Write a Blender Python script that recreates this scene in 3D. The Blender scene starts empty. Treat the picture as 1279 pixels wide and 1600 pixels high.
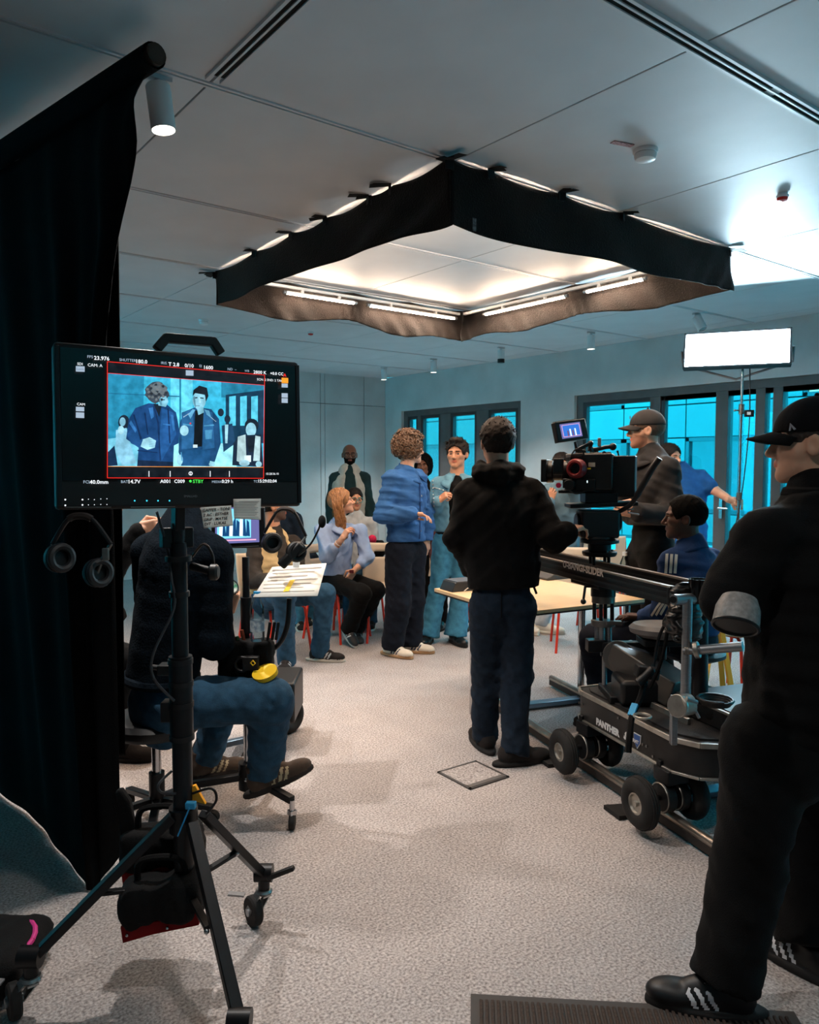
import bpy, bmesh, math, random
import numpy as np
from mathutils import Vector, Matrix

random.seed(7)
SC = bpy.context.scene
COL = SC.collection
PI = math.pi

# ------------------------------------------------------------------ camera, world, exposure
F = 1200.0
HC = 1.57
YAW = math.radians(37.7)
PITCH = math.atan(75 / 1200.0)
cd = bpy.data.cameras.new('camera')
cd.sensor_fit = 'VERTICAL'
cd.sensor_height = 36.0
cd.lens = 27.0
cd.clip_start = 0.05
cam = bpy.data.objects.new('camera', cd)
cam.location = (0, 0, HC)
cam.rotation_euler = (PI / 2 - PITCH, 0, -YAW)
COL.objects.link(cam)
SC.camera = cam

SC.view_settings.view_transform = 'Standard'
SC.view_settings.look = 'None'
SC.view_settings.gamma = 1.0
SC.view_settings.use_curve_mapping = False
SC.view_settings.exposure = 0.4

W = bpy.data.worlds.new('overcast_daylight')
SC.world = W
W.use_nodes = True
bg = W.node_tree.nodes['Background']
bg.inputs[0].default_value = (0.008, 0.40, 0.52, 1)
bg.inputs[1].default_value = 17.0

TUBE_STR = 205.0
PANEL_STR = 100.0

# ------------------------------------------------------------------ pixel -> place helpers
CAM = Vector((0, 0, HC))
FW = Vector((math.sin(YAW) * math.cos(PITCH), math.cos(YAW) * math.cos(PITCH), -math.sin(PITCH)))
RT = Vector((math.cos(YAW), -math.sin(YAW), 0))
UP = RT.cross(FW)
FH = Vector((math.sin(YAW), math.cos(YAW), 0))
ZV = Vector((0, 0, 1))

def ray(x, y):
    return FW + RT * ((x - 639.5) / F) - UP * ((y - 800) / F)
def D(x, y, d):
    return CAM + ray(x, y) * d
def G(x, y, z=0.0):
    r = ray(x, y)
    return CAM + r * ((z - HC) / r.z)
def onY(x, y, Y):
    r = ray(x, y)
    return CAM + r * (Y / r.y)
def onX(x, y, X):
    r = ray(x, y)
    return CAM + r * (X / r.x)
def azv(a, up=0.0):
    """direction from an azimuth in the view frame: 0 away, 90 right, 180 towards, -90 left"""
    a = math.radians(a)
    v = FH * math.cos(a) + RT * math.sin(a) + ZV * up
    return v.normalized()
def rz_az(a):
    """object z rotation that turns local +Y to azimuth a"""
    return -YAW - math.radians(a)

# ------------------------------------------------------------------ materials
def lin(c):
    out = []
    for v in c[:3]:
        v = v / 255.0
        out.append(v / 12.92 if v <= 0.04045 else ((v + 0.055) / 1.055) ** 2.4)
    return tuple(out) + (1.0,)

MATS = {}
def mat(name, col=(128, 128, 128), rough=0.6, metal=0.0, var=0.0, vscale=8.0, bump=0.0, bscale=60.0,
        emit=None, estr=0.0, spec=0.4, col2=None, stretch=None, sheen=0.0, coat=0.0):
    if name in MATS:
        return MATS[name]
    m = bpy.data.materials.new(name)
    m.use_nodes = True
    nt = m.node_tree
    b = nt.nodes['Principled BSDF']
    b.inputs['Roughness'].default_value = rough
    b.inputs['Metallic'].default_value = metal
    b.inputs['Specular IOR Level'].default_value = spec
    if sheen:
        b.inputs['Sheen Weight'].default_value = sheen
    if coat:
        b.inputs['Coat Weight'].default_value = coat
        b.inputs['Coat Roughness'].default_value = 0.2
    c1 = lin(col)
    b.inputs['Base Color'].default_value = c1
    tc = nt.nodes.new('ShaderNodeTexCoord')
    src = tc.outputs['Object']
    if stretch:
        mp = nt.nodes.new('ShaderNodeMapping')
        mp.inputs['Scale'].default_value = stretch
        nt.links.new(src, mp.inputs[0])
        src = mp.outputs[0]
    if var or col2:
        n = nt.nodes.new('ShaderNodeTexNoise')
        n.inputs['Scale'].default_value = vscale
        n.inputs['Detail'].default_value = 5
        nt.links.new(src, n.inputs['Vector'])
        r = nt.nodes.new('ShaderNodeValToRGB')
        if col2:
            a, z = c1, lin(col2)
            r.color_ramp.elements[0].position = 0.4
            r.color_ramp.elements[1].position = 0.6
        else:
            a = tuple(max(0, v * (1 - var)) for v in c1[:3]) + (1,)
            z = tuple(min(1, v * (1 + var)) for v in c1[:3]) + (1,)
            r.color_ramp.elements[0].position = 0.3
            r.color_ramp.elements[1].position = 0.7
        r.color_ramp.elements[0].color = a
        r.color_ramp.elements[1].color = z
        nt.links.new(n.outputs['Fac'], r.inputs['Fac'])
        nt.links.new(r.outputs['Color'], b.inputs['Base Color'])
    if bump:
        n2 = nt.nodes.new('ShaderNodeTexNoise')
        n2.inputs['Scale'].default_value = bscale
        n2.inputs['Detail'].default_value = 3
        nt.links.new(src, n2.inputs['Vector'])
        bp = nt.nodes.new('ShaderNodeBump')
        bp.inputs['Strength'].default_value = bump
        bp.inputs['Distance'].default_value = 0.01
        nt.links.new(n2.outputs['Fac'], bp.inputs['Height'])
        nt.links.new(bp.outputs[0], b.inputs['Normal'])
    if emit:
        b.inputs['Emission Color'].default_value = lin(emit)
        b.inputs['Emission Strength'].default_value = estr
    MATS[name] = m
    return m

def glass_mat(name, tint=(235, 245, 250), refl=0.5):
    if name in MATS:
        return MATS[name]
    m = bpy.data.materials.new(name)
    m.use_nodes = True
    nt = m.node_tree
    nt.nodes.remove(nt.nodes['Principled BSDF'])
    o = nt.nodes['Material Output']
    t = nt.nodes.new('ShaderNodeBsdfTransparent')
    t.inputs[0].default_value = lin(tint)
    g = nt.nodes.new('ShaderNodeBsdfGlossy')
    g.inputs['Roughness'].default_value = 0.03
    f = nt.nodes.new('ShaderNodeFresnel')
    f.inputs[0].default_value = 1.45
    mu = nt.nodes.new('ShaderNodeMath')
    mu.operation = 'MULTIPLY'
    mu.inputs[1].default_value = refl
    mx = nt.nodes.new('ShaderNodeMixShader')
    nt.links.new(f.outputs[0], mu.inputs[0])
    nt.links.new(mu.outputs[0], mx.inputs[0])
    nt.links.new(t.outputs[0], mx.inputs[1])
    nt.links.new(g.outputs[0], mx.inputs[2])
    nt.links.new(mx.outputs[0], o.inputs[0])
    MATS[name] = m
    return m

def emat(name, col, s=1.0):
    """self lit pixels of a display"""
    return mat(name, (4, 4, 5), 0.35, emit=col, estr=s)

# ------------------------------------------------------------------ mesh builder
def frame(d, hint=None):
    d = Vector(d).normalized()
    h = Vector(hint) if hint is not None else (ZV if abs(d.z) < 0.95 else Vector((1, 0, 0)))
    x = h.cross(d)
    if x.length < 1e-6:
        x = Vector((1, 0, 0)).cross(d)
    x.normalize()
    return x, d.cross(x).normalized(), d

class MB:
    def __init__(s):
        s.v = []; s.f = []; s.m = []; s.cur = 0
    def add(s, vs, fs):
        o = len(s.v)
        s.v += [tuple(p) for p in vs]
        for f in fs:
            s.f.append(tuple(i + o for i in f)); s.m.append(s.cur)
        return s
    def mi(s, i):
        s.cur = i
        return s
    def box(s, c, size, X=None, Y=None, Zd=None):
        c = Vector(c); X = Vector(X or (1, 0, 0)); Y = Vector(Y or (0, 1, 0)); Zd = Vector(Zd) if Zd is not None else X.cross(Y)
        a, b, d = size[0] / 2, size[1] / 2, size[2] / 2
        vs = [c + X * (a * i) + Y * (b * j) + Zd * (d * k) for k in (-1, 1) for j in (-1, 1) for i in (-1, 1)]
        return s.add(vs, [(0, 2, 3, 1), (4, 5, 7, 6), (0, 1, 5, 4), (2, 6, 7, 3), (0, 4, 6, 2), (1, 3, 7, 5)])
    def beam(s, p0, p1, w, h, hint=None):
        """rectangular bar from p0 to p1, w sideways, h along hint (up)"""
        p0 = Vector(p0); p1 = Vector(p1)
        x, y, d = frame(p1 - p0, hint)
        return s.box((p0 + p1) / 2, (w, h, (p1 - p0).length), x, y, d)
    def cyl(s, p0, p1, r0, r1=None, n=16, caps=True):
        p0 = Vector(p0); p1 = Vector(p1); r1 = r0 if r1 is None else r1
        x, y, d = frame(p1 - p0)
        vs = []
        for p, r in ((p0, r0), (p1, r1)):
            for i in range(n):
                a = 2 * PI * i / n
                vs.append(p + x * (r * math.cos(a)) + y * (r * math.sin(a)))
        fs = [(i, (i + 1) % n, n + (i + 1) % n, n + i) for i in range(n)]
        if caps:
            fs += [tuple(range(n - 1, -1, -1)), tuple(range(n, 2 * n))]
        return s.add(vs, fs)
    def tube(s, pts, r, n=8, caps=True):
        pts = [Vector(p) for p in pts]
        k = len(pts)
        rs = r if isinstance(r, (list, tuple)) else [r] * k
        vs = []
        prev = None
        for i, p in enumerate(pts):
            t = (pts[min(i + 1, k - 1)] - pts[max(i - 1, 0)])
            if t.length < 1e-9:
                t = ZV.copy()
            x, y, d = frame(t, prev)
            prev = y
            for j in range(n):
                a = 2 * PI * j / n
                vs.append(p + x * (rs[i] * math.cos(a)) + y * (rs[i] * math.sin(a)))
        fs = []
        for i in range(k - 1):
            for j in range(n):
                fs.append((i * n + j, i * n + (j + 1) % n, (i + 1) * n + (j + 1) % n, (i + 1) * n + j))
        if caps:
            fs += [tuple(range(n - 1, -1, -1)), tuple(range((k - 1) * n, k * n))]
        return s.add(vs, fs)
    def lathe(s, prof, o, axis=(0, 0, 1), n=20, hint=None, caps=True):
        o = Vector(o)
        x, y, d = frame(axis, hint)
        vs = []
        for r, z in prof:
            for j in range(n):
                a = 2 * PI * j / n
                vs.append(o + x * (r * math.cos(a)) + y * (r * math.sin(a)) + d * z)
        k = len(prof)
        fs = []
        for i in range(k - 1):
            for j in range(n):
                fs.append((i * n + j, i * n + (j + 1) % n, (i + 1) * n + (j + 1) % n, (i + 1) * n + j))
        if caps and prof[0][0] > 1e-6:
            fs.append(tuple(range(n - 1, -1, -1)))
        if caps and prof[-1][0] > 1e-6:
            fs.append(tuple(range((k - 1) * n, k * n)))
        return s.add(vs, fs)
    def ball(s, c, r, n=14, m=9, X=None, Y=None):
        c = Vector(c)
        rr = (r, r, r) if not isinstance(r, (list, tuple)) else r
        X = Vector(X or (1, 0, 0)); Y = Vector(Y or (0, 1, 0)); Zd = X.cross(Y)
        vs = [c - Zd * rr[2]]
        for i in range(1, m):
            t = -PI / 2 + PI * i / m
            for j in range(n):
                a = 2 * PI * j / n
                vs.append(c + X * (rr[0] * math.cos(t) * math.cos(a)) + Y * (rr[1] * math.cos(t) * math.sin(a)) + Zd * (rr[2] * math.sin(t)))
        vs.append(c + Zd * rr[2])
        fs = [(0, 1 + (j + 1) % n, 1 + j) for j in range(n)]
        for i in range(m - 2):
            for j in range(n):
                a = 1 + i * n
                fs.append((a + j, a + (j + 1) % n, a + n + (j + 1) % n, a + n + j))
        e = len(vs) - 1
        a = 1 + (m - 2) * n
        fs += [(a + j, a + (j + 1) % n, e) for j in range(n)]
        return s.add(vs, fs)
    def torus(s, c, axis, R, r, n=24, m=10, a0=0.0, a1=2 * PI, hint=None):
        c = Vector(c)
        x, y, d = frame(axis, hint)
        full = abs(a1 - a0 - 2 * PI) < 1e-6
        k = n if full else n + 1
        vs = []
        for i in range(k):
            a = a0 + (a1 - a0) * i / n
            e = x * math.cos(a) + y * math.sin(a)
            for j in range(m):
                b = 2 * PI * j / m
                vs.append(c + e * (R + r * math.cos(b)) + d * (r * math.sin(b)))
        fs = []
        for i in range(n):
            i2 = (i + 1) % k
            for j in range(m):
                fs.append((i * m + j, i2 * m + j, i2 * m + (j + 1) % m, i * m + (j + 1) % m))
        if not full:
            fs += [tuple(range(m)), tuple(range((k - 1) * m + m - 1, (k - 1) * m - 1, -1))]
        return s.add(vs, fs)
    def prism(s, poly, o, u, v, t):
        """flat outline (list of (a,b)) in the plane u,v at o, thickness t along u x v (centred on o)"""
        o = Vector(o); u = Vector(u); v = Vector(v); w = u.cross(v).normalized()
        k = len(poly)
        vs = [o + u * a + v * b - w * (t / 2) for a, b in poly] + [o + u * a + v * b + w * (t / 2) for a, b in poly]
        fs = [tuple(range(k - 1, -1, -1)), tuple(range(k, 2 * k))] + [(i, (i + 1) % k, k + (i + 1) % k, k + i) for i in range(k)]
        return s.add(vs, fs)
    def flat(s, poly, o, u, v):
        o = Vector(o); u = Vector(u); v = Vector(v)
        return s.add([o + u * a + v * b for a, b in poly], [tuple(range(len(poly)))])
    def grid(s, fn, nu, nv):
        vs = [fn(i / nu, j / nv) for i in range(nu + 1) for j in range(nv + 1)]
        fs = [(i * (nv + 1) + j, (i + 1) * (nv + 1) + j, (i + 1) * (nv + 1) + j + 1, i * (nv + 1) + j + 1) for i in range(nu) for j in range(nv)]
        return s.add(vs, fs)

MW = {}
def inv_of(parent):
    return MW[parent.name].inverted() if parent is not None else Matrix.Identity(4)

def put(name, mb, mats, parent=None, smooth=True, bevel=0.0, solid=0.0, angle=38, kind=None, label=None):
    """link world-space geometry as ONE mesh object (a part when it has a parent)"""
    me = bpy.data.meshes.new(name)
    me.from_pydata(mb.v, [], mb.f)
    if not isinstance(mats, (list, tuple)):
        mats = [mats]
    for m in mats:
        me.materials.append(m)
    if len(mats) > 1:
        me.polygons.foreach_set('material_index', mb.m)
    o = bpy.data.objects.new(name, me)
    COL.objects.link(o)
    if parent is not None:
        o.parent = parent
        me.transform(inv_of(parent))
        MW[o.name] = MW[parent.name].copy()
    else:
        MW[o.name] = Matrix.Identity(4)
    finish(o, smooth, bevel, solid, angle)
    if kind:
        o['kind'] = kind
    if label:
        o['label'] = label
    return o

def finish(o, smooth=True, bevel=0.0, solid=0.0, angle=38):
    me = o.data
    if smooth:
        me.shade_smooth()
        me.set_sharp_from_angle(angle=math.radians(angle))
    if solid:
        m = o.modifiers.new('thickness', 'SOLIDIFY')
        m.thickness = solid
        m.offset = 0
    if bevel:
        m = o.modifiers.new('edge', 'BEVEL')
        m.width = bevel
        m.segments = 2
        m.limit_method = 'ANGLE'
        m.angle_limit = math.radians(40)

def thing(name, label, cat, loc=(0, 0, 0), rz=0.0, group=None):
    o = bpy.data.objects.new(name, None)
    o.empty_display_size = 0.1
    COL.objects.link(o)
    o.location = loc
    o.rotation_euler = (0, 0, rz)
    MW[o.name] = Matrix.Translation(Vector(loc)) @ Matrix.Rotation(rz, 4, 'Z')
    return tag(o, label, cat, group)

def tag(o, label, cat, group=None):
    o['label'] = label
    o['category'] = cat
    if group:
        o['group'] = group
    return o

def rebase(o, loc):
    """move the origin of a one-mesh world-space object to loc"""
    loc = Vector(loc)
    o.data.transform(Matrix.Translation(-loc))
    o.location = loc
    MW[o.name] = Matrix.Translation(loc)
    return o

def struct(name, mb, mats, parent=None, **k):
    o = put(name, mb, mats, parent, **k)
    if parent is None:
        o['kind'] = 'structure'
    return o

def inst(src, parent, M, name=None):
    """another object on the same mesh, placed by world matrix M"""
    o = src.copy()
    COL.objects.link(o)
    o.parent = parent
    o.matrix_local = inv_of(parent) @ M if parent is not None else M
    return o

def copytree(src, loc, rz, label=None, group=None):
    r = src.copy()
    COL.objects.link(r)
    r.location = loc
    r.rotation_euler = (0, 0, rz)
    MW[r.name] = Matrix.Translation(Vector(loc)) @ Matrix.Rotation(rz, 4, 'Z')
    if label:
        r['label'] = label
    if group:
        r['group'] = group
    for ch in list(src.children):
        c = ch.copy()
        COL.objects.link(c)
        c.parent = r
        for g in list(ch.children):
            d = g.copy()
            COL.objects.link(d)
            d.parent = c
    return r

def text_mesh(txt, size, o, u, v, m, parent, name='lettering', align='LEFT', extrude=0.0, shear=0.0, bold=0.0):
    """flat lettering laid on a surface: o = baseline start, u = reading direction, v = up"""
    c = bpy.data.curves.new('t', 'FONT')
    c.body = txt
    c.size = size
    c.align_x = align
    c.extrude = extrude
    c.offset = bold
    c.shear = shear
    c.resolution_u = 2
    t = bpy.data.objects.new('t', c)
    COL.objects.link(t)
    dg = bpy.context.evaluated_depsgraph_get()
    me = bpy.data.meshes.new_from_object(t.evaluated_get(dg))
    bpy.data.objects.remove(t)
    bpy.data.curves.remove(c)
    u = Vector(u).normalized(); v = Vector(v).normalized(); w = u.cross(v)
    M = Matrix(((u.x, v.x, w.x, o[0]), (u.y, v.y, w.y, o[1]), (u.z, v.z, w.z, o[2]), (0, 0, 0, 1)))
    me.transform(inv_of(parent) @ M)
    me.name = name
    me.materials.clear()
    me.materials.append(m)
    ob = bpy.data.objects.new(name, me)
    COL.objects.link(ob)
    ob.parent = parent
    MW[ob.name] = MW[parent.name].copy() if parent else Matrix.Identity(4)
    return ob

def smooth_path(pts, n=6):
    """Catmull-Rom through the points"""
    pts = [Vector(p) for p in pts]
    out = []
    for i in range(len(pts) - 1):
        p0 = pts[max(i - 1, 0)]; p1 = pts[i]; p2 = pts[i + 1]; p3 = pts[min(i + 2, len(pts) - 1)]
        for k in range(n):
            t = k / n
            out.append(0.5 * ((2 * p1) + (p2 - p0) * t + (2 * p0 - 5 * p1 + 4 * p2 - p3) * t * t + (3 * p1 - p0 - 3 * p2 + p3) * t ** 3))
    out.append(pts[-1])
    return out

# shared materials
BLACK = mat('black_plastic', (15, 15, 17), 0.45, var=0.2, vscale=30, spec=0.4)
BLACKM = mat('black_metal', (20, 21, 24), 0.4, metal=0.3, var=0.2, vscale=25)
DUVET = mat('black_duvetyne', (9, 9, 10), 0.95, var=0.3, vscale=12, bump=0.3, bscale=200, spec=0.1)
RUBBER = mat('rubber', (26, 25, 25), 0.8, var=0.2, vscale=30)
CHROME = mat('chrome', (190, 190, 192), 0.22, metal=1.0, var=0.05)
ALU = mat('brushed_aluminium', (150, 152, 155), 0.42, metal=0.9, var=0.12, vscale=40, stretch=(1, 1, 14))
STEEL = mat('worn_steel', (120, 118, 115), 0.4, metal=0.85, var=0.2, vscale=30)
WHITEP = mat('white_plastic', (225, 227, 228), 0.45)
# ================================================================== THE SETTING
XW = 7.6      # window wall
YB = 10.5     # concrete back wall
X0, Y0 = -2.8, -2.6
H = 3.0

# carpet
def carpet_mat():
    m = mat('carpet', (160, 150, 149), 0.97, spec=0.1)
    nt = m.node_tree
    b = nt.nodes['Principled BSDF']
    tc = nt.nodes.new('ShaderNodeTexCoord')
    n1 = nt.nodes.new('ShaderNodeTexNoise'); n1.inputs['Scale'].default_value = 110; n1.inputs['Detail'].default_value = 4
    n2 = nt.nodes.new('ShaderNodeTexNoise'); n2.inputs['Scale'].default_value = 5; n2.inputs['Detail'].default_value = 6
    mx = nt.nodes.new('ShaderNodeMath'); mx.operation = 'MULTIPLY_ADD'; mx.inputs[1].default_value = 0.9
    mm = nt.nodes.new('ShaderNodeMath'); mm.operation = 'MULTIPLY'; mm.inputs[1].default_value = 0.1
    r = nt.nodes.new('ShaderNodeValToRGB')
    r.color_ramp.elements[0].position = 0.30; r.color_ramp.elements[0].color = lin((112, 106, 104))
    r.color_ramp.elements[1].position = 0.70; r.color_ramp.elements[1].color = lin((204, 196, 193))
    for n in (n1, n2):
        nt.links.new(tc.outputs['Object'], n.inputs['Vector'])
    nt.links.new(n2.outputs['Fac'], mm.inputs[0])
    nt.links.new(n1.outputs['Fac'], mx.inputs[0]); nt.links.new(mm.outputs[0], mx.inputs[2])
    nt.links.new(mx.outputs[0], r.inputs['Fac']); nt.links.new(r.outputs['Color'], b.inputs['Base Color'])
    bp = nt.nodes.new('ShaderNodeBump'); bp.inputs['Strength'].default_value = 0.6; bp.inputs['Distance'].default_value = 0.006
    nt.links.new(n1.outputs['Fac'], bp.inputs['Height']); nt.links.new(bp.outputs[0], b.inputs['Normal'])
    return m
CARPET = carpet_mat()
struct('floor', MB().box(((X0 + XW + .3) / 2, (Y0 + YB) / 2, -0.06), (XW + .3 - X0, YB - Y0 + .4, 0.12)), CARPET, smooth=False)

# ceiling: slab with metal panels as pieces
CEILM = mat('painted_ceiling_panel', (204, 208, 212), 0.55, var=0.05, vscale=3, spec=0.25)
GAPM = mat('ceiling_joint', (70, 72, 75), 0.8)
ceil = struct('ceiling', MB().box(((X0 + XW + .3) / 2, (Y0 + YB) / 2, H + 0.10), (XW + .3 - X0, YB - Y0, 0.14)), GAPM, smooth=False)
PXS, PYS = 1.22, 1.28
XJ = [1.23 + PXS * k for k in range(-3, 6)]
YJ = [1.55 + PYS * k for k in range(-3, 8)]
proto = None
pm = MB().box((0, 0, 0), (PXS - 0.007, PYS - 0.010, 0.03))
for xa in XJ[:-1]:
    for ya in YJ[:-1]:
        cx, cy = xa + PXS / 2, ya + PYS / 2
        M = Matrix.Translation((cx, cy, H + 0.015))
        if proto is None:
            proto = put('ceiling_panel', pm, CEILM, ceil, smooth=False, bevel=0.003)
            proto.matrix_local = M
        else:
            inst(proto, ceil, M)
# edge strips and rail profiles on the wider joints
put('ceiling_edge_strip', MB().box(((XJ[-1] + XW) / 2, (Y0 + YB) / 2, H + 0.015), (XW - XJ[-1] - .006, YB - Y0, 0.03)), CEILM, ceil, smooth=False)
put('ceiling_edge_strip', MB().box(((X0 + XJ[0]) / 2, (Y0 + YB) / 2, H + 0.015), (XJ[0] - X0 - .006, YB - Y0, 0.03)), CEILM, ceil, smooth=False)
put('ceiling_edge_strip', MB().box(((XJ[0] + XJ[-1]) / 2, (YJ[-1] + YB) / 2, H + 0.015), (XJ[-1] - XJ[0], max(.02, YB - YJ[-1]), 0.03)), CEILM, ceil, smooth=False)
RAILM = mat('ceiling_rail', (205, 207, 210), 0.35)
for yj in YJ[3:]:
    put('ceiling_rail', MB().box(((XJ[0] + XW) / 2, yj - .012, H - .003), (XW - XJ[0], .012, .008)).box(((XJ[0] + XW) / 2, yj + .012, H - .003), (XW - XJ[0], .012, .008)), RAILM, ceil, smooth=False)

def diffuser(p0, p1, label, slots):
    p0 = Vector(p0); p1 = Vector(p1); d = (p1 - p0).normalized(); s = Vector((-d.y, d.x, 0)); L = (p1 - p0).length
    t = thing('linear_air_diffuser', label, 'air diffuser', p0, 0, 'slot diffusers in the ceiling')
    put('diffuser_frame', MB().box((p0 + p1) / 2 + s * .028, (L, .012, .014), d, s).box((p0 + p1) / 2 - s * .028, (L, .012, .014), d, s).box((p0 + p1) / 2, (L, .008, .012), d, s), RAILM, t, smooth=False)
    for a, b in slots:
        q0 = p0 + d * (L * a); q1 = p0 + d * (L * b)
        for k in (-1, 1):
            put('air_slot', MB().box((q0 + q1) / 2 + s * (.014 * k) + ZV * .001, ((q1 - q0).length, .017, .006), d, s), mat('slot_black', (5, 5, 6), 0.9), t, smooth=False)
    return t
diffuser((1.35, 1.55, H - .006), (5.2, 1.55, H - .006), 'long slotted air diffuser crossing the upper right ceiling', ((0.0, .41), (.425, .98)))
diffuser((1.23, 0.8, H - .006), (1.23, 2.78, H - .006), 'black slot diffuser running from top edge to the ceiling spotlight', ((.0, .98),))

# ------------------------------------------------ back wall (concrete panels)
CONC = mat('concrete', (190, 194, 194), 0.85, var=0.12, vscale=2.2, bump=0.15, bscale=30, spec=0.25)
CONCD = mat('concrete_joint', (95, 98, 98), 0.9)
wb = struct('wall_back', MB().box(((X0 + XW + .3) / 2, YB + .12, H / 2), (XW + .3 - X0, .2, H)), CONCD, smooth=False)
xs = [XW - .0, 7.17, 6.42, 6.34]
x = 6.34
while x > X0:
    x -= .78
    xs.append(x); 
for i in range(len(xs) - 1):
    for za, zb in ((0.0, 2.525), (2.525, 3.0)):
        w = xs[i] - xs[i + 1]
        put('concrete_panel', MB().box(((xs[i] + xs[i + 1]) / 2, YB + .012, (za + zb) / 2), (w - .008, .03, zb - za - .008)), CONC, wb, smooth=False, bevel=0.003)

# ------------------------------------------------ window wall
ww = struct('wall_window', MB().box((XW + .15, (Y0 + YB) / 2, 2.715), (.3, YB - Y0, .57)).box((XW + .15, 6.905, 1.215), (.3, .93, 2.43)).box((XW + .15, 10.275, 1.215), (.3, .45, 2.43)), CONC, smooth=False)
FRAME = mat('window_frame', (88, 86, 86), 0.5, var=0.12, vscale=6)
GLASS = glass_mat('window_glass')
XF = XW + .10
def window(n, ya, yb, mulls, doors=()):
    """glazed front between ya and yb; mulls = list of (y0,y1) posts"""
    t = struct('window_%d' % n, MB().box((XF, (ya + yb) / 2, 2.385), (.10, yb - ya, .09)).box((XF, (ya + yb) / 2, .04), (.10, yb - ya, .08)).box((XF, ya + .05, 1.2), (.10, .10, 2.3)).box((XF, yb - .05, 1.2), (.10, .10, 2.3)), FRAME, smooth=False, bevel=.004)
    edges = [ya + .10]
    for a, b in mulls:
        put('mullion', MB().box((XF, (a + b) / 2, 1.21), (.11, b - a, 2.26)), FRAME, t, smooth=False, bevel=.004)
        edges += [a, b]
    edges.append(yb - .10)
    for k in range(0, len(edges), 2):
        a, b = edges[k], edges[k + 1]
        if b - a < .05:
            continue
        put('pane', MB().box((XF, (a + b) / 2, 1.21), (.012, b - a, 2.26)), GLASS, t, smooth=False)
        # casement profile round the pane
        f = MB()
        for yy in (a + .025, b - .025):
            f.box((XF - .01, yy, 1.21), (.07, .05, 2.26))
        for zz in (.105, 2.315):
            f.box((XF - .01, (a + b) / 2, zz), (.07, b - a - .1, .05))
        put('casement', f, mat('casement_dark', (52, 52, 54), 0.5), t, smooth=False, bevel=.003)
    return t
window(1, 7.37, 10.05, [(8.05, 8.30), (8.88, 9.12), (9.60, 9.68)])
w2 = window(2, -2.4, 6.44, [(5.22, 5.36), (4.40, 4.54), (4.00, 4.10), (3.82, 3.92), (2.55, 2.67), (1.30, 1.42), (.05, .17), (-1.2, -1.08)])
# door leaf handle between the two thick posts
put('door_handle', MB().box((XF - .075, 4.44, 1.10), (.02, .035, .22)).cyl((XF - .085, 4.44, 1.10), (XF - .13, 4.44, 1.10), .011).cyl((XF - .13, 4.44, 1.10), (XF - .13, 4.33, 1.10), .011), CHROME, w2)
# remaining walls close the room behind the viewer and at the left
WALLP = mat('painted_wall', (150, 152, 153), 0.8, var=0.05, vscale=2)
struct('wall_left', MB().box((X0 - .1, (Y0 + 8.4) / 2, H / 2), (.2, 8.4 - Y0, H)).box((X0 - .1, 10.35, H / 2), (.2, .3, H)).box((X0 - .1, 9.3, .03), (.2, 1.8, .06)).box((X0 - .1, 9.3, 2.95), (.2, 1.8, .1)), WALLP, smooth=False)
wl_ = struct('window_3', MB().box((X0 - .08, 9.3, .10), (.10, 1.8, .08)).box((X0 - .08, 9.3, 2.86), (.10, 1.8, .08)), FRAME, smooth=False)  # unseen window added so teal daylight reaches the back wall
for yy in (8.44, 9.3, 10.16):
    put('mullion', MB().box((X0 - .08, yy, 1.48), (.10, .08, 2.68)), FRAME, wl_, smooth=False)
for yy in (8.87, 9.73):
    put('pane', MB().box((X0 - .08, yy, 1.48), (.012, .78, 2.68)), GLASS, wl_, smooth=False)
struct('wall_front', MB().box(((X0 + XW + .3) / 2, Y0 - .1, H / 2), (XW + .3 - X0, .2, H)), WALLP, smooth=False)

# ------------------------------------------------ the building across the courtyard
FAC = mat('facade_panel', (98, 101, 101), 0.6, var=0.06, vscale=1.5)
FWIN = mat('facade_glass', (46, 52, 58), 0.15, var=0.3, vscale=.6, spec=0.7)
FFR = mat('facade_frame', (60, 64, 68), 0.5)
XO = 15.0
fb = thing('office_building', 'pale panelled office building across the courtyard seen through the windows', 'building', (XO, 10, -.2))
put('facade_core', MB().box((XO + .6, 10.0, 2.0), (1.0, 34.0, 4.6)), mat('facade_joint', (70, 74, 76), .8), fb, smooth=False)
YF = [-6.6 + 1.62 * k for k in range(21)]
WARM = mat('lit_office_window', (200, 180, 140), .4, emit=(255, 226, 170), estr=0.35)
def fpanel(ya, yb, za, zb):
    put('facade_panel', MB().box((XO + .05, (ya + yb) / 2, (za + zb) / 2), (.1, yb - ya - .03, zb - za - .03)), FAC, fb, smooth=False)
def fwin(ya, yb, za, zb, m=None):
    f = put('facade_window', MB().box((XO + .06, ya + .04, (za + zb) / 2), (.1, .08, zb - za)).box((XO + .06, yb - .04, (za + zb) / 2), (.1, .08, zb - za)).box((XO + .06, (ya + yb) / 2, zb - .04), (.1, yb - ya, .08)).box((XO + .06, (ya + yb) / 2, za + .04), (.1, yb - ya, .08)), FFR, fb, smooth=False)
    put('facade_pane', MB().box((XO + .09, (ya + yb) / 2, (za + zb) / 2), (.02, yb - ya - .1, zb - za - .1)), m or FWIN, f, smooth=False)
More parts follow.
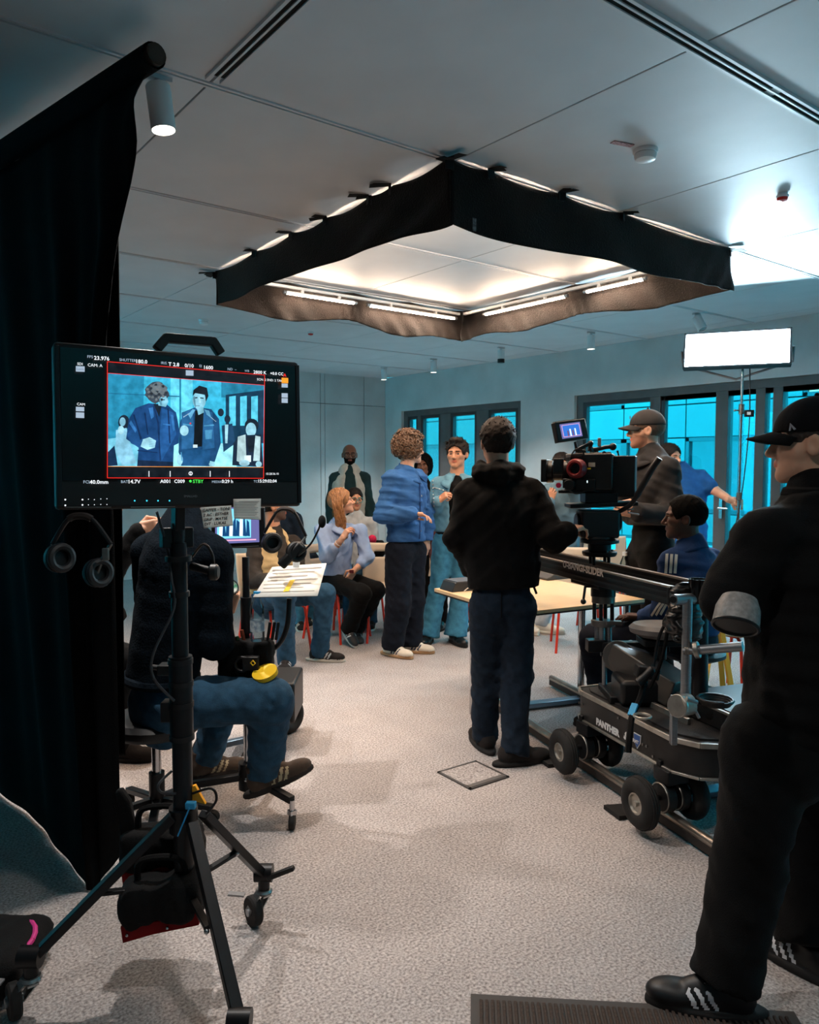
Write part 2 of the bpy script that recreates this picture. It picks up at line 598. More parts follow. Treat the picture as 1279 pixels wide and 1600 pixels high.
for i in range(20):
    a, b = YF[i], YF[i + 1]
    mid = (a + b) / 2
    fpanel(a, b, 2.14, 2.86)                  # bright spandrel band
    fpanel(a, b, -.1, .52)
    wide = (i % 3 != 1)
    if wide:
        fwin(a, b, .52, 2.14)
    else:
        fpanel(a, mid, .52, 2.14); fwin(mid, b, .52, 2.14)
    if 7.0 < mid < 7.6 or 9.0 < mid < 10.0:
        fwin(a + .1, a + .75, 2.86, 3.55, WARM); fpanel(a + .75, b, 2.86, 3.55)
    elif mid > 11 and mid < 14.5:
        fwin(a, b, 2.86, 3.5)
    else:
        fpanel(a, b, 2.86, 3.55)
    fpanel(a, b, 3.55, 4.3)
# returning wing of the same building seen through the left windows
tag(rebase(put('courtyard_paving', MB().box((11.4, 9, -.2), (7.0, 36, .1)), mat('paving', (120, 122, 122), .9, var=.1, vscale=3)), (11.4, 9, -.2)), 'grey courtyard paving outside the window wall', 'paving')

# ------------------------------------------------ floor socket lid
sk = [G(683, 1208), G(742, 1190), G(795, 1215), G(735, 1234)]
sc_ = sum(sk, Vector()) / 4
sxv = (sk[1] - sk[0] + sk[2] - sk[3]).normalized(); syv = Vector((-sxv.y, sxv.x, 0))
t = thing('floor_socket', 'square floor socket lid with grey metal rim set in the carpet', 'floor socket', sc_)
fr = MB()
for sgn in (-1, 1):
    fr.box(sc_ + sxv * (.122 * sgn) + ZV * .003, (.014, .258, .008), sxv, syv)
    fr.box(sc_ + syv * (.122 * sgn) + ZV * .003, (.258, .014, .008), sxv, syv)
put('rim', fr, mat('socket_rim', (82, 80, 80), .5, metal=.4), t, smooth=False)
put('lid', MB().box(sc_ + ZV * .002, (.23, .23, .008), sxv, syv), CARPET, t, smooth=False)
put('cable_flap', MB().box(sc_ - syv * .105 + ZV * .006, (.23, .028, .006), sxv, syv), mat('socket_flap', (105, 102, 100), .5, metal=.3), t, smooth=False)
# ================================================================== CEILING LIGHT RIG
RX0, RX1, RY0, RY1 = 2.40, 4.84, 2.80, 5.45
rig = thing('black_fabric_skirt', 'square black fabric light skirt taped under the ceiling around glowing tubes', 'light skirt', ((RX0 + RX1) / 2, (RY0 + RY1) / 2, H))
tape_spots = {}
def skirt(p0, p1, tapes, drop, seed, scallop=(), name='skirt_panel', wave=.012):
    p0 = Vector(p0); p1 = Vector(p1); d = (p1 - p0); L = d.length; d.normalize(); nrm = Vector((-d.y, d.x, 0))
    rnd = random.Random(seed); ph = [rnd.uniform(0, 6.3) for _ in range(6)]
    ts = sorted([0.0] + list(tapes) + [1.0])
    def fn(u, v):
        k = 0
        for i in range(len(ts) - 1):
            if ts[i] <= u <= ts[i + 1]:
                k = i
        loc = (u - ts[k]) / max(1e-6, ts[k + 1] - ts[k])
        sag = .022 * math.sin(PI * loc) * min(1, (ts[k + 1] - ts[k]) * L / .4)
        top = H - .004 - sag
        dr = drop + .012 * math.sin(5 * u + ph[0]) + .008 * math.sin(13 * u + ph[1])
        for c, w, a in scallop:
            dr += a * math.exp(-((u - c) / w) ** 2)
        z = top - (top - (H - dr)) * v
        off = wave * (.25 + v) * (math.sin(u * 11 + ph[2] + 1.5 * v) + .6 * math.sin(u * 23 + ph[3] - 2 * v) + .5 * math.sin(u * 5 + 3 * v + ph[4]))
        for c, w, a in scallop:
            s_ = (u - c) / w
            off += .05 * a / .05 * .35 * math.exp(-s_ * s_) * math.sin(v * PI) + .012 * v * math.sin(7 * v + 9 * s_) * math.exp(-s_ * s_)
        return p0 + d * (L * u) + nrm * off + Vector((0, 0, z - p0.z))
    return put(name, MB().grid(fn, 90, 18), DUVETW, rig, solid=.004, angle=80)
DUVETW = mat('black_skirt_cloth', (18, 13, 11), 0.97, var=0.35, vscale=10, bump=0.5, bscale=120, spec=0.15, sheen=.1)
near_t = [(778, 258), (893, 293), (985, 327)]
left_t = [(405, 392), (455, 362), (512, 338), (570, 303), (592, 282)]
tn = [(G(x, y, H).x - RX0) / (RX1 - RX0) for x, y in near_t]
tl = [(G(x, y, H).y - RY0) / (RY1 - RY0) for x, y in left_t]
skirt((RX0, RY0, H), (RX1, RY0, H), tn, .30, 1, [(0.95, .1, .0)])
skirt((RX0, RY1, H), (RX0, RY0, H), [1 - a for a in tl], .25, 2, [(.95, .25, .07)])
skirt((RX1, RY1, H), (RX0, RY1, H), [.25, .5, .75], .255, 3, [(.03, .08, .02), (.30, .12, .055), (.75, .14, .05), (.52, .05, -.01)], wave=.016)
skirt((RX1, RY0, H), (RX1, RY1, H), [.25, .5, .75], .255, 4, [(.97, .08, .03), (.72, .12, .055), (.25, .14, .05), (.48, .05, -.01)], wave=.016)
TAPE = mat('gaffer_tape', (12, 12, 13), 0.75)
def tape(p, d1, n=2, seed=0):
    rnd = random.Random(seed)
    for k in range(n):
        a = rnd.uniform(-.7, .7)
        dv = Vector((d1.x * math.cos(a) - d1.y * math.sin(a), d1.x * math.sin(a) + d1.y * math.cos(a), rnd.uniform(-.12, -.02)))
        q = p + d1 * rnd.uniform(-.02, .02)
        b = MB()
        L = rnd.uniform(.07, .11)
        s = dv.cross(ZV).normalized()
        b.add([q - s * .022 + ZV * -.006, q + s * .022 + ZV * -.006, q + dv * L + s * .022 + ZV * -.012, q + dv * L - s * .022 + ZV * -.010,
               q - s * .022 - ZV * .05 - d1 * .0, q + s * .022 - ZV * .05], [(0, 1, 2, 3), (0, 4, 5, 1)])
        put('tape_strip', b, TAPE, rig, solid=.002, smooth=False)
for i, a in enumerate(tn):
    tape(Vector((RX0 + a * (RX1 - RX0), RY0 - .012, H)), Vector((0, -1, 0)), 2, i)
for i, a in enumerate(tl):
    tape(Vector((RX0 - .012, RY0 + a * (RY1 - RY0), H)), Vector((-1, 0, 0)), 2, 10 + i)
for i, (x_, y_, dx, dy) in enumerate([(RX0, RY0, -.7, -.7), (RX1, RY0, .7, -.7), (RX0, RY1, -.7, .7)]):
    tape(Vector((x_, y_, H - .01)), Vector((dx, dy, 0)), 4, 30 + i)
# small handwritten tag on the near panel
pt = onY(741, 351, RY0 - .022)
put('paper_tag', MB().box(pt, (.022, .002, .06)), mat('grey_paper', (120, 120, 120), .8, col2=(70, 70, 70), vscale=40), rig, smooth=False)

TUBE = mat('lit_tube', (255, 240, 210), .4, emit=(255, 223, 194), estr=TUBE_STR)
def led_tube(p0, p1, label):
    p0 = Vector(p0); p1 = Vector(p1); d = (p1 - p0).normalized()
    t = thing('led_tube_light', label, 'tube light', (p0 + p1) / 2, 0, 'glowing tubes inside the ceiling skirt')
    n_ = d.cross(ZV).normalized()
    arc = [(n_ * math.cos(a) - ZV * math.sin(a)) * .014 for a in [PI * (.17 + .66 * k / 10) for k in range(11)]]
    put('tube', MB().add([q + e for q in (p0 + d * .03, p1 - d * .03) for e in arc], [tuple(range(11)), tuple(range(21, 10, -1))] + [(k, k + 1, 12 + k, 11 + k) for k in range(10)]), TUBE, t)
    put('channel', MB().box((p0 + p1) / 2 + ZV * .006, ((p1 - p0).length - .06, .032, .010), d, n_), WHITEP, t, smooth=False)
    for a, b in ((p0, p0 + d * .03), (p1 - d * .03, p1)):
        put('end_cap', MB().cyl(a, b, .0145, n=14), ALU, t)
    for f in (.25, .75):
        q = p0.lerp(p1, f)
        put('clip', MB().box(q + ZV * .02, (.02, .02, .03)), WHITEP, t, smooth=False)
    return t
YT, XT = RY1 - .10, RX1 - .10
ZT = 2.893
def spanx(a, b):
    return (onY(a[0], a[1], YT).x, onY(b[0], b[1], YT).x)
xa, xb = spanx((442, 453), (557, 472)); xc, xd_ = spanx((573, 473), (713, 497))
ya, yb = onX(755, 491, XT).y, onX(887, 460, XT).y
yc, yd = onX(912, 455, XT).y, onX(1010, 432, XT).y
led_tube((xa, YT, ZT), (xb, YT, ZT), 'warm glowing tube at left end of the ceiling skirt, far left side')
led_tube((xc, YT, ZT), (xd_, YT, ZT), 'warm glowing tube left of the far corner inside the ceiling skirt')
led_tube((XT, ya, ZT), (XT, yb, ZT), 'warm glowing tube right of the far corner inside the ceiling skirt')
led_tube((XT, yc, ZT), (XT, yd, ZT), 'warm glowing tube at right end of the ceiling skirt, far right side')
hid = ['warm tube hidden by the right near cloth, next to the nearest skirt corner', 'warm tube hidden by the right near cloth, next to the right skirt corner', 'warm tube hidden by the left near cloth, next to the nearest skirt corner', 'warm tube hidden by the left near cloth, next to the left skirt corner']
led_tube((RX0 + .12, RY0 + .10, ZT), (RX0 + 1.15, RY0 + .10, ZT), hid[0])
led_tube((RX0 + 1.28, RY0 + .10, ZT), (RX1 - .12, RY0 + .10, ZT), hid[1])
led_tube((RX0 + .10, RY0 + .20, ZT), (RX0 + .10, RY0 + 1.25, ZT), hid[2])
led_tube((RX0 + .10, RY0 + 1.38, ZT), (RX0 + .10, RY1 - .15, ZT), hid[3])
put('batten', MB().box(((RX0 + RX1) / 2, YT + .01, ZT + .045), (RX1 - RX0 - .25, .03, .02)).box((XT + .01, (RY0 + RY1) / 2, ZT + .045), (.03, RY1 - RY0 - .25, .02))
    .box(((RX0 + RX1) / 2, RY0 + .10, ZT + .045), (RX1 - RX0 - .25, .03, .02)).box((RX0 + .10, (RY0 + RY1) / 2, ZT + .045), (.03, RY1 - RY0 - .25, .02)), WHITEP, rig, smooth=False)

# ------------------------------------------------ ceiling fittings
LAMPON = mat('lamp_face_on', (255, 255, 250), .4, emit=(255, 246, 226), estr=9.0)
LAMPOFF = mat('lamp_face_off', (150, 150, 150), .3)
def spot(p, d, L, r, label, on=False, dark=False, watt=0.0, size=95):
    """p = ceiling point, d = beam direction"""
    p = Vector(p); d = Vector(d).normalized()
    t = thing('ceiling_spotlight', label, 'spotlight', p, 0, 'cylinder spotlights on the ceiling')
    m = WHITEP if not dark else BLACK
    put('mount', MB().box(p - ZV * .008, (.10, .03, .016)).cyl(p - ZV * .01, p - ZV * .05, .012), RAILM, t)
    a = p - ZV * .035
    put('housing', MB().lathe([(r * .9, 0), (r, .006), (r, L), (r * .93, L), (r * .9, L - .012)], a, d, 24), WHITEP, t)
    put('lens', MB().lathe([(r * .91, L - .011), (0.0, L - .008)], a, d, 24), LAMPON if on else LAMPOFF, t)
    if watt:
        ld = bpy.data.lights.new('spot_lamp', 'SPOT')
        ld.energy = watt
        ld.color = (1.0, .93, .87)
        ld.spot_size = math.radians(size)
        ld.spot_blend = .7
        ld.shadow_soft_size = .032
        lo_ = bpy.data.objects.new('spot_lamp', ld)
        COL.objects.link(lo_)
        lo_.parent = t
        lo_.location = a + d * (L + .004) - p
        lo_.rotation_euler = d.to_track_quat('-Z', 'Y').to_euler()
    if dark:
        put('baffle', MB().lathe([(r * 1.02, L * .72), (r * 1.02, L + .004), (r * .93, L + .004)], a, d, 24), BLACK, t)
    return t
spot(G(246, 118, H), RT * .12 - ZV + FH * -.02, .165, .045, 'lit white cylinder spotlight beside the black drape pole', True, watt=105, size=100)
for yy in (-.9, 1.0, 4.2, 5.5):  # unseen lamps added to brighten the foreground and the floor behind the drape
    spot((1.09, yy, H), (0, 0, -1), .15, .042, {-.9: 'added fill spotlight far behind the viewer, outside the picture', 1.0: 'added fill spotlight just above the viewer, outside the picture', 4.2: 'added fill spotlight hidden close behind the black drape', 5.5: 'added fill spotlight hidden farther behind the black drape'}[yy], True, watt=130 if yy > 2 else 36, size=112)
S5 = [((592, 573), 'white ceiling spotlight nearest the concrete corner'), ((672, 560), 'white ceiling spotlight above the curly-haired man'),
      ((801, 545), 'white ceiling spotlight with black baffle above the hooded man'), ((925, 519), 'white ceiling spotlight right of the black light skirt')]
for i, (xy, lb) in enumerate(S5):
    g = G(xy[0], xy[1], H)
    spot((6.72, g.y, H), (0, 0, -1), .15, .042, lb, True, i == 2, watt=150)
spot((6.7, 4.2, H), Vector((-.05, -.45, -.75)), .15, .045, 'tilted white ceiling spotlight next to the bright light panel')
def detector(p, label, r=.05):
    t = thing('smoke_detector', label, 'smoke detector', p, 0, 'smoke detectors')
    p = Vector(p)
    put('base', MB().lathe([(r, 0), (r, .014), (r * .95, .018)], p, (0, 0, -1), 24), WHITEP, t)
    put('sensor_head', MB().lathe([(r * .9, .02), (r * .9, .032), (r * .8, .045), (r * .4, .052), (0, .053)], p, (0, 0, -1), 24), WHITEP, t)
    put('vent_slots', MB().lathe([(r * .86, .017), (r * .86, .021)], p, (0, 0, -1), 24), BLACK, t)
    return t
detector(G(1008, 234, H), 'white smoke detector beside the small pink sticker on the ceiling', .055)
detector(G(318, 500, H), 'distant white smoke detector above the field monitor')
def alarm(p, label, r=.032):
    t = thing('alarm_beacon', label, 'alarm beacon', p, 0, 'ceiling alarm beacons')
    p = Vector(p)
    put('base', MB().lathe([(r * .8, 0), (r * .8, .008), (r, .012), (r, .024)], p, (0, 0, -1), 24), WHITEP, t)
    put('red_lens', MB().lathe([(r * .9, .024), (r * .75, .038), (0, .044)], p, (0, 0, -1), 20), mat('red_lens', (200, 50, 45), .3), t)
alarm(G(1222, 302, H), 'ceiling beacon with red lens near the right photo edge')
alarm(G(485, 518, H), 'tiny distant ceiling beacon with red lens left of the cloth')
p = G(972, 224, H)
st = put('ceiling_sticker', MB().box(p - ZV * .003, (.11, .03, .003), (RT * .93 + FH * .38).normalized(), (FH * .93 - RT * .38).normalized()), mat('pink_print', (196, 150, 152), .6, col2=(120, 70, 75), vscale=60, stretch=(1, 6, 1)), smooth=False)
tag(rebase(st, p), 'small pink printed sticker on ceiling beside the smoke detector', 'sticker')
# ================================================================== IMPLICIT BODIES (numpy signed distance + surface nets)
def V3(p):
    return np.array((p[0], p[1], p[2]), dtype=np.float32)

def d_cone(P, a, b, ra, rb):
    a = V3(a); b = V3(b)
    ab = b - a
    L2 = float(ab @ ab) + 1e-9
    t = np.clip(((P - a) @ ab) / L2, 0, 1)
    q = P - a - t[:, None] * ab
    return np.sqrt((q * q).sum(1)) - (ra + (rb - ra) * t)

def d_ell(P, c, ax, r):
    """ellipsoid: ax = 3 unit axes (rows), r = radii"""
    q = (P - V3(c)) @ np.asarray(ax, dtype=np.float32).T
    r = np.array(r, dtype=np.float32)
    k0 = np.sqrt(((q / r) ** 2).sum(1))
    k1 = np.sqrt(((q / (r * r)) ** 2).sum(1)) + 1e-6
    return k0 * (k0 - 1.0) / k1

def d_flat(P, a, b, ra, rb, side, fwd, k):
    """round cone squashed along fwd by factor k (elliptic cross-section)"""
    f = V3(fwd)
    def sq(p):
        t = p @ f
        return p + np.outer(t, f) * (1.0 / k - 1.0) if p.ndim == 2 else p + f * (t * (1.0 / k - 1.0))
    return d_cone(sq(P), sq(V3(a)), sq(V3(b)), ra, rb) * k ** 0.5

def d_box(P, c, ax, h, r):
    q = np.abs((P - V3(c)) @ np.asarray(ax, dtype=np.float32).T) - (np.array(h, dtype=np.float32) - r)
    return np.sqrt((np.maximum(q, 0) ** 2).sum(1)) + np.minimum(q.max(1), 0) - r

def smin(a, b, k):
    h = np.clip(0.5 + 0.5 * (b - a) / k, 0, 1)
    return b + (a - b) * h - k * h * (1 - h)

def smax(a, b, k):
    return -smin(-a, -b, k)

def wrinkle(P, amp, fr, seed):
    rs = np.random.RandomState(seed)
    out = np.zeros(len(P), dtype=np.float32)
    fr = fr * 1.9
    w = np.sin(P @ rs.randn(3).astype(np.float32) * fr * .35 + rs.rand() * 6) * 1.2
    for k in range(4):
        d = rs.randn(3).astype(np.float32)
        d /= np.linalg.norm(d)
        d[2] *= 1.6
        sn = np.sin(P @ d * fr * (0.7 + .55 * k) + rs.rand() * 6 + w * (1 + .4 * k))
        out += (.5 * sn + .9 * (.45 - np.sqrt(np.abs(sn) + .02))) / (1 + .45 * k)
    return amp * out * .85

def nets(f, lo, hi, h):
    """mesh of f(P)=0 in the box lo..hi with voxel h; two-level evaluation"""
    B = 4
    lo = np.array(lo, dtype=np.float32) - 2 * h
    n = np.maximum(2, np.ceil((np.array(hi) + 2 * h - lo) / (h * B)).astype(int))
    cx = [lo[i] + (np.arange(n[i]) + .5) * h * B for i in range(3)]
    Cg = np.stack(np.meshgrid(*cx, indexing='ij'), -1).reshape(-1, 3).astype(np.float32)
    dc = f(Cg)
    act = np.abs(dc) < h * B * 1.25 + .006
    N = n * B
    vals = np.repeat(np.repeat(np.repeat(dc.reshape(n), B, 0), B, 1), B, 2).astype(np.float32)
    off = np.stack(np.meshgrid(*[(np.arange(B) + .5 - B / 2) * h] * 3, indexing='ij'), -1).reshape(-1, 3).astype(np.float32)
    ia = np.nonzero(act)[0]
    if len(ia) == 0:
        return np.zeros((0, 3)), np.zeros((0, 4), int)
    Pf = (Cg[ia][:, None, :] + off[None]).reshape(-1, 3)
    df = f(Pf).reshape(len(ia), B, B, B)
    vb = vals.reshape(n[0], B, n[1], B, n[2], B)
    i, j, k = np.unravel_index(ia, n)
    for a in range(B):
        for b in range(B):
            for c in range(B):
                vb[i, a, j, b, k, c] = df[:, a, b, c]
    vals = vb.reshape(N)
    o = lo + .5 * h
    s = vals < 0
    Mx, My, Mz = N - 1
    acc = np.zeros((Mx, My, Mz, 3), dtype=np.float32)
    cnt = np.zeros((Mx, My, Mz), dtype=np.float32)
    cor = [(a, b, c) for a in (0, 1) for b in (0, 1) for c in (0, 1)]
    def sub(A, c):
        return A[c[0]:c[0] + Mx, c[1]:c[1] + My, c[2]:c[2] + Mz]
    for ci in cor:
        for ax in range(3):
            if ci[ax] == 0:
                cj = list(ci); cj[ax] = 1; cj = tuple(cj)
                sa, sb = sub(s, ci), sub(s, cj)
                m = sa != sb
                idx = np.nonzero(m)
                va, vb2 = sub(vals, ci)[idx], sub(vals, cj)[idx]
                t = va / (va - vb2 + 1e-12)
                p = np.zeros((len(t), 3), dtype=np.float32)
                for q in range(3):
                    p[:, q] = ci[q]
                p[:, ax] += t
                acc[idx] += p
                cnt[idx] += 1
    cell = cnt > 0
    ids = -np.ones((Mx, My, Mz), dtype=np.int64)
    ci = np.nonzero(cell)
    ids[ci] = np.arange(len(ci[0]))
    verts = (np.stack(ci, -1) + acc[ci] / cnt[ci][:, None]) * h + o
    faces = []
    for ax in range(3):
        u, v = (ax + 1) % 3, (ax + 2) % 3
        sl0 = [slice(1, -1)] * 3; sl1 = [slice(1, -1)] * 3
        sl0[ax] = slice(0, -1); sl1[ax] = slice(1, None)
        A = s[tuple(sl0)]; Bm = s[tuple(sl1)]
        e = np.nonzero(A != Bm)
        flip = A[e]
        base = [e[q] + (0 if q == ax else 1) for q in range(3)]
        def cid(du, dv):
            c = [b.copy() for b in base]
            c[u] = c[u] - du; c[v] = c[v] - dv
            c = [np.clip(c[q], 0, (Mx, My, Mz)[q] - 1) for q in range(3)]
            return ids[c[0], c[1], c[2]]
        q = np.stack([cid(1, 1), cid(0, 1), cid(0, 0), cid(1, 0)], -1)
        q[~flip] = q[~flip][:, ::-1]
        faces.append(q)
    fc = np.concatenate(faces)
    fc = fc[(fc >= 0).all(1)]
    return verts, fc

def add_np(mb, verts, faces, mi=None):
    o = len(mb.v)
    mb.v += [tuple(map(float, p)) for p in verts]
    mb.f += [tuple(int(x) + o for x in f) for f in faces]
    mb.m += ([0] * len(faces) if mi is None else [int(x) for x in mi])

def solid(prims, k=.02, cuts=(), wr=None, minus=(), cut_r=.004):
    """prims: list of callables P->d ; returns combined callable"""
    def f(P):
        d = None
        for p in prims:
            e = p(P)
            d = e if d is None else smin(d, e, k)
        for m_, kk in minus:
            d = smax(d, -m_(P), kk)
        if wr is not None:
            d = d + wrinkle(P, *wr)
        for (o, n) in cuts:                       # keep the side the normal does not point to
            d = smax(d, (P - V3(o)) @ V3(n), cut_r)
        return d
    return f

def bounds(pts, r):
    a = np.array([tuple(p) for p in pts])
    return a.min(0) - r, a.max(0) + r

SKINS = {}
def skin_mat(name, c):
    return mat('skin_' + name, c, .5, var=.07, vscale=25, bump=.05, bscale=150, spec=.35)

# ------------------------------------------------------------------ head
def make_head(mb, c, fwd, up, S=1.0, h=.0048, neck=None, beard=None, cut_lo=None, gaze=0.0, female=False, brow=1.0):
    """adds head + neck to mb. materials: 0 skin 1 lip 2 brow/beard 3 eye white 4 iris. returns frame"""
    c = V3(c); f = V3(Vector(fwd).normalized()); u = Vector(up); fv = Vector(fwd).normalized()
    x = fv.cross(u).normalized(); u = x.cross(fv).normalized()
    ax = np.array([V3(x), f, V3(u)], dtype=np.float32)
    def L(P):
        return (P - c) @ ax.T / S
    I = np.eye(3, dtype=np.float32)
    jw = .052 if female else .058
    def fn(P):
        q = L(P)
        qm = q.copy(); qm[:, 0] = np.abs(qm[:, 0])
        d = d_ell(q, (0, -.014, .03), I, (.076, .096, .086))
        d = smin(d, d_ell(q, (0, .022, -.035), I, (jw, .066, .072)), .03)
        d = smin(d, d_cone(qm, (.03, .03, -.06), (.008, .068, -.09), .026, .021), .025)
        d = smin(d, d_cone(qm, (.038, .062, -.012), (.05, .03, -.018), .02, .022), .02)
        d = smin(d, d_cone(qm, (.012, .083, .022), (.045, .066, .026), .010, .010), .014)
        d = smax(d, -d_ell(qm, (.031, .098, .003), I, (.019, .020, .012)), .012)
        d = smin(d, d_cone(q, (0, .086, .012), (0, .106, -.026), .007, .0115), .009)
        d = smin(d, d_cone(qm, (.0, .098, -.030), (.012, .091, -.031), .009, .008), .006)
        d = smin(d, d_cone(qm, (0, .088, -.0515), (.017, .081, -.0525), .0062, .0035), .005)
        d = smin(d, d_cone(qm, (0, .087, -.0605), (.015, .081, -.0575), .0070, .0035), .005)
        d = smax(d, -d_cone(qm, (0, .098, -.0562), (.02, .087, -.0562), .0018, .0012), .003)
        ear = d_ell(qm, (.079, -.008, -.004), np.array([[.96, .28, 0], [-.28, .96, 0], [0, 0, 1]], dtype=np.float32), (.0095, .021, .031))
        ear = smax(ear, -d_ell(qm, (.091, -.004, -.002), I, (.010, .011, .018)), .006)
        d = smin(d, ear, .006)
        return d
    nk = V3(neck) if neck is not None else c - V3(u) * .2 * S - f * .03 * S
    nb = c - f * (.018 * S) - V3(u) * (.05 * S)
    nr = (.046 if female else .054) * S
    def full(P):
        d = fn(P) * S
        return smin(d, d_cone(P, nb, nk, nr, nr * 1.12), .02)
    pts = [c + ax.T @ np.array(p) * S for p in ((.1, .12, .13), (-.1, -.12, -.14), (.1, -.12, -.14), (-.1, .12, .13), (.1, .12, -.14), (-.1, -.12, .13), (-.1, .12, -.14), (.1, -.12, .13))] + [nk]
    lo, hi = bounds(pts, .05)
    vs, fs = nets(full, lo, hi, h * S)
    cen = L(vs[fs].mean(1))
    ac = np.abs(cen[:, 0])
    mi = np.zeros(len(fs), int)
    mi[(ac < .021) & (cen[:, 1] > .082) & (cen[:, 2] < -.046) & (cen[:, 2] > -.0665)] = 1
    if brow:
        mi[(ac > .013) & (ac < .043) & (cen[:, 1] > .064) & (cen[:, 2] > .020 + .0) & (cen[:, 2] < .0285)] = 2
    if beard == 'full':
        b = (cen[:, 1] > -.005) & (cen[:, 2] < -.030 - .25 * np.maximum(0, .05 - cen[:, 1])) & (cen[:, 2] > -.125)
        b &= ~((ac < .021) & (cen[:, 2] > -.0665) & (cen[:, 2] < -.046))
        b &= ~((cen[:, 2] > -.040) & (ac < .05) & (cen[:, 1] > .05))
        mi[b] = 2
    add_np(mb, vs, fs, mi)
    for sx in (-1, 1):                             # eyes
        e = c + ax.T @ np.array((.031 * sx, .0752, .003)) * S
        n0 = len(mb.f)
        mb.cur = 3
        mb.ball(e, (.0125 * S, .0095 * S, .0062 * S), 12, 8, X=tuple(map(float, ax[0])), Y=tuple(map(float, ax[1])))
        g = c + ax.T @ np.array((.031 * sx + .0045 * gaze, .0806, .0034)) * S
        mb.cur = 4
        mb.ball(g, (.0060 * S, .0050 * S, .0060 * S), 10, 6, X=tuple(map(float, ax[0])), Y=tuple(map(float, ax[1])))
        mb.cur = 0
    def W_(p):
        return Vector(c + ax.T @ np.array(p, dtype=np.float32) * S)
    return dict(c=c, ax=ax, S=S, L=L, W=W_, x=x, f=fv, u=u)

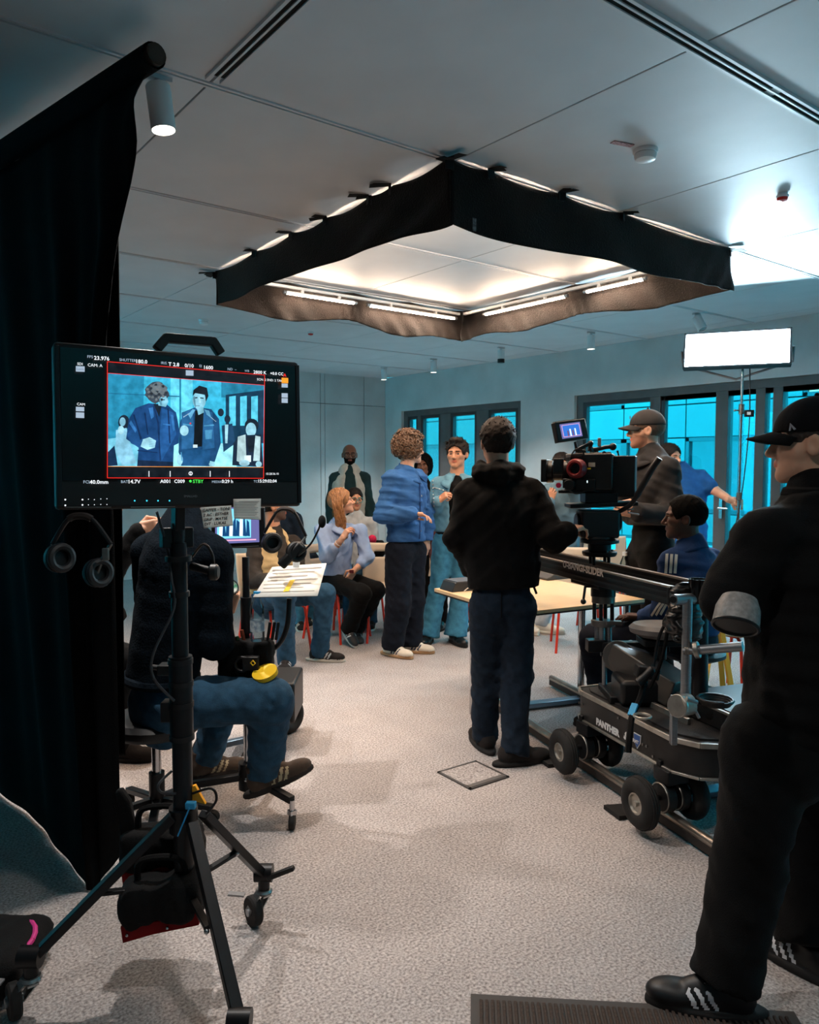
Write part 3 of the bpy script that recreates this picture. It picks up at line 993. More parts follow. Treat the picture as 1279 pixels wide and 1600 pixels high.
def make_hair(hd, style, h=.006, seed=0, vol=1.0):
    """returns MB of hair following the head frame"""
    S, L, ax, c = hd['S'], hd['L'], hd['ax'], hd['c']
    I = np.eye(3, dtype=np.float32)
    mb = MB()
    def base(P):
        q = L(P)
        t = {'short': .012, 'quiff': .013, 'crop': .0045, 'bob': .022, 'curly': .010, 'long': .016, 'bun': .010}[style] * vol
        d = d_ell(q, (0, -.016, .033), I, (.077 + t, .098 + t, .088 + t))
        if style == 'quiff':
            d = smin(d, d_ell(q, (0, .045, .112), I, (.052, .05, .026)), .02)
        if style == 'bob':
            d = smin(d, d_ell(q, (0, -.03, -.03), I, (.095, .075, .09)), .03)
        face = d_ell(q, (0, .095, -.035), I, (.078 if style != 'bob' else .062, .085, (.105 if style != 'crop' else .118)))
        d = smax(d, -face, .01)
        lowz = {'short': -.055, 'quiff': -.05, 'crop': -.035, 'bob': -.12, 'curly': -.075, 'long': -.08, 'bun': -.06}[style]
        d = smax(d, lowz - q[:, 2], .012)
        if style in ('short', 'quiff', 'crop'):   # clear the ear and in front of it
            d = smax(d, -(d_ell(np.abs(q) * np.array((1, 0, 0)) + q * np.array((0, 1, 1)), (.085, .004, -.03), I, (.03, .034, .052))), .008)
        n = wrinkle(q, .0028 if style == 'crop' else .0035 if style in ('short', 'quiff', 'bob', 'bun') else .0012, 120 if style not in ('bob', 'crop') else (70 if style == 'bob' else 190), seed + 3)
        return (d + n) * S
    lo, hi = bounds([c], .19 * S)
    vs, fs = nets(base, lo, hi, h * S)
    add_np(mb, vs, fs)
    rnd = random.Random(seed)
    if style == 'curly':
        for i in range(460):
            th = rnd.uniform(0, 2 * PI); z = rnd.uniform(-.95, 1.0)
            r = math.sqrt(max(0, 1 - z * z))
            p = Vector((r * math.cos(th) * .088, -.018 + r * math.sin(th) * .108, .035 + z * .098))
            if p.y > .045 and p.z < .075 or p.z < rnd.uniform(-.085, -.03):
                continue
            o = Vector((p.x, (p.y + .018), p.z - .02)).normalized()
            a = Vector((rnd.uniform(-1, 1), rnd.uniform(-1, 1), rnd.uniform(-.6, 1))).normalized()
            a = (a - o * a.dot(o)).normalized()
            b = o.cross(a)
            R = rnd.uniform(.011, .020); lift = rnd.uniform(0, .022)
            st = rnd.uniform(0, 6.3)
            pts = []
            for k in range(11):
                t = st + k * .75
                pts.append(hd['W'](p + o * (.002 + lift + .0022 * k) + a * (R * math.cos(t)) + b * (R * math.sin(t))))
            mb.tube(pts, [.0052 * S * (1 - .05 * k) for k in range(11)], 5)
    if style == 'long':
        for i in range(150):
            sd = rnd.choice((-1, 1))
            x0 = rnd.uniform(.0, .075); y0 = rnd.uniform(-.10, .045)
            rr = 1 - (x0 / .092) ** 2 - ((y0 + .016) / .114) ** 2
            if rr < 0:
                continue
            z0 = .035 + .104 * math.sqrt(rr)
            ph = rnd.uniform(0, 6.3); am = rnd.uniform(.006, .014); ln = rnd.uniform(.2, .33)
            pts = []
            for k in range(16):
                t = k / 15
                ang = min(1, t * 2.2)
                ex = Vector((sd * (x0 + (.098 - x0) * ang), y0 + (-.055 - y0) * ang * (.55 if y0 > -.02 else .25), z0 + (.0 - z0) * ang ** 1.5))
                dn = max(0, t - .4) / .6 * ln
                ex += Vector((sd * .012 * math.sin(3 * t), -.03 * max(0, t - .4), -dn))
                ex += Vector((am * math.sin(ph + t * 17), am * math.cos(ph + t * 15), 0)) * min(1, t * 1.6)
                pts.append(hd['W'](ex))
            mb.tube(pts, [.0075 * S * (1 - .55 * k / 15) for k in range(16)], 5)
    if style in ('short', 'quiff'):
        for i in range(130):                       # loose locks so the outline is not a shell
            th = rnd.uniform(0, 2 * PI); z = rnd.uniform(.1, 1)
            r = math.sqrt(max(0, 1 - z * z))
            p = Vector((r * math.cos(th) * .086, -.016 + r * math.sin(th) * .108, .033 + z * .098))
            if p.y > .05 and p.z < .085:
                continue
            o = Vector((p.x, p.y + .016, p.z - .02)).normalized()
            dv = Vector((rnd.uniform(-.5, .5), .5 if style == 'quiff' else rnd.uniform(-.4, .5), rnd.uniform(-.2, .5)))
            L_ = rnd.uniform(.012, .022) * (1.5 if p.y > .02 else .8) if style == 'quiff' else rnd.uniform(.005, .012)
            mb.tube([hd['W'](p - o * .004), hd['W'](p + o * (.5 * L_) + dv * (.3 * L_)), hd['W'](p + o * (.8 * L_) + dv * L_)], [.0055 * S, .004 * S, .001 * S], 5)
    return mb

def make_cap(hd, parent, m, brimm=None, logo=None):
    S = hd['S']; L = hd['L']; I = np.eye(3, dtype=np.float32)
    def dome(P):
        q = L(P)
        d = d_ell(q, (0, -.012, .035), I, (.089, .110, .100))
        d = smax(d, .032 + .10 * (q[:, 1] < -.2) - q[:, 2], .006)
        seam = np.minimum(np.abs(q[:, 0]), np.abs(np.abs(q[:, 0]) - .75 * np.abs(q[:, 1] + .012)))
        return (d + .0012 * np.exp(-(seam / .004) ** 2)) * S
    mb = MB()
    lo, hi = bounds([hd['c']], .17 * S)
    vs, fs = nets(dome, lo, hi, .0055 * S)
    add_np(mb, vs, fs)
    cp = put('cap', mb, m, parent, angle=60)
    def br(a, b):
        t = (a - .5) * 2
        y = .085 * math.sqrt(max(0, 1 - (t * .92) ** 2)) + b * .082 * math.sqrt(max(0.05, 1 - (t * .98) ** 2))
        return hd['W'](Vector((t * .078, y, .038 - .022 * b - .022 * t * t * (1 - .0 * b))))
    put('cap_brim', MB().grid(br, 18, 6), brimm or m, cp, solid=.005 * S, angle=60)
    put('cap_button', MB().ball(hd['W']((0, -.012, .137)), .007 * S, 10, 6), m, cp)
    return cp

# ------------------------------------------------------------------ hand
def make_hand(mb, wrist, d, palm_n, side, S=1.0, curl=.5, thumb=.4, h=.0034, point=None, arm=None):
    """wrist point, d = direction of the fingers, palm_n = direction the palm faces, side +1 right hand / -1 left"""
    w = V3(wrist)
    dv = Vector(d).normalized(); pn = Vector(palm_n); pn = (pn - dv * pn.dot(dv)).normalized()
    sv = dv.cross(pn).normalized() * side          # towards the thumb
    A = lambda a, b, c_: w + (V3(sv) * a + V3(dv) * b + V3(pn) * c_) * S
    prims = []
    axm = np.array([V3(sv), V3(dv), V3(pn)], dtype=np.float32)
    prims.append(lambda P: d_box(P, A(0, .052, 0), axm, (.040 * S, .048 * S, .0145 * S), .0135 * S))
    prims.append(lambda P: d_cone(P, A(0, -.03, 0), A(0, .02, 0), .026 * S, .028 * S))
    if arm is not None:
        prims.append(lambda P: d_cone(P, w, V3(arm), .027 * S, .034 * S))
    pts = [A(0, -.05, 0), A(.05, .1, .05), A(-.05, .1, -.03), A(0, .19, .05), A(.1, .1, .04), A(.05, .0, .06)]
    if arm is not None:
        pts.append(V3(arm))
    fin = [(.030, .096, .044, .027, .022, .0082), (.010, .100, .049, .030, .023, .0085), (-.011, .097, .045, .028, .022, .0080), (-.031, .089, .035, .022, .019, .0072)]
    for i, (sx, by, l1, l2, l3, r) in enumerate(fin):
        cu = curl * (1 + .10 * i)
        if point and i == 0:
            cu = .12
        p = np.array((sx * .95, by - .004, 0.0)); a = 0.0
        sp = (sx) * 1.1 * (1 - curl * .5)
        for li, (l, ra, rb) in enumerate(((l1, r, r * .93), (l2, r * .93, r * .86), (l3, r * .86, r * .72))):
            a += cu * (1.0, 1.25, .9)[li]
            q = p + np.array((sp * l, math.cos(a) * l, math.sin(a) * l))
            pa, qa = A(*p), A(*q)
            prims.append(lambda P, pa=pa, qa=qa, ra=ra, rb=rb: d_cone(P, pa, qa, ra * S, rb * S))
            pts.append(qa)
            p = q
    t0 = A(.030, .018, .006); t1 = A(.050 + .012 * (1 - thumb), .050, .012 + .022 * thumb); t2 = A(.050 - .016 * thumb, .082, .016 + .034 * thumb)
    t3 = A(.044 - .030 * thumb, .104, .018 + .04 * thumb)
    for pa, qa, ra, rb in ((t0, t1, .0135, .0105), (t1, t2, .0105, .0090), (t2, t3, .0088, .0072)):
        prims.append(lambda P, pa=pa, qa=qa, ra=ra, rb=rb: d_cone(P, pa, qa, ra * S, rb * S))
    lo, hi = bounds(pts, .02)
    vs, fs = nets(solid(prims, .0055 * S), lo, hi, h * S)
    add_np(mb, vs, fs)

# ------------------------------------------------------------------ shoe
def make_shoe(parent, ankle, toe_dir, upper, sole, S=1.0, kind='sneaker', ground=0.0, pitch=0.0, stripe=None, toe=None):
    d = Vector(toe_dir); d.z = 0; d.normalize()
    x = Vector((d.y, -d.x, 0)); u = ZV.copy()
    if pitch:
        d2 = d * math.cos(pitch) + u * math.sin(pitch); u = u * math.cos(pitch) - d * math.sin(pitch); d = d2
    a = Vector(ankle)
    o = a - u * (.088 * S) if ground is None else Vector((a.x, a.y, ground))
    ax = np.array([V3(x), V3(d), V3(u)], dtype=np.float32)
    L = lambda P: (P - V3(o)) @ ax.T / S
    boot = kind == 'boot'
    def fn(P):
        q = L(P)
        dd = d_cone(q, (0, -.045, .048), (0, .05, .045), .040, .042)
        dd = smin(dd, d_ell(q, (.004, .120, .036), np.eye(3, dtype=np.float32), (.046, .075, .034)), .03)
        dd = smin(dd, d_cone(q, (0, -.03, .07), (0, -.025, .135 if boot else .10), .042, .043 if boot else .040), .025)
        tongue = d_cone(q, (0, .01, .09), (0, .075, .062), .025, .022)
        dd = smin(dd, tongue, .015)
        dd = smax(dd, .004 - q[:, 2], .004)
        dd = smin(dd, smax(d_ell(q, (0, .04, .012), np.eye(3, dtype=np.float32), (.050, .158, .05)), np.abs(q[:, 2] - .012) - .012, .003), .003)
        dd = smax(dd, q[:, 2] - (.13 if boot else .095), .004)
        return dd * S
    lo, hi = bounds([o, o + d * .21 * S + u * .02, o - d * .12 * S + u * .15 * S, o + u * .15 * S], .07 * S)
    vs, fs = nets(fn, lo, hi, .0065 * S)
    q = L(vs[fs].mean(1))
    mi = (q[:, 2] < .025).astype(int)
    ms = [upper, sole]
    if stripe is not None:
        ms.append(stripe)
        s = (q[:, 1] - .55 * q[:, 2] + .004) / .026
        st = (np.abs(q[:, 0]) > .024) & (q[:, 2] > .026) & (q[:, 2] < .075) & (s > 0) & (s < 3) & ((s % 1) < .5)
        mi[st] = 2
    mb = MB()
    add_np(mb, vs, fs, mi)
    sh = put('shoe', mb, ms, parent, angle=70)
    lace = MB()
    for k in range(4):
        y = .03 + .014 * k; z = .104 - .0125 * k
        lace.tube([o + (x * sx + d * (y + .004 * abs(sx) / .02) + u * (z - abs(sx) * .25)) * S for sx in (-.022, -.01, 0, .01, .022)], .0028 * S, 5)
    put('laces', lace, stripe or sole, sh)
    return sh
# ================================================================== PERSON ASSEMBLY
def gar(parent, name, prims, pts, m, r=.16, h=.012, k=.03, wr=(.006, 22, 1), cuts=(), minus=(), mats=None, tagfn=None, angle=75, cut_r=.004):
    lo, hi = bounds(pts, r)
    vs, fs = nets(solid(prims, k, cuts, wr, minus, cut_r), lo, hi, h)
    mb = MB()
    mi = None
    if tagfn is not None:
        mi = tagfn(vs[fs].mean(1))
    add_np(mb, vs, fs, mi)
    return put(name, mb, mats or m, parent, angle=angle)

def C_(a, b, ra, rb):
    a = Vector(a); b = Vector(b)
    return lambda P: d_cone(P, a, b, ra, rb)

def T_(a, b, ra, rb, fwd, k=.66):
    a = Vector(a); b = Vector(b); f = Vector(fwd).normalized()
    return lambda P: d_flat(P, a, b, ra, rb, None, f, k)

class Person:
    """joints are world points; body height scale S"""
    def __init__(s, label, base, torso_az, head, head_az, neck, pelvis, sh, skin, S=1.0, head_up=0.0, head_tilt=None, group=None, female=False, hair=None, hairc=None, hseed=1, vol=1.0,
                 beard=None, cap=None, hh=.0048, gaze=0.0, HS=1.0, brow=1.0, bvox=.02, lowhead=False, beardc=None):
        s.S = S
        base = Vector(base)
        s.t = thing('person', label, 'person', (base.x, base.y, 0), 0, group)
        s.f = azv(torso_az)
        s.rt = s.f.cross(ZV).normalized()          # the person's own right
        s.neck = Vector(neck); s.pel = Vector(pelvis)
        s.sh = {1: Vector(sh[0]), -1: Vector(sh[1])}    # 1 right, -1 left
        s.up = (s.neck - s.pel).normalized()
        s.skin = skin
        s.mb = MB()
        s.pts = []
        hf = azv(head_az, head_up)
        upv = ZV if head_tilt is None else Vector(head_tilt).normalized()
        s.hd = make_head(s.mb, head, hf, upv, HS, hh, neck=s.neck - ZV * .03, beard=beard, gaze=gaze, female=female, brow=brow)
        s.hairc = hairc
        s.hairstyle = (hair, hseed, vol)
        s.core = []
        s.corep = []
        S_ = S
        s.core.append(T_(s.pel, s.neck - s.up * .17 * S_, .135 * S_, .145 * S_, s.f, .6)); s.corep += [s.pel, s.neck]
        for i in (1, -1):
            s.core.append(C_(s.neck - s.up * .05, s.sh[i] - s.up * .02, .045 * S_, .045 * S_))
        s.bvox = bvox
        s.beardc = beardc
        s.capm = cap
    def arm(s, i, elbow, wrist, hd=None, pn=None, curl=.5, thumb=.4, point=None, bare=0.0, hand=True, hh=.0038):
        S = s.S
        e = Vector(elbow); w = Vector(wrist)
        s.core += [C_(s.sh[i], e, .042 * S, .036 * S), C_(e, w, .036 * S, .025 * S)]
        s.corep += [s.sh[i], e, w]
        if not hasattr(s, 'arms'):
            s.arms = {}
        s.arms[i] = (e, w)
        if hand:
            dirv = Vector(hd) if hd is not None else (w - e).normalized()
            pv = Vector(pn) if pn is not None else -ZV
            make_hand(s.mb, w, dirv, pv, i, S * .98, curl, thumb, hh, point, arm=w.lerp(e, .45) if bare else w.lerp(e, .15))
    def leg(s, i, hip, knee, ankle):
        S = s.S
        h, k, a = Vector(hip), Vector(knee), Vector(ankle)
        s.core += [C_(h, k, .075 * S, .05 * S), C_(k, a, .048 * S, .032 * S)]
        s.corep += [h, k, a]
        if not hasattr(s, 'legs'):
            s.legs = {}
        s.legs[i] = (h, k, a)
    def trousers(s, m, w=1.0, ankle=.055, hem=None, knee=.072, thigh=.098, wr=(.007, 20, 5), waist=None, name='trousers', h=.013, hip=.17, flare=None, mats=None, tagfn=None, cover=.03):
        S = s.S
        pr, pts = [], []
        wz = (waist if waist is not None else s.pel + s.up * .10 * S) + s.up * .0
        pr.append(T_(s.pel - s.up * .02, wz, hip * S, hip * .80 * S, s.f, .68)); pts += [s.pel, wz]
        cuts = []
        for i, (hp, kn, an) in s.legs.items():
            fl = flare or ankle
            foot = an + (an - kn).normalized() * cover
            dn = (foot - kn).normalized()
            pr += [C_(hp, kn, thigh * S, knee * S), (lambda P, kn=kn, foot=foot, dn=dn, fl=fl: smax(d_cone(P, kn, foot + dn * .05, knee * S, fl * S), (P - V3(foot)) @ V3(dn), .004))]
            pts += [hp, kn, foot]
        o = gar(s.t, name, pr, pts, m, r=.17, h=h, k=.04, wr=wr, cuts=cuts, mats=mats, tagfn=tagfn)
        return o
    def jacket(s, m, name='jacket', hem=None, chest=.195, hipw=.18, sleeve=(.068, .056, .046), wr=(.008, 18, 2), h=.012, sleeve_to=1.0, depth=.68, collar=.0, k=.03, mats=None, tagfn=None, open_front=0.0, minus=(), sl=(1, -1), sleeve_cut=None, bulk=0.0, neck_r=.064, shr=.06):
        S = s.S
        hemp = Vector(hem) if hem is not None else s.pel - s.up * .02
        pr, pts = [], [hemp, s.neck, s.neck + ZV * .06]
        pr.append(T_(hemp - s.up * .06, s.neck - s.up * .20 * S, hipw * S, chest * S, s.f, depth))
        pr.append(T_(s.neck - s.up * .20 * S, s.neck - s.up * .10 * S, chest * S * .98, chest * .72 * S, s.f, depth))
        for i in (1, -1):
            pr.append(C_(s.neck - s.up * .035 * S, s.sh[i], .060 * S, shr * S))
        pr.append(C_(s.neck - s.up * .06 * S, s.neck + ZV * .018 * S, .080 * S, .066 * S)) if not open_front else None
        pr = [q for q in pr if q is not None]
        for i in sl:
            e, w = s.arms[i]
            if sleeve_to >= 1.0:
                w2 = e.lerp(w, min(1.0, sleeve_to - .03))
                pr += [C_(s.sh[i], e, sleeve[0] * S, sleeve[1] * S), C_(e, w2, sleeve[1] * S, sleeve[2] * S)]
                pts += [s.sh[i], e, w2]
            else:
                e2 = s.sh[i].lerp(e, min(1, sleeve_to * 2))
                pr += [C_(s.sh[i], e2, sleeve[0] * S, sleeve[1] * S)]
                pts += [s.sh[i], e2]
                if sleeve_to > .5:
                    w2 = e.lerp(w, (sleeve_to - .5) * 2)
                    pr += [C_(e, w2, sleeve[1] * S, sleeve[2] * S)]
                    pts += [w2]
        if collar:
            nb = s.neck - ZV * .02 - s.f * .0
            pr.append(C_(nb, nb + ZV * collar, neck_r * S, (neck_r - .006) * S))
        if bulk:
            pr.append(T_(s.pel + s.up * .1 + s.f * .03, s.pel + s.up * .25 + s.f * .02, .15 * S + bulk, .15 * S + bulk, s.f, .75))
        cuts = [(hemp, -s.up)]
        mn = list(minus)
        if open_front:
            o = s.neck + s.f * .20
            mn.append((lambda P, s=s, op=open_front: d_cone(P, s.neck + s.f * .13 + s.up * .03, s.pel + s.f * .17 - s.up * .2, op * 1.35, op), .01))
        return gar(s.t, name, pr, pts, m, r=.22, h=h, k=k, wr=wr, cuts=cuts, minus=mn, mats=mats, tagfn=tagfn, cut_r=.005)
    def shoes(s, upper, sole, dirs, kind='sneaker', stripe=None, ground=0.0, pitch=(0, 0), SS=1.0):
        for j, i in enumerate((1, -1)):
            if i in s.legs:
                make_shoe(s.t, s.legs[i][2], dirs[j], upper, sole, SS * s.S, kind, ground, pitch[j], stripe)
    def done(s):
        lo, hi = bounds(s.corep, .16)
        vs, fs = nets(solid(s.core, .03), lo, hi, s.bvox)
        add_np(s.mb, vs, fs)
        lip = mat('lips_' + s.skin.name, tuple(int(255 * (v ** (1 / 2.2)) * q) for v, q in zip(s.skin.node_tree.nodes['Principled BSDF'].inputs['Base Color'].default_value[:3], (.92, .72, .72))), .45)
        hc = s.hairc or mat('hair_dark', (28, 22, 20), .55, var=.3, vscale=60)
        o = put('body', s.mb, [s.skin, lip, s.beardc or hc, mat('eye_white', (140, 134, 130), .25), mat('iris', (35, 26, 22), .15)], s.t, angle=80)
        st, sd, vol = s.hairstyle
        if st:
            put('hair', make_hair(s.hd, st, seed=sd, vol=vol), hc, s.t, angle=80)
        if s.capm:
            make_cap(s.hd, s.t, s.capm)
        return o

def collar_flaps(p, m, parent, w=.085, dz=.0, spread=1.0, drop=.09, back=True):
    """a turned-down shirt collar round the neck of person p"""
    S = p.S
    n = p.neck + ZV * (.030 + dz)
    def fn(u, v):
        a = (u - .5) * 2 * PI * .86
        r0 = .070 * S
        d = -p.f * math.cos(a) + p.rt * math.sin(a)
        front = (1 - math.cos(a)) / 2
        top = n + d * r0 + ZV * (.022 - .05 * front) + p.f * .008
        out = d * (.022 + .062 * front) * spread + p.rt * (math.copysign(.012, math.sin(a)) * front)
        return top + out * v - ZV * (.045 + (drop - .045) * front ** 2) * v
    return put('collar', MB().grid(fn, 26, 4), m, parent, solid=.006, angle=70)

# ================================================================== THE PEOPLE
from mathutils.bvhtree import BVHTree
BV = {}
def hit(o, px, py):
    """where the line of sight through a pixel meets the surface of o (world point, normal)"""
    if o.name not in BV:
        M = MW[o.name]
        BV[o.name] = BVHTree.FromPolygons([M @ v.co for v in o.data.vertices], [tuple(p.vertices) for p in o.data.polygons])
    d = ray(px, py).normalized()
    loc, n, i, dist = BV[o.name].ray_cast(CAM, d)
    if loc is None:
        return None, None
    if n.dot(d) > 0:
        n = -n
    return loc, n
def ribbon(o, path, w, m, parent, name, th=.003, step=5):
    """a strip of cloth or seam laid on the surface of o along a pixel path, w metres wide"""
    pts = []
    for (a, b) in zip(path[:-1], path[1:]):
        n = max(1, int(math.hypot(b[0] - a[0], b[1] - a[1]) / step))
        for k in range(n):
            pts.append((a[0] + (b[0] - a[0]) * k / n, a[1] + (b[1] - a[1]) * k / n))
    pts.append(path[-1])
    hs = [hit(o, *p) for p in pts]
    hs = [(l + n * .002, n) for l, n in hs if l is not None]
    if len(hs) < 2:
        return None
    mb = MB()
    vs, fs = [], []
    for i, (l, n) in enumerate(hs):
        t = hs[min(i + 1, len(hs) - 1)][0] - hs[max(i - 1, 0)][0]
        s = n.cross(t)
        s = s.normalized() if s.length > 1e-9 else RT
        vs += [l - s * (w / 2), l + s * (w / 2), l + s * (w / 2) + n * th, l - s * (w / 2) + n * th]
        if i:
            a = (i - 1) * 4; b = i * 4
            for q in range(4):
                fs.append((a + q, a + (q + 1) % 4, b + (q + 1) % 4, b + q))
    fs += [(0, 1, 2, 3), ((len(hs) - 1) * 4 + 3, (len(hs) - 1) * 4 + 2, (len(hs) - 1) * 4 + 1, (len(hs) - 1) * 4)]
    mb.add(vs, fs)
    return put(name, mb, m, parent)
def studs(o, pix, r, m, parent, name='stud'):
    mb = MB()
    for p in pix:
        l, n = hit(o, *p)
        if l is not None:
            mb.ball(l + n * r * .3, r, 8, 5)
    return put(name, mb, m, parent) if mb.v else None
def line_pts(a, b, n):
    return [(a[0] + (b[0] - a[0]) * k / (n - 1), a[1] + (b[1] - a[1]) * k / (n - 1)) for k in range(n)]
def drop(p, z=.09):
    return Vector((p[0], p[1], z))

FAIR = skin_mat('fair', (214, 160, 132)); TAN = skin_mat('tan', (196, 138, 106)); BROWN = skin_mat('brown', (120, 76, 56)); DEEP = skin_mat('deep', (84, 54, 42))
def cloth(name, c, var=.18, vs=14, bump=.25, bs=260, rough=.9, sheen=.02):
    return mat(name, c, rough, var=var, vscale=vs, bump=bump, bscale=bs, spec=.15, sheen=sheen)
BLKC = cloth('black_cotton', (9, 9, 10))
HOODC = cloth('black_hoodie_cotton', (9, 8, 9))
JEAN_D = cloth('dark_blue_denim', (22, 33, 46), .25, 30)
JEAN_M = cloth('mid_blue_denim', (40, 70, 92), .25, 25)
JEAN_T = cloth('light_blue_denim', (66, 128, 156), .2, 25)
BLUEJ = cloth('blue_work_jacket_cotton', (52, 94, 146), .15, 12)
NAVYT = cloth('navy_corduroy', (15, 20, 31), .25, 40)
WHITES = cloth('white_leather', (214, 205, 190), .06, bump=.05, rough=.55)
DKSHOE = cloth('dark_suede', (38, 34, 33), .2)
SOLEW = mat('white_sole', (205, 198, 186), .7)
SOLED = mat('dark_sole', (24, 22, 22), .8)
HAIRD = mat('hair_dark', (30, 22, 18), .7, spec=.2, var=.35, vscale=70)
HAIRB = mat('hair_brown_curls', (112, 84, 64), .55, var=.35, vscale=50)
HAIRL = mat('hair_honey_blond', (150, 104, 66), .5, var=.35, vscale=40)
HAIRG = mat('hair_black_crop', (11, 9, 8), .9, spec=.08, var=.3, vscale=90)
R_, F_ = RT, FH

# ---------------------------------------------------------------- hooded man with his back to us
dep = 4.12
J = lambda x, y, dd=0.0: D(x, y, dep + dd)
p = Person('man in black hoodie and dark jeans seen from behind, reaching to the film camera', J(785, 1180), 0, J(776, 692), -8, J(777, 742), J(783, 932), (J(830, 772), J(733, 774)), FAIR, hair='short', hairc=HAIRD, hseed=4, HS=1.04, vol=1.0)
p.arm(1, J(862, 840, -.10), J(883, 832, -.16), R_ * .8 + F_ * .35 + ZV * .25, -ZV, .55, .5)
p.arm(-1, J(715, 842, 0), J(738, 890, .16), hand=False)
p.leg(1, J(808, 955), J(807, 1052, .02), drop(J(803, 1165, -.10)))
p.leg(-1, J(762, 955), J(759, 1045, .08), drop(J(757, 1145, .12)))
p.trousers(JEAN_D, waist=J(783, 905), knee=.074, ankle=.066, thigh=.095, hip=.165, wr=(.008, 24, 8), cover=.035)
p.shoes(DKSHOE, SOLED, (azv(72), azv(-15)), SS=1.06)
o = p.jacket(HOODC, 'hoodie', hem=J(785, 918), chest=.205, hipw=.178, sleeve=(.075, .064, .052), wr=(.011, 15, 3), sleeve_to=.95 + .05, depth=.72, shr=.068)
gar(p.t, 'hood', [C_(p.neck - azv(0) * .05 - R_ * .08 + ZV * .01, p.neck - azv(0) * .075 + ZV * .005, .05, .062), C_(p.neck - azv(0) * .075 + ZV * .005, p.neck - azv(0) * .05 + R_ * .08 + ZV * .01, .062, .05),
    C_(p.neck - R_ * .09 + ZV * .02, p.neck - R_ * .05 + F_ * .07 - ZV * .01, .045, .04), C_(p.neck + R_ * .09 + ZV * .02, p.neck + R_ * .05 + F_ * .07 - ZV * .01, .045, .04), C_(p.neck - F_ * .08 - ZV * .01, p.neck - F_ * .075 - ZV * .08, .06, .03)],
    [p.neck], HOODC, r=.24, h=.011, wr=(.010, 26, 9))
e, w = p.arms[1]
put('plaid_cuff', MB().tube([e.lerp(w, .70), e.lerp(w, .85), e.lerp(w, .98)], [.046, .045, .042], 16), mat('plaid_flannel', (30, 42, 66), .9, col2=(150, 160, 172), vscale=70, stretch=(1, 1, 3)), p.t)
put('drawstring_tab', MB().beam(J(828, 902, -.06), J(838, 928, -.07), .016, .008), BLKC, p.t)
l_ = ribbon([c for c in p.t.children if c.name.startswith('trousers')][0], [(783, 926), (783, 965)], .006, BLKC, p.t, 'seam')
p.done()

# ---------------------------------------------------------------- curly-haired man in the blue jacket
dep = 6.36
J = lambda x, y, dd=0.0: D(x, y, dep + dd)
p = Person('curly-haired man in blue work jacket and cream striped sneakers, gesturing', J(630, 1020), 108, J(641, 702), 66, J(633, 738), J(634, 850), (J(614, 752, -.14), J(650, 750, .16)), FAIR, hair='curly', hairc=HAIRB, hseed=3, HS=1.03)
p.arm(1, J(598, 803, -.20), J(642, 803, -.26), R_ * 1 - ZV * .05, R_ * .1 - F_ * .2 + ZV * -.8, .35, .5)
p.arm(-1, J(664, 798, .22), J(666, 842, .18), -ZV + R_ * .1, F_ * .5 - R_, .3, .3)
p.leg(1, J(622, 862, -.09), J(622, 945, -.10), drop(J(613, 1015, -.06)))
p.leg(-1, J(645, 862, .09), J(645, 940, .05), drop(J(641, 1005, .06)))
p.trousers(NAVYT, waist=J(634, 835), knee=.092, ankle=.088, thigh=.108, hip=.17, wr=(.008, 20, 4), cover=.03)
p.shoes(WHITES, mat('gum_sole', (176, 138, 100), .7), (azv(128), azv(108)), stripe=mat('stripe_navy', (34, 44, 70), .6), SS=1.08)
o = p.jacket(BLUEJ, hem=J(634, 846), chest=.205, hipw=.19, sleeve=(.074, .062, .052), wr=(.015, 15, 6), depth=.74, collar=.02, shr=.066, h=.0105)
collar_flaps(p, BLUEJ, p.t, spread=1.25, drop=.10)
for i in (1, -1):
    e, w = p.arms[i]
    put('cuff', MB().tube([e.lerp(w, .76), e.lerp(w, .98)], [.056, .053], 16), BLUEJ, p.t)
ribbon(o, [(655, 752), (656, 800), (655, 842)], .012, cloth('jacket_placket', (34, 62, 110)), p.t, 'placket')
ribbon(o, [(657, 760), (661, 761)], .004, BLUEJ, p.t, 'pocket_seam')
studs(o, [(658, 775), (658, 800), (657, 830)], .006, CHROME, p.t, 'button')
put('undershirt', MB().tube([p.neck + p.f * .035 - ZV * .02, p.neck + p.f * .09 - ZV * .16], [.05, .045], 14), BLKC, p.t)
p.done()

# ---------------------------------------------------------------- man in studded denim
dep = 6.78
J = lambda x, y, dd=0.0: D(x, y, dep + dd)
p = Person('dark-haired man in studded denim jacket and flared jeans facing the viewer', J(695, 1005), 178, J(714, 710), 200, J(713, 745), J(708, 840), (J(686, 757, .02), J(742, 757, 0)), TAN, hair='quiff', hairc=HAIRD, hseed=9, HS=1.09, gaze=-.4)
p.arm(1, J(678, 802, 0), J(684, 783, -.24), R_ * .55 + ZV * .45 - F_ * .2, R_ * .5 - ZV * .6 + F_ * .5, .95, .7)
p.arm(-1, J(752, 803, 0), J(752, 848, -.05), -ZV, F_, .4)
p.leg(1, J(693, 852), J(683, 925, -.02), drop(J(668, 1000, -.02)))
p.leg(-1, J(722, 852), J(718, 930, -.02), drop(J(712, 1002, -.04)))
p.trousers(JEAN_T, waist=J(708, 822), knee=.072, ankle=.10, thigh=.095, hip=.16, wr=(.006, 22, 4), flare=.105, cover=.02)
p.shoes(mat('black_leather', (16, 15, 15), .3), SOLED, (azv(195), azv(158)), kind='boot', SS=1.05)
WASH = cloth('washed_denim', (100, 142, 160), .15, 20)
o = p.jacket(WASH, 'denim_jacket', hem=J(708, 832), chest=.192, hipw=.165, sleeve=(.068, .056, .047), wr=(.006, 20, 4), depth=.7, open_front=.06, shr=.062)
collar_flaps(p, WASH, p.t, spread=1.2, drop=.11)
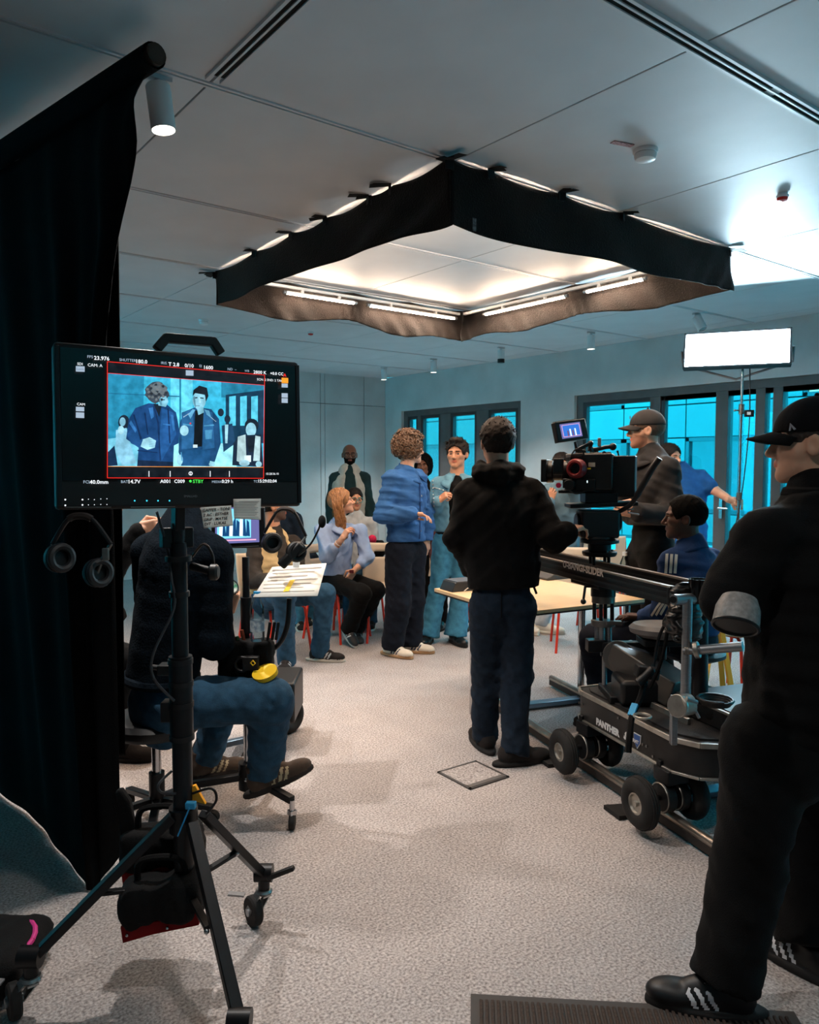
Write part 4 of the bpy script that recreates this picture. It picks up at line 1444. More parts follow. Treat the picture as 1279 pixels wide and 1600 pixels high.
gar(p.t, 'black_shirt', [T_(p.pel, p.neck - p.up * .18, .150, .172, p.f, .69), T_(p.neck - p.up * .18, p.neck - p.up * .04, .16, .085, p.f, .72)], [p.pel, p.neck], BLKC, r=.18, h=.014)
put('belt', MB().torus(J(708, 829), ZV, .0, .0, 4, 4) if False else MB().box(J(708, 830, -.115), (.05, .012, .035), R_, F_), CHROME, p.t, label='silver belt buckle')
ST = mat('silver_stud', (210, 210, 205), .25, metal=.9)
studs(o, line_pts((678, 762), (705, 770), 13) + line_pts((676, 752), (678, 790), 8) + line_pts((720, 770), (735, 764), 6) + line_pts((704, 772), (705, 825), 14), .0075, ST, p.t, 'studs')
studs(o, line_pts((683, 775), (691, 779), 4) + line_pts((691, 779), (700, 775), 4), .006, ST, p.t, 'pocket_studs')
p.done()

# ---------------------------------------------------------------- woman on a chair with raised hand
dep = 6.85
J = lambda x, y, dd=0.0: D(x, y, dep + dd)
p = Person('seated woman with long honey hair and pale blue shirt raising her hand', J(535, 960), 118, J(534, 785), 80, J(528, 820), J(524, 902), (J(504, 830, -.12), J(562, 830, .12)), FAIR, S=.92, head_up=.22, hair='long', hairc=HAIRL, hseed=5, HS=.98, female=True)
SHIRT = cloth('pale_blue_shirt_cotton', (142, 164, 200), .1, 10)
p.arm(1, J(512, 870, -.28), J(534, 842, -.36), R_ * .5 + ZV * .75, R_ * .5 - ZV * .3 + F_ * .4, .65, .4, bare=1)
p.arm(-1, J(573, 872, .02), J(553, 892, -.12), -R_ * .5 - ZV * .7 - F_ * .3, -ZV * .3 + F_ * .6 - R_, .6, .4, bare=1)
p.leg(1, J(516, 908, -.06), J(566, 928, -.36), J(546, 980, -.20))
p.leg(-1, J(540, 906, .10), J(588, 922, -.12), J(556, 985, -.02))
p.trousers(BLKC, waist=J(526, 885), knee=.075, ankle=.072, thigh=.09, hip=.165, wr=(.006, 22, 4), cover=.03)
for i, pit, dz in ((1, -.5, 0), (-1, -.15, 0)):
    make_shoe(p.t, p.legs[i][2], azv(150 if i == 1 else 160), mat('black_trainer', (30, 31, 34), .6), SOLEW, .95, 'sneaker', None, pit, mat('white_swoosh', (210, 214, 220), .6))
o = p.jacket(SHIRT, 'shirt', hem=J(524, 898), chest=.178, hipw=.175, sleeve=(.066, .058, .052), wr=(.009, 20, 8), depth=.7, sleeve_to=.72, shr=.056)
collar_flaps(p, SHIRT, p.t, spread=1.2, drop=.10)
e, w = p.arms[1]
put('bracelet', MB().torus(e.lerp(w, .75), (w - e), .032, .003, 18, 6), mat('bracelet_white', (220, 216, 205), .5), p.t)
put('lanyard', MB().tube([hit(o, 535, 826)[0] or p.neck, hit(o, 537, 850)[0] or p.neck], .004, 6), SOLEW, p.t)
put('phone', MB().box(J(549, 893, -.2), (.04, .012, .03), R_, F_), mat('dark_red_case', (90, 20, 28), .4), p.t, bevel=.004)
p.done()

# ---------------------------------------------------------------- seated man in tan vest
dep = 6.15
J = lambda x, y, dd=0.0: D(x, y, dep + dd)
p = Person('seated man in tan vest and blue jeans behind the script sheet', J(440, 980), 130, J(428, 790), 78, J(427, 835), J(424, 930), (J(400, 850, -.12), J(458, 850, .12)), TAN, hair='short', hairc=HAIRD, hseed=6, HS=1.05, beard='full', vol=.6, cap=BLKC, beardc=mat('stubble', (92, 66, 54), .7, var=.2, vscale=60))
DKB = cloth('dark_brown_canvas', (50, 44, 40))
p.arm(1, J(394, 908, -.22), J(432, 905, -.42), R_ * .9, -ZV, .5)
p.arm(-1, J(468, 905, 0), J(458, 918, -.28), -R_ - F_ * .4, -ZV, .5)
p.leg(1, J(412, 935, -.1), J(444, 928, -.50), drop(J(447, 1020, -.28)))
p.leg(-1, J(436, 932, .08), J(507, 928, -.14), drop(J(500, 1005, -.02)))
p.trousers(JEAN_M, waist=J(424, 915), knee=.076, ankle=.064, thigh=.092, hip=.17, wr=(.007, 22, 4), cover=.035)
p.shoes(DKSHOE, SOLEW, (azv(178), azv(100)), stripe=mat('grey_flash', (165, 168, 172), .6), SS=1.05)
p.jacket(DKB, hem=J(425, 925), chest=.19, hipw=.18, wr=(.008, 18, 6), depth=.7, collar=.05)
gar(p.t, 'vest', [T_(p.pel, p.neck - p.up * .20, .19, .205, p.f, .74), T_(p.neck - p.up * .2, p.neck - p.up * .06, .20, .13, p.f, .7)], [p.pel, p.neck], cloth('tan_vest_cotton', (198, 168, 122)), r=.24, h=.013, wr=(.008, 20, 9), cuts=[(p.pel + p.up * .02, -p.up)],
    minus=[((lambda P, p=p: d_cone(P, p.neck + p.f * .13 + p.up * .05, p.pel + p.f * .17, .075, .05)), .01)])
p.done()

# ---------------------------------------------------------------- bald bearded man standing at the wall
dep = 8.5
J = lambda x, y, dd=0.0: D(x, y, dep + dd)
p = Person('bald bearded man in glasses and pale vest standing by the concrete wall', J(546, 985), 172, J(546, 711), 172, J(546, 735), J(546, 838), (J(524, 748), J(568, 748)), BROWN, S=1.0, hair=None, HS=1.0, beard='full', beardc=HAIRG, bvox=.025)
p.arm(1, J(517, 790, .02), J(518, 832, -.05), -ZV, F_, .4)
p.arm(-1, J(576, 790, .02), J(575, 832, -.05), -ZV, F_, .4)
p.leg(1, J(534, 850), J(533, 915), drop(J(533, 975)))
p.leg(-1, J(558, 850), J(558, 915), drop(J(558, 975)))
p.trousers(NAVYT, waist=J(546, 825), h=.018)
p.shoes(DKSHOE, SOLED, (azv(190), azv(170)))
p.jacket(cloth('bottle_green_shirt', (30, 52, 54)), 'shirt', hem=J(546, 838), chest=.185, hipw=.17, h=.016, collar=.03)
gar(p.t, 'vest', [T_(p.pel, p.neck - p.up * .20, .175, .198, p.f, .76), T_(p.neck - p.up * .2, p.neck - p.up * .04, .19, .13, p.f, .76)], [p.pel, p.neck], cloth('beige_vest_cotton', (186, 180, 168)), r=.24, h=.014, wr=(.0025, 22, 9), cuts=[(p.pel + p.up * .05, -p.up)],
    minus=[((lambda P, p=p: d_cone(P, p.neck + p.f * .14 + p.up * .05, p.pel + p.f * .17, .07, .06)), .01)])
g = MB()
for sx in (-1, 1):
    g.torus(p.hd['W']((.033 * sx, .104, .002)), p.hd['f'], .023, .0028, 18, 6)
    g.tube([p.hd['W']((.056 * sx, .102, .008)), p.hd['W']((.084 * sx, -.0, .01))], .0026, 6)
g.tube([p.hd['W']((-.011, .106, .006)), p.hd['W']((.011, .106, .006))], .0026, 6)
put('glasses', g, BLACK, p.t)
p.done()

# ---------------------------------------------------------------- person in glasses seated behind the woman
dep = 7.7
J = lambda x, y, dd=0.0: D(x, y, dep + dd)
p = Person('person in glasses and pale vest seated behind the honey-haired woman', J(560, 960), 165, J(554, 781), 160, J(557, 808), J(562, 895), (J(536, 818), J(580, 818)), TAN, S=.9, hair='bun', hairc=HAIRD, HS=.95, female=True, bvox=.025)
p.arm(1, J(534, 855), J(545, 880, -.25), -F_, -ZV, .5, hand=False)
p.arm(-1, J(585, 855), J(578, 880, -.25), -F_, -ZV, .5, hand=False)
p.leg(1, J(552, 900), J(545, 905, -.4), drop(J(545, 965, -.35)))
p.leg(-1, J(572, 900), J(580, 905, -.4), drop(J(580, 965, -.35)))
p.trousers(JEAN_M, waist=J(562, 885), h=.018)
p.shoes(DKSHOE, SOLEW, (azv(180), azv(180)))
p.jacket(cloth('pale_grey_cotton', (178, 180, 180)), hem=J(562, 895), chest=.17, hipw=.16, h=.016, collar=.02)
g = MB()
for sx in (-1, 1):
    g.torus(p.hd['W']((.033 * sx, .105, .002)), p.hd['f'], .026, .003, 18, 6)
    g.tube([p.hd['W']((.058 * sx, .102, .008)), p.hd['W']((.084 * sx, -.0, .01))], .0026, 6)
g.tube([p.hd['W']((-.009, .107, .006)), p.hd['W']((.009, .107, .006))], .0028, 6)
put('glasses', g, mat('teal_frame', (60, 140, 140), .3), p.t)
p.done()

# ---------------------------------------------------------------- woman half hidden between the two actors
dep = 8.2
J = lambda x, y, dd=0.0: D(x, y, dep + dd)
p = Person('dark-haired person half hidden between the blue jacket and the denim jacket', J(660, 985), 185, J(661, 728), 190, J(661, 757), J(661, 850), (J(640, 768), J(683, 768)), BROWN, S=.95, hair='bob', hairc=HAIRG, HS=.98, female=True, bvox=.025)
p.arm(1, J(636, 805), J(652, 765, -.25), R_ + ZV, F_, .8)
p.arm(-1, J(688, 805), J(685, 842), -ZV, F_, .4, hand=False)
p.leg(1, J(650, 860), J(650, 920), drop(J(650, 980)))
p.leg(-1, J(672, 860), J(672, 920), drop(J(672, 980)))
p.trousers(BLKC, waist=J(661, 840), h=.018)
p.shoes(DKSHOE, SOLED, (azv(180), azv(180)))
p.jacket(BLKC, hem=J(661, 850), h=.016, collar=.03, chest=.18)
p.done()

# ---------------------------------------------------------------- photographer behind the film camera
dep = 7.2
J = lambda x, y, dd=0.0: D(x, y, dep + dd)
p = Person('person in grey-blue jacket and white trainers photographing from behind the film camera', J(862, 985), 188, J(877, 729), 190, J(878, 757), J(868, 852), (J(850, 770), J(908, 770)), TAN, S=.98, hair='bob', hairc=HAIRD, HS=1.05, vol=.45, bvox=.022)
p.arm(1, J(846, 812, -.02), J(858, 784, -.26), R_ * .3 + ZV, F_ + R_ * .3, .7, .5)
p.arm(-1, J(914, 812, -.02), J(893, 762, -.26), -R_ * .4 + ZV, F_, .7, .5)
p.leg(1, J(855, 862), J(842, 915), drop(J(828, 968)))
p.leg(-1, J(880, 862), J(862, 915), drop(J(848, 970, -.05)))
p.trousers(cloth('pale_grey_trousers', (168, 176, 184)), waist=J(868, 842), h=.016)
p.shoes(WHITES, SOLEW, (azv(170), azv(112)), SS=1.08)
p.jacket(cloth('grey_blue_canvas', (92, 116, 128), .2, 8), hem=J(870, 866), chest=.195, hipw=.19, wr=(.010, 15, 8), h=.013, collar=.03)
p.done()
PHOT = p

# ---------------------------------------------------------------- tall man in cap beside the camera
dep = 5.0
J = lambda x, y, dd=0.0: D(x, y, dep + dd)
p = Person('man in dark cap and charcoal overshirt standing right of the film camera', J(1015, 1095), -92, J(1008, 673), -80, J(1016, 712), J(1018, 850), (J(1003, 730, .18), J(1040, 733, -.18)), FAIR, S=1.06, hair='crop', hairc=mat('hair_sandy', (96, 70, 54), .7), HS=1.04, cap=cloth('charcoal_cap_cotton', (50, 48, 48)), beard='full', beardc=mat('sandy_stubble', (176, 122, 98), .6))
CHAR = cloth('charcoal_overshirt', (46, 44, 44), .2, 10)
p.arm(1, J(985, 800, .12), J(968, 775, -.06), -R_, -ZV, .6, hand=False)
p.arm(-1, J(1053, 806, -.24), J(995, 800, -.32), -R_ + ZV * .2, F_, .7)
p.leg(1, J(1005, 870, .10), J(1003, 985, .10), drop(J(1003, 1085, .10)))
p.leg(-1, J(1028, 870, -.10), J(1028, 985, -.10), drop(J(1030, 1085, -.10)))
p.trousers(BLKC, waist=J(1018, 800), knee=.085, ankle=.075, thigh=.11, h=.015)
p.shoes(DKSHOE, SOLED, (azv(-90), azv(-100)))
o = p.jacket(CHAR, 'overshirt', hem=J(1018, 820), chest=.20, hipw=.18, sleeve=(.074, .064, .052), wr=(.009, 17, 6), depth=.78, collar=.045, shr=.066)
collar_flaps(p, CHAR, p.t, spread=1.3, drop=.10)
p.done()
l_, n_ = (None, None)
put('cap_emblem', MB().box(p.hd['W']((0, .094, .082)), (.03, .004, .018), p.hd['x'], p.hd['f']), mat('faded_thread', (110, 90, 84), .8), [c for c in p.t.children if c.name.startswith('cap')][0])

# ---------------------------------------------------------------- operator seated on the dolly
dep = 4.12
J = lambda x, y, dd=0.0: D(x, y, dep + dd)
p = Person('short-haired operator in navy track jacket with white stripes seated behind the dolly', J(1075, 1100), -48, J(1068, 810), -74, J(1080, 856), J(1082, 985), (J(1108, 876, .18), J(1050, 880, -.06)), DEEP, S=.97, hair='crop', hairc=HAIRG, HS=1.0, vol=1.7)
TRK = cloth('navy_track_fleece', (38, 60, 98), .15, 10)
p.arm(1, J(1110, 950, .35), J(1060, 970, .50), -R_, -ZV, hand=False)
p.arm(-1, J(1040, 955, -.06), J(1006, 964, .10), -R_ + ZV * .05 + F_ * .2, -ZV, .35, .4)
p.leg(1, J(1090, 990, .12), J(985, 985, .42), drop(J(985, 1090, .40), .11))
p.leg(-1, J(1062, 992, -.04), J(930, 1000, .28), drop(J(945, 1085, .40), .11))
NAVP = cloth('navy_trousers', (20, 24, 36))
p.trousers(NAVP, waist=J(1080, 975), knee=.085, ankle=.075, thigh=.105, h=.014)
p.shoes(DKSHOE, SOLED, (azv(-60), azv(-60)))
o = p.jacket(TRK, 'track_jacket', hem=J(1082, 990), chest=.19, hipw=.175, sleeve=(.072, .06, .048), wr=(.008, 18, 6), depth=.72, collar=.035, shr=.064)
collar_flaps(p, TRK, p.t, spread=1.0, drop=.06)
WST = mat('white_stripe_knit', (214, 208, 196), .85)
for k in range(3):
    ribbon(o, [(1042 + 7 * k, 866 + .5 * k), (1040 + 7 * k, 896)], .014, WST, p.t, 'sleeve_stripe', step=3)
    ribbon(o, [(1034 + 6 * k, 938 - 2 * k), (1018 + 7 * k, 962 - 1 * k)], .012, WST, p.t, 'sleeve_stripe', step=3)
p.done()

# ---------------------------------------------------------------- grip in blue T-shirt holding the light stand
dep = 6.55
J = lambda x, y, dd=0.0: D(x, y, dep + dd)
p = Person('person in blue T-shirt behind the capped man, one arm holding the light stand', J(1070, 1005), 165, J(1046, 716), 150, J(1066, 738), J(1072, 850), (J(1050, 752, .05), J(1094, 748, 0)), FAIR, hair='short', hairc=HAIRD, HS=.98, bvox=.022)
p.arm(-1, J(1116, 766, -.08), J(1142, 782, -.30), R_ * .9 - ZV * .25, F_ * .6 - ZV * .3, 1.0, .8, bare=1)
p.arm(1, J(1045, 805), J(1050, 845, -.1), -ZV, F_, .4, hand=False)
s_bare = p.arms[-1]
p.mb.cur = 0
vs, fs = nets(solid([C_(p.sh[-1], s_bare[0], .046, .041), C_(s_bare[0], s_bare[1], .041, .029)], .015), *bounds([p.sh[-1], s_bare[0], s_bare[1]], .06), .009)
add_np(p.mb, vs, fs)
p.leg(1, J(1060, 862), J(1060, 935), drop(J(1060, 1000)))
p.leg(-1, J(1086, 862), J(1086, 935), drop(J(1086, 1000)))
p.trousers(JEAN_D, waist=J(1072, 840), h=.016)
p.shoes(DKSHOE, SOLED, (azv(180), azv(170)))
p.jacket(cloth('royal_blue_jersey', (38, 92, 152)), 't_shirt', hem=J(1072, 850), chest=.19, hipw=.175, sleeve=(.066, .064, .05), sleeve_to=.34, h=.012, collar=.01, shr=.06)
p.done()

# ---------------------------------------------------------------- crew member on the stool (foreground left)
dep = 3.35
J = lambda x, y, dd=0.0: D(x, y, dep + dd)
p = Person('crew member in dark knit sweater and blue jeans sitting on a stool at the monitors', J(250, 1230), 60, J(305, 752, .06), 62, J(288, 812), J(252, 1092), (J(333, 868, -.08), J(235, 862, .16)), FAIR, S=1.03, hair='short', hairc=HAIRD, HS=1.02)
KNIT = mat('navy_cable_knit', (15, 22, 29), .95, var=.3, vscale=60, bump=.4, bscale=110, spec=.05)
p.arm(1, J(336, 1002, -.06), J(352, 958, .14), ZV * .8 + R_ * .25 + F_ * .1, -R_ * .2 + F_, .85, .6, bare=1)
p.arm(-1, J(240, 990, .3), J(300, 960, .42), R_ + ZV * .3, -ZV, .6, hand=False)
p.leg(1, J(272, 1100, -.08), J(424, 1093, -.05), J(412, 1202, .05))
p.leg(-1, J(262, 1095, .14), J(352, 1085, .45), J(322, 1185, .45))
p.trousers(JEAN_M, waist=J(252, 1060), knee=.082, ankle=.062, thigh=.105, hip=.18, wr=(.009, 22, 4), cover=.02)
BOOTC = cloth('brown_suede', (78, 66, 58), .2)
make_shoe(p.t, p.legs[1][2], azv(72), BOOTC, mat('lug_sole', (40, 34, 32), .8), 1.05, 'boot', None, .32, mat('pale_lace', (176, 160, 130), .8))
make_shoe(p.t, p.legs[-1][2], azv(60), BOOTC, mat('lug_sole', (40, 34, 32), .8), 1.05, 'boot', None, .0, mat('pale_lace', (176, 160, 130), .8))
o = p.jacket(KNIT, 'sweater', hem=J(252, 1062), chest=.20, hipw=.19, sleeve=(.078, .070, .056), wr=(.0045, 16, 6), depth=.74, sleeve_to=.72, collar=.03, shr=.07)
put('rib_hem', MB().tube([J(252, 1060) + p.f * (.142 * math.cos(a)) + p.rt * (.19 * math.sin(a)) + ZV * .012 for a in [2 * PI * k / 28 for k in range(29)]], .022, 8), KNIT, p.t)
e, w = p.arms[1]
BADGE = (J(360, 918, .13))
p.done()
t = thing('coffee_cup', 'white-lidded round cup with green print held by the seated crew member', 'cup', BADGE)
cax = (R_ * .55 - F_ * .7 + ZV * .45).normalized()
put('cup_body', MB().lathe([(.026, -.10), (.034, -.01), (.035, 0)], BADGE, cax, 24), mat('cup_white', (205, 205, 200), .6), t)
put('lid', MB().lathe([(.037, -.004), (.038, .006), (.034, .012), (.03, .010), (0, .010)], BADGE, cax, 28), mat('cup_black', (20, 20, 22), .5), t)
put('printed_disc', MB().lathe([(.029, .0115), (0, .0118)], BADGE, cax, 28), mat('green_white_print', (225, 228, 222), .6, col2=(60, 140, 110), vscale=45), t)

# ---------------------------------------------------------------- seated person behind, mostly hidden (boot, grey cuff)
dep = 4.3
J = lambda x, y, dd=0.0: D(x, y, dep + dd)
p = Person('person with grey cuff and dark boots seated behind the drape and stool', J(150, 1180), 80, J(165, 770), 80, J(155, 818), J(140, 1010), (J(165, 850, -.14), J(145, 850, .16)), FAIR, hair='short', hairc=HAIRD)
p.arm(1, J(170, 905, -.22), J(218, 828, -.20), R_ * .8 + ZV * .2, F_, .75)
p.arm(-1, J(150, 935, .2), J(185, 960, .2), hand=False)
p.leg(1, J(140, 1015, -.1), J(195, 1030, -.28), drop(J(188, 1150, -.22)))
p.leg(-1, J(145, 1015, .12), J(200, 1030, .12), drop(J(195, 1145, .05)))
p.trousers(BLKC, waist=J(140, 990), h=.016)
p.shoes(DKSHOE, SOLED, (azv(95), azv(85)), kind='boot', SS=1.05)
p.jacket(BLKC, hem=J(140, 1005), h=.014, collar=.03)
e, w = p.arms[1]
put('grey_cuff', MB().tube([e.lerp(w, .62), e.lerp(w, .98)], [.05, .043], 16), cloth('grey_knit', (128, 128, 130)), p.t)
p.done()

# ---------------------------------------------------------------- foreground man in black at right
dep = 2.3
J = lambda x, y, dd=0.0: D(x, y, dep + dd)
p = Person('man in black cap and black clothes standing in the right foreground', J(1215, 1590), -64, J(1266, 694, .02), -63, J(1272, 782), J(1240, 1140), (J(1335, 838, .20), J(1200, 842, -.10)), FAIR, S=1.02, hair='crop', hairc=mat('hair_greying', (58, 50, 46), .6, var=.4, vscale=80), HS=1.07, cap=cloth('black_cap_cotton', (14, 14, 16)), hh=.0042)
p.arm(-1, J(1140, 935, -.10), J(1235, 985, .08), R_, F_, hand=False)
p.arm(1, J(1330, 960, .32), J(1240, 960, .30), -R_, F_, hand=False)
p.leg(-1, J(1198, 1160, -.06), J(1166, 1370, -.04), drop(J(1128, 1545, -.10)))
p.leg(1, J(1270, 1160, .16), J(1262, 1370, .14), drop(J(1262, 1530, .08)))
p.trousers(BLKC, waist=J(1240, 1100), knee=.092, ankle=.086, thigh=.115, hip=.185, wr=(.008, 16, 4), cover=.0)
SAMBA = mat('black_leather_shoe', (22, 22, 24), .45)
p.shoes(SAMBA, SOLED, (azv(-34), azv(-78)), stripe=mat('white_leather_stripe', (218, 218, 222), .5), SS=1.06)
o = p.jacket(BLKC, hem=J(1240, 1150), chest=.20, hipw=.185, sleeve=(.078, .072, .060), wr=(.010, 14, 6), depth=.78, collar=.06, shr=.07, neck_r=.07)
put('raised_collar', MB().tube([p.neck + p.f * (.085 * math.cos(a)) + p.rt * (.08 * math.sin(a)) + ZV * (.02) for a in [.5 + 5.3 * k / 24 for k in range(25)]], .022, 8), BLKC, p.t)
p.done()
capo = [c for c in p.t.children if c.name.startswith('cap')][0]
l_, n_ = hit(capo, 1237, 667)
if l_ is not None:
    u_ = (R_ - n_ * R_.dot(n_)).normalized(); v_ = n_.cross(u_) 
    lg = MB().prism([(-.009, -.011), (-.004, .012), (.012, -.009), (.006, -.011), (-.001, .001), (-.004, -.011)], l_ + n_ * .002, u_, v_ if v_.z > 0 else -v_, .003)
    put('flag_emblem', lg, mat('pale_thread', (150, 150, 156), .8), capo, smooth=False)
FGM = p

# ---------------------------------------------------------------- people mostly hidden behind others
def sitter(label, dep, head, neck, pel, sh, knees, ank, skin, top, leg, shoe, sole, az, shaz, stripe=None, SS=1.0, hand=None):
    J = lambda x, y, dd=0.0: D(x, y, dep + dd)
    p = Person(label, J(*pel), az, J(*head), az, J(*neck), J(*pel), (J(*sh[0]), J(*sh[1])), skin, S=.95, hair='short', hairc=HAIRG, bvox=.026, hh=.006)
    for i, q in ((1, 0), (-1, 1)):
        s0 = sh[q]
        p.arm(i, J(s0[0] + (-6 if q == 0 else 6), s0[1] + 42), J(knees[q][0], knees[q][1] - 12, -.28) if hand is None or q else J(*hand), -ZV - F_, -ZV, .4, hand=(hand is not None and q == 0))
        p.leg(i, J(pel[0] + (-9 if q == 0 else 9), pel[1] + 3), J(*knees[q]), drop(J(*ank[q])))
    p.trousers(leg, waist=J(pel[0], pel[1] - 16), h=.018)
    p.shoes(shoe, sole, (azv(shaz[0]), azv(shaz[1])), stripe=stripe, SS=SS)
    p.jacket(top, hem=J(pel[0], pel[1] - 4), h=.018, collar=.03, chest=.175, hipw=.165)
    p.done()
sitter('person in black boots seated behind the studded denim man', 7.7, (706, 790), (705, 815), (702, 900), ((685, 824), (724, 824)), ((688, 905, -.4), (716, 905, -.4)), ((689, 970, -.35), (722, 972, -.35)), BROWN, cloth('maroon_knit', (84, 44, 44)), BLKC, mat('black_leather', (16, 15, 15), .3), SOLED, 185, (190, 170), hand=(684, 888, -.4))
sitter('person with striped trainers and pale jeans seated behind the tan vest', 7.5, (440, 770), (438, 800), (440, 895), ((415, 812), (462, 812)), ((470, 892, -.3), (492, 885, -.1)), ((468, 962, -.2), (482, 962, 0)), TAN, JEAN_D, JEAN_T, DKSHOE, SOLEW, 135, (160, 172), stripe=mat('white_stripe_knit', (214, 208, 196), .85))
# ================================================================== FOREGROUND LEFT: DRAPE, MONITOR, STANDS
def plane_hit(px, py, o, n):
    d = ray(px, py)
    return CAM + d * ((Vector(o) - CAM).dot(n) / d.dot(n))

# ---------------------------------------------------------------- black drape on a pole
dr = thing('black_drape', 'tall black fabric drape hanging from a pole at the left edge', 'drape', G(100, 1330))
edge = smooth_path([D(240, 100, 2.50), D(209, 150, 2.54), D(213, 235, 2.60), D(187, 330, 2.66), D(172, 420, 2.70), D(164, 520, 2.75), D(176, 800, 2.82), D(180, 950, 2.85), D(186, 1200, 2.88), D(189, 1335, 2.90)], 5)
topc = smooth_path([D(240, 100, 2.50), D(120, 175, 2.90), G(0, 268, 2.86), G(-120, 345, 2.86), G(-260, 420, 2.86)], 6)
botc = smooth_path([D(189, 1335, 2.90), G(150, 1384, .012), G(132, 1380, .012), G(75, 1303, .012), G(0, 1236, .012), G(-130, 1150, .012), G(-300, 1080, .012)], 6)
def samp(path, t):
    f = min(max(t, 0), 1) * (len(path) - 1)
    i = min(int(f), len(path) - 2)
    return path[i].lerp(path[i + 1], f - i)
def drape_fn(s, t):
    a = samp(topc, s); b = samp(botc, s)
    p = a.lerp(b, t)
    e = samp(edge, t) - edge[0].lerp(edge[-1], t)
    p = p + e * math.exp(-s * 5)
    n = (FH * .75 + RT * .65)
    w = (.03 * math.sin(s * 34 + 1.5 * t) + .016 * math.sin(s * 71 + 2 * t + 1)) * (1 - .8 * t ** 4)
    return p + n * (w * (.25 + .75 * t) * min(1, s * 12))
put('drape_cloth', MB().grid(drape_fn, 110, 44), DUVET, dr, solid=.004, angle=80)
def drape2(s, t):
    a = D(184 - 90 * s, 330, 2.86 + .3 * s); b = D(195 - 90 * s, 1180, 3.05 + .3 * s)
    return a.lerp(b, t) + FH * (.02 * math.sin(s * 22))
put('back_layer', MB().grid(drape2, 30, 20), DUVET, dr, solid=.004, angle=80)
p0, p1 = D(232, 92, 2.5), G(-260, 412, 2.89)
pd = (p1 - p0).normalized()
put('pole', MB().tube([p0 - pd * .05, p0.lerp(p1, .33) + ZV * .0, p1], .034, 18, caps=False).lathe([(.034, 0), (.028, .0), (.028, .1), (0, .1)], p0 - pd * .05, pd, 18), mat('dull_steel_pole', (70, 64, 58), .45, metal=.7), dr)
put('pole_wrap', MB().tube([p0 - pd * .035, p0 + pd * .3, p0.lerp(p1, .5), p1], [.041, .043, .05, .05], 18, caps=False), DUVET, dr)

# ---------------------------------------------------------------- field monitor
TL, TR_, BR, BL = D(86, 533, 1.97), D(469, 566, 2.31), D(469, 791, 2.31), D(86, 797, 1.97)
mc = (TL + TR_ + BR + BL) / 4
mu = (TR_ - TL + BR - BL).normalized()
mv = (TL - BL + TR_ - BR); mv = (mv - mu * mv.dot(mu)).normalized()
mn = mu.cross(mv).normalized()            # towards the viewer
mw = ((TR_ - TL).length + (BR - BL).length) / 2
mh = ((TL - BL).length + (TR_ - BR).length) / 2
mon = thing('field_monitor', 'large black field monitor showing two actors with red frame lines', 'monitor', (mc.x, mc.y, mc.z - mh / 2))
put('housing', MB().box(mc - mn * .03, (mw, mh, .06), mu, mv, mn).box(mc - mn * .075, (mw * .7, mh * .7, .04), mu, mv, mn), BLACK, mon, bevel=.010)
put('glass', MB().box(mc + mn * .001 + mv * .03, (mw - .03, mh - .09, .004), mu, mv, mn), mat('screen_glass', (7, 8, 10), .25, spec=.35), mon, smooth=False)
for sx in (-1, 1):
    put('bezel_edge', MB().box(mc + mn * .002 + mu * (sx * (mw / 2 - .007)), (.012, mh - .02, .006), mu, mv, mn), BLACKM, mon, bevel=.002)
def MP(px, py, off=.004):
    return plane_hit(px, py, mc + mn * off, mn)
def MQ(zx, zy, off=.004):                 # coordinates read on the enlarged view of the monitor
    return MP(60 + zx * .344, 500 + zy * .344, off)
hp = [MQ(535, 135, -.03), MQ(580, 82, -.03), MQ(792, 100, -.03), MQ(828, 155, -.03)]
hd_ = MB()
for a, b in zip(hp[:-1], hp[1:]):
    hd_.beam(a, b, .026, .026, mn)
for a in hp[1:-1]:
    hd_.cyl(a - mn * .013, a + mn * .013, .013)
put('carry_handle', hd_, BLACK, mon, bevel=.004)
SCR = {}
def scr(c):
    if c not in SCR:
        m = SCR[c] = emat('screen_%d_%d_%d' % c, c, 1.0)
        nt = m.node_tree
        tc = nt.nodes.new('ShaderNodeTexCoord'); n = nt.nodes.new('ShaderNodeTexNoise'); n.inputs['Scale'].default_value = 45; n.inputs['Detail'].default_value = 6
        r = nt.nodes.new('ShaderNodeValToRGB'); e = lin(c)
        r.color_ramp.elements[0].position = .34; r.color_ramp.elements[0].color = tuple(v * .74 for v in e[:3]) + (1,)
        r.color_ramp.elements[1].position = .66; r.color_ramp.elements[1].color = tuple(min(1, v * 1.25 + .004) for v in e[:3]) + (1,)
        nt.links.new(tc.outputs['Object'], n.inputs['Vector']); nt.links.new(n.outputs['Fac'], r.inputs['Fac'])
        nt.links.new(r.outputs['Color'], nt.nodes['Principled BSDF'].inputs['Emission Color'])
    return SCR[c]
pic_mats, pic = [], MB()
layer = [0]
def poly(c, pts):
    m = scr(c)
    if m not in pic_mats:
        pic_mats.append(m)
    pic.cur = pic_mats.index(m)
    layer[0] += 1
    o = .0042 + layer[0] * .00006
    vs = [MQ(x, y, o) for x, y in pts]
    pic.add(vs[::-1], [tuple(range(len(vs)))])
def blob(c, cx, cy, rx, ry, n=16, ph=0, j=0):
    rnd = random.Random(int(cx * 7 + cy))
    poly(c, [(cx + rx * (1 + rnd.uniform(-j, j)) * math.cos(2 * PI * k / n + ph), cy + ry * (1 + rnd.uniform(-j, j)) * math.sin(2 * PI * k / n + ph)) for k in range(n)])
poly((8, 14, 22), [(316, 192), (1025, 252), (1022, 716), (316, 714)])
poly((52, 170, 205), [(316, 242), (1025, 296), (1021, 668), (316, 664)])
poly((34, 132, 168), [(316, 242), (480, 254), (470, 664), (316, 664)])
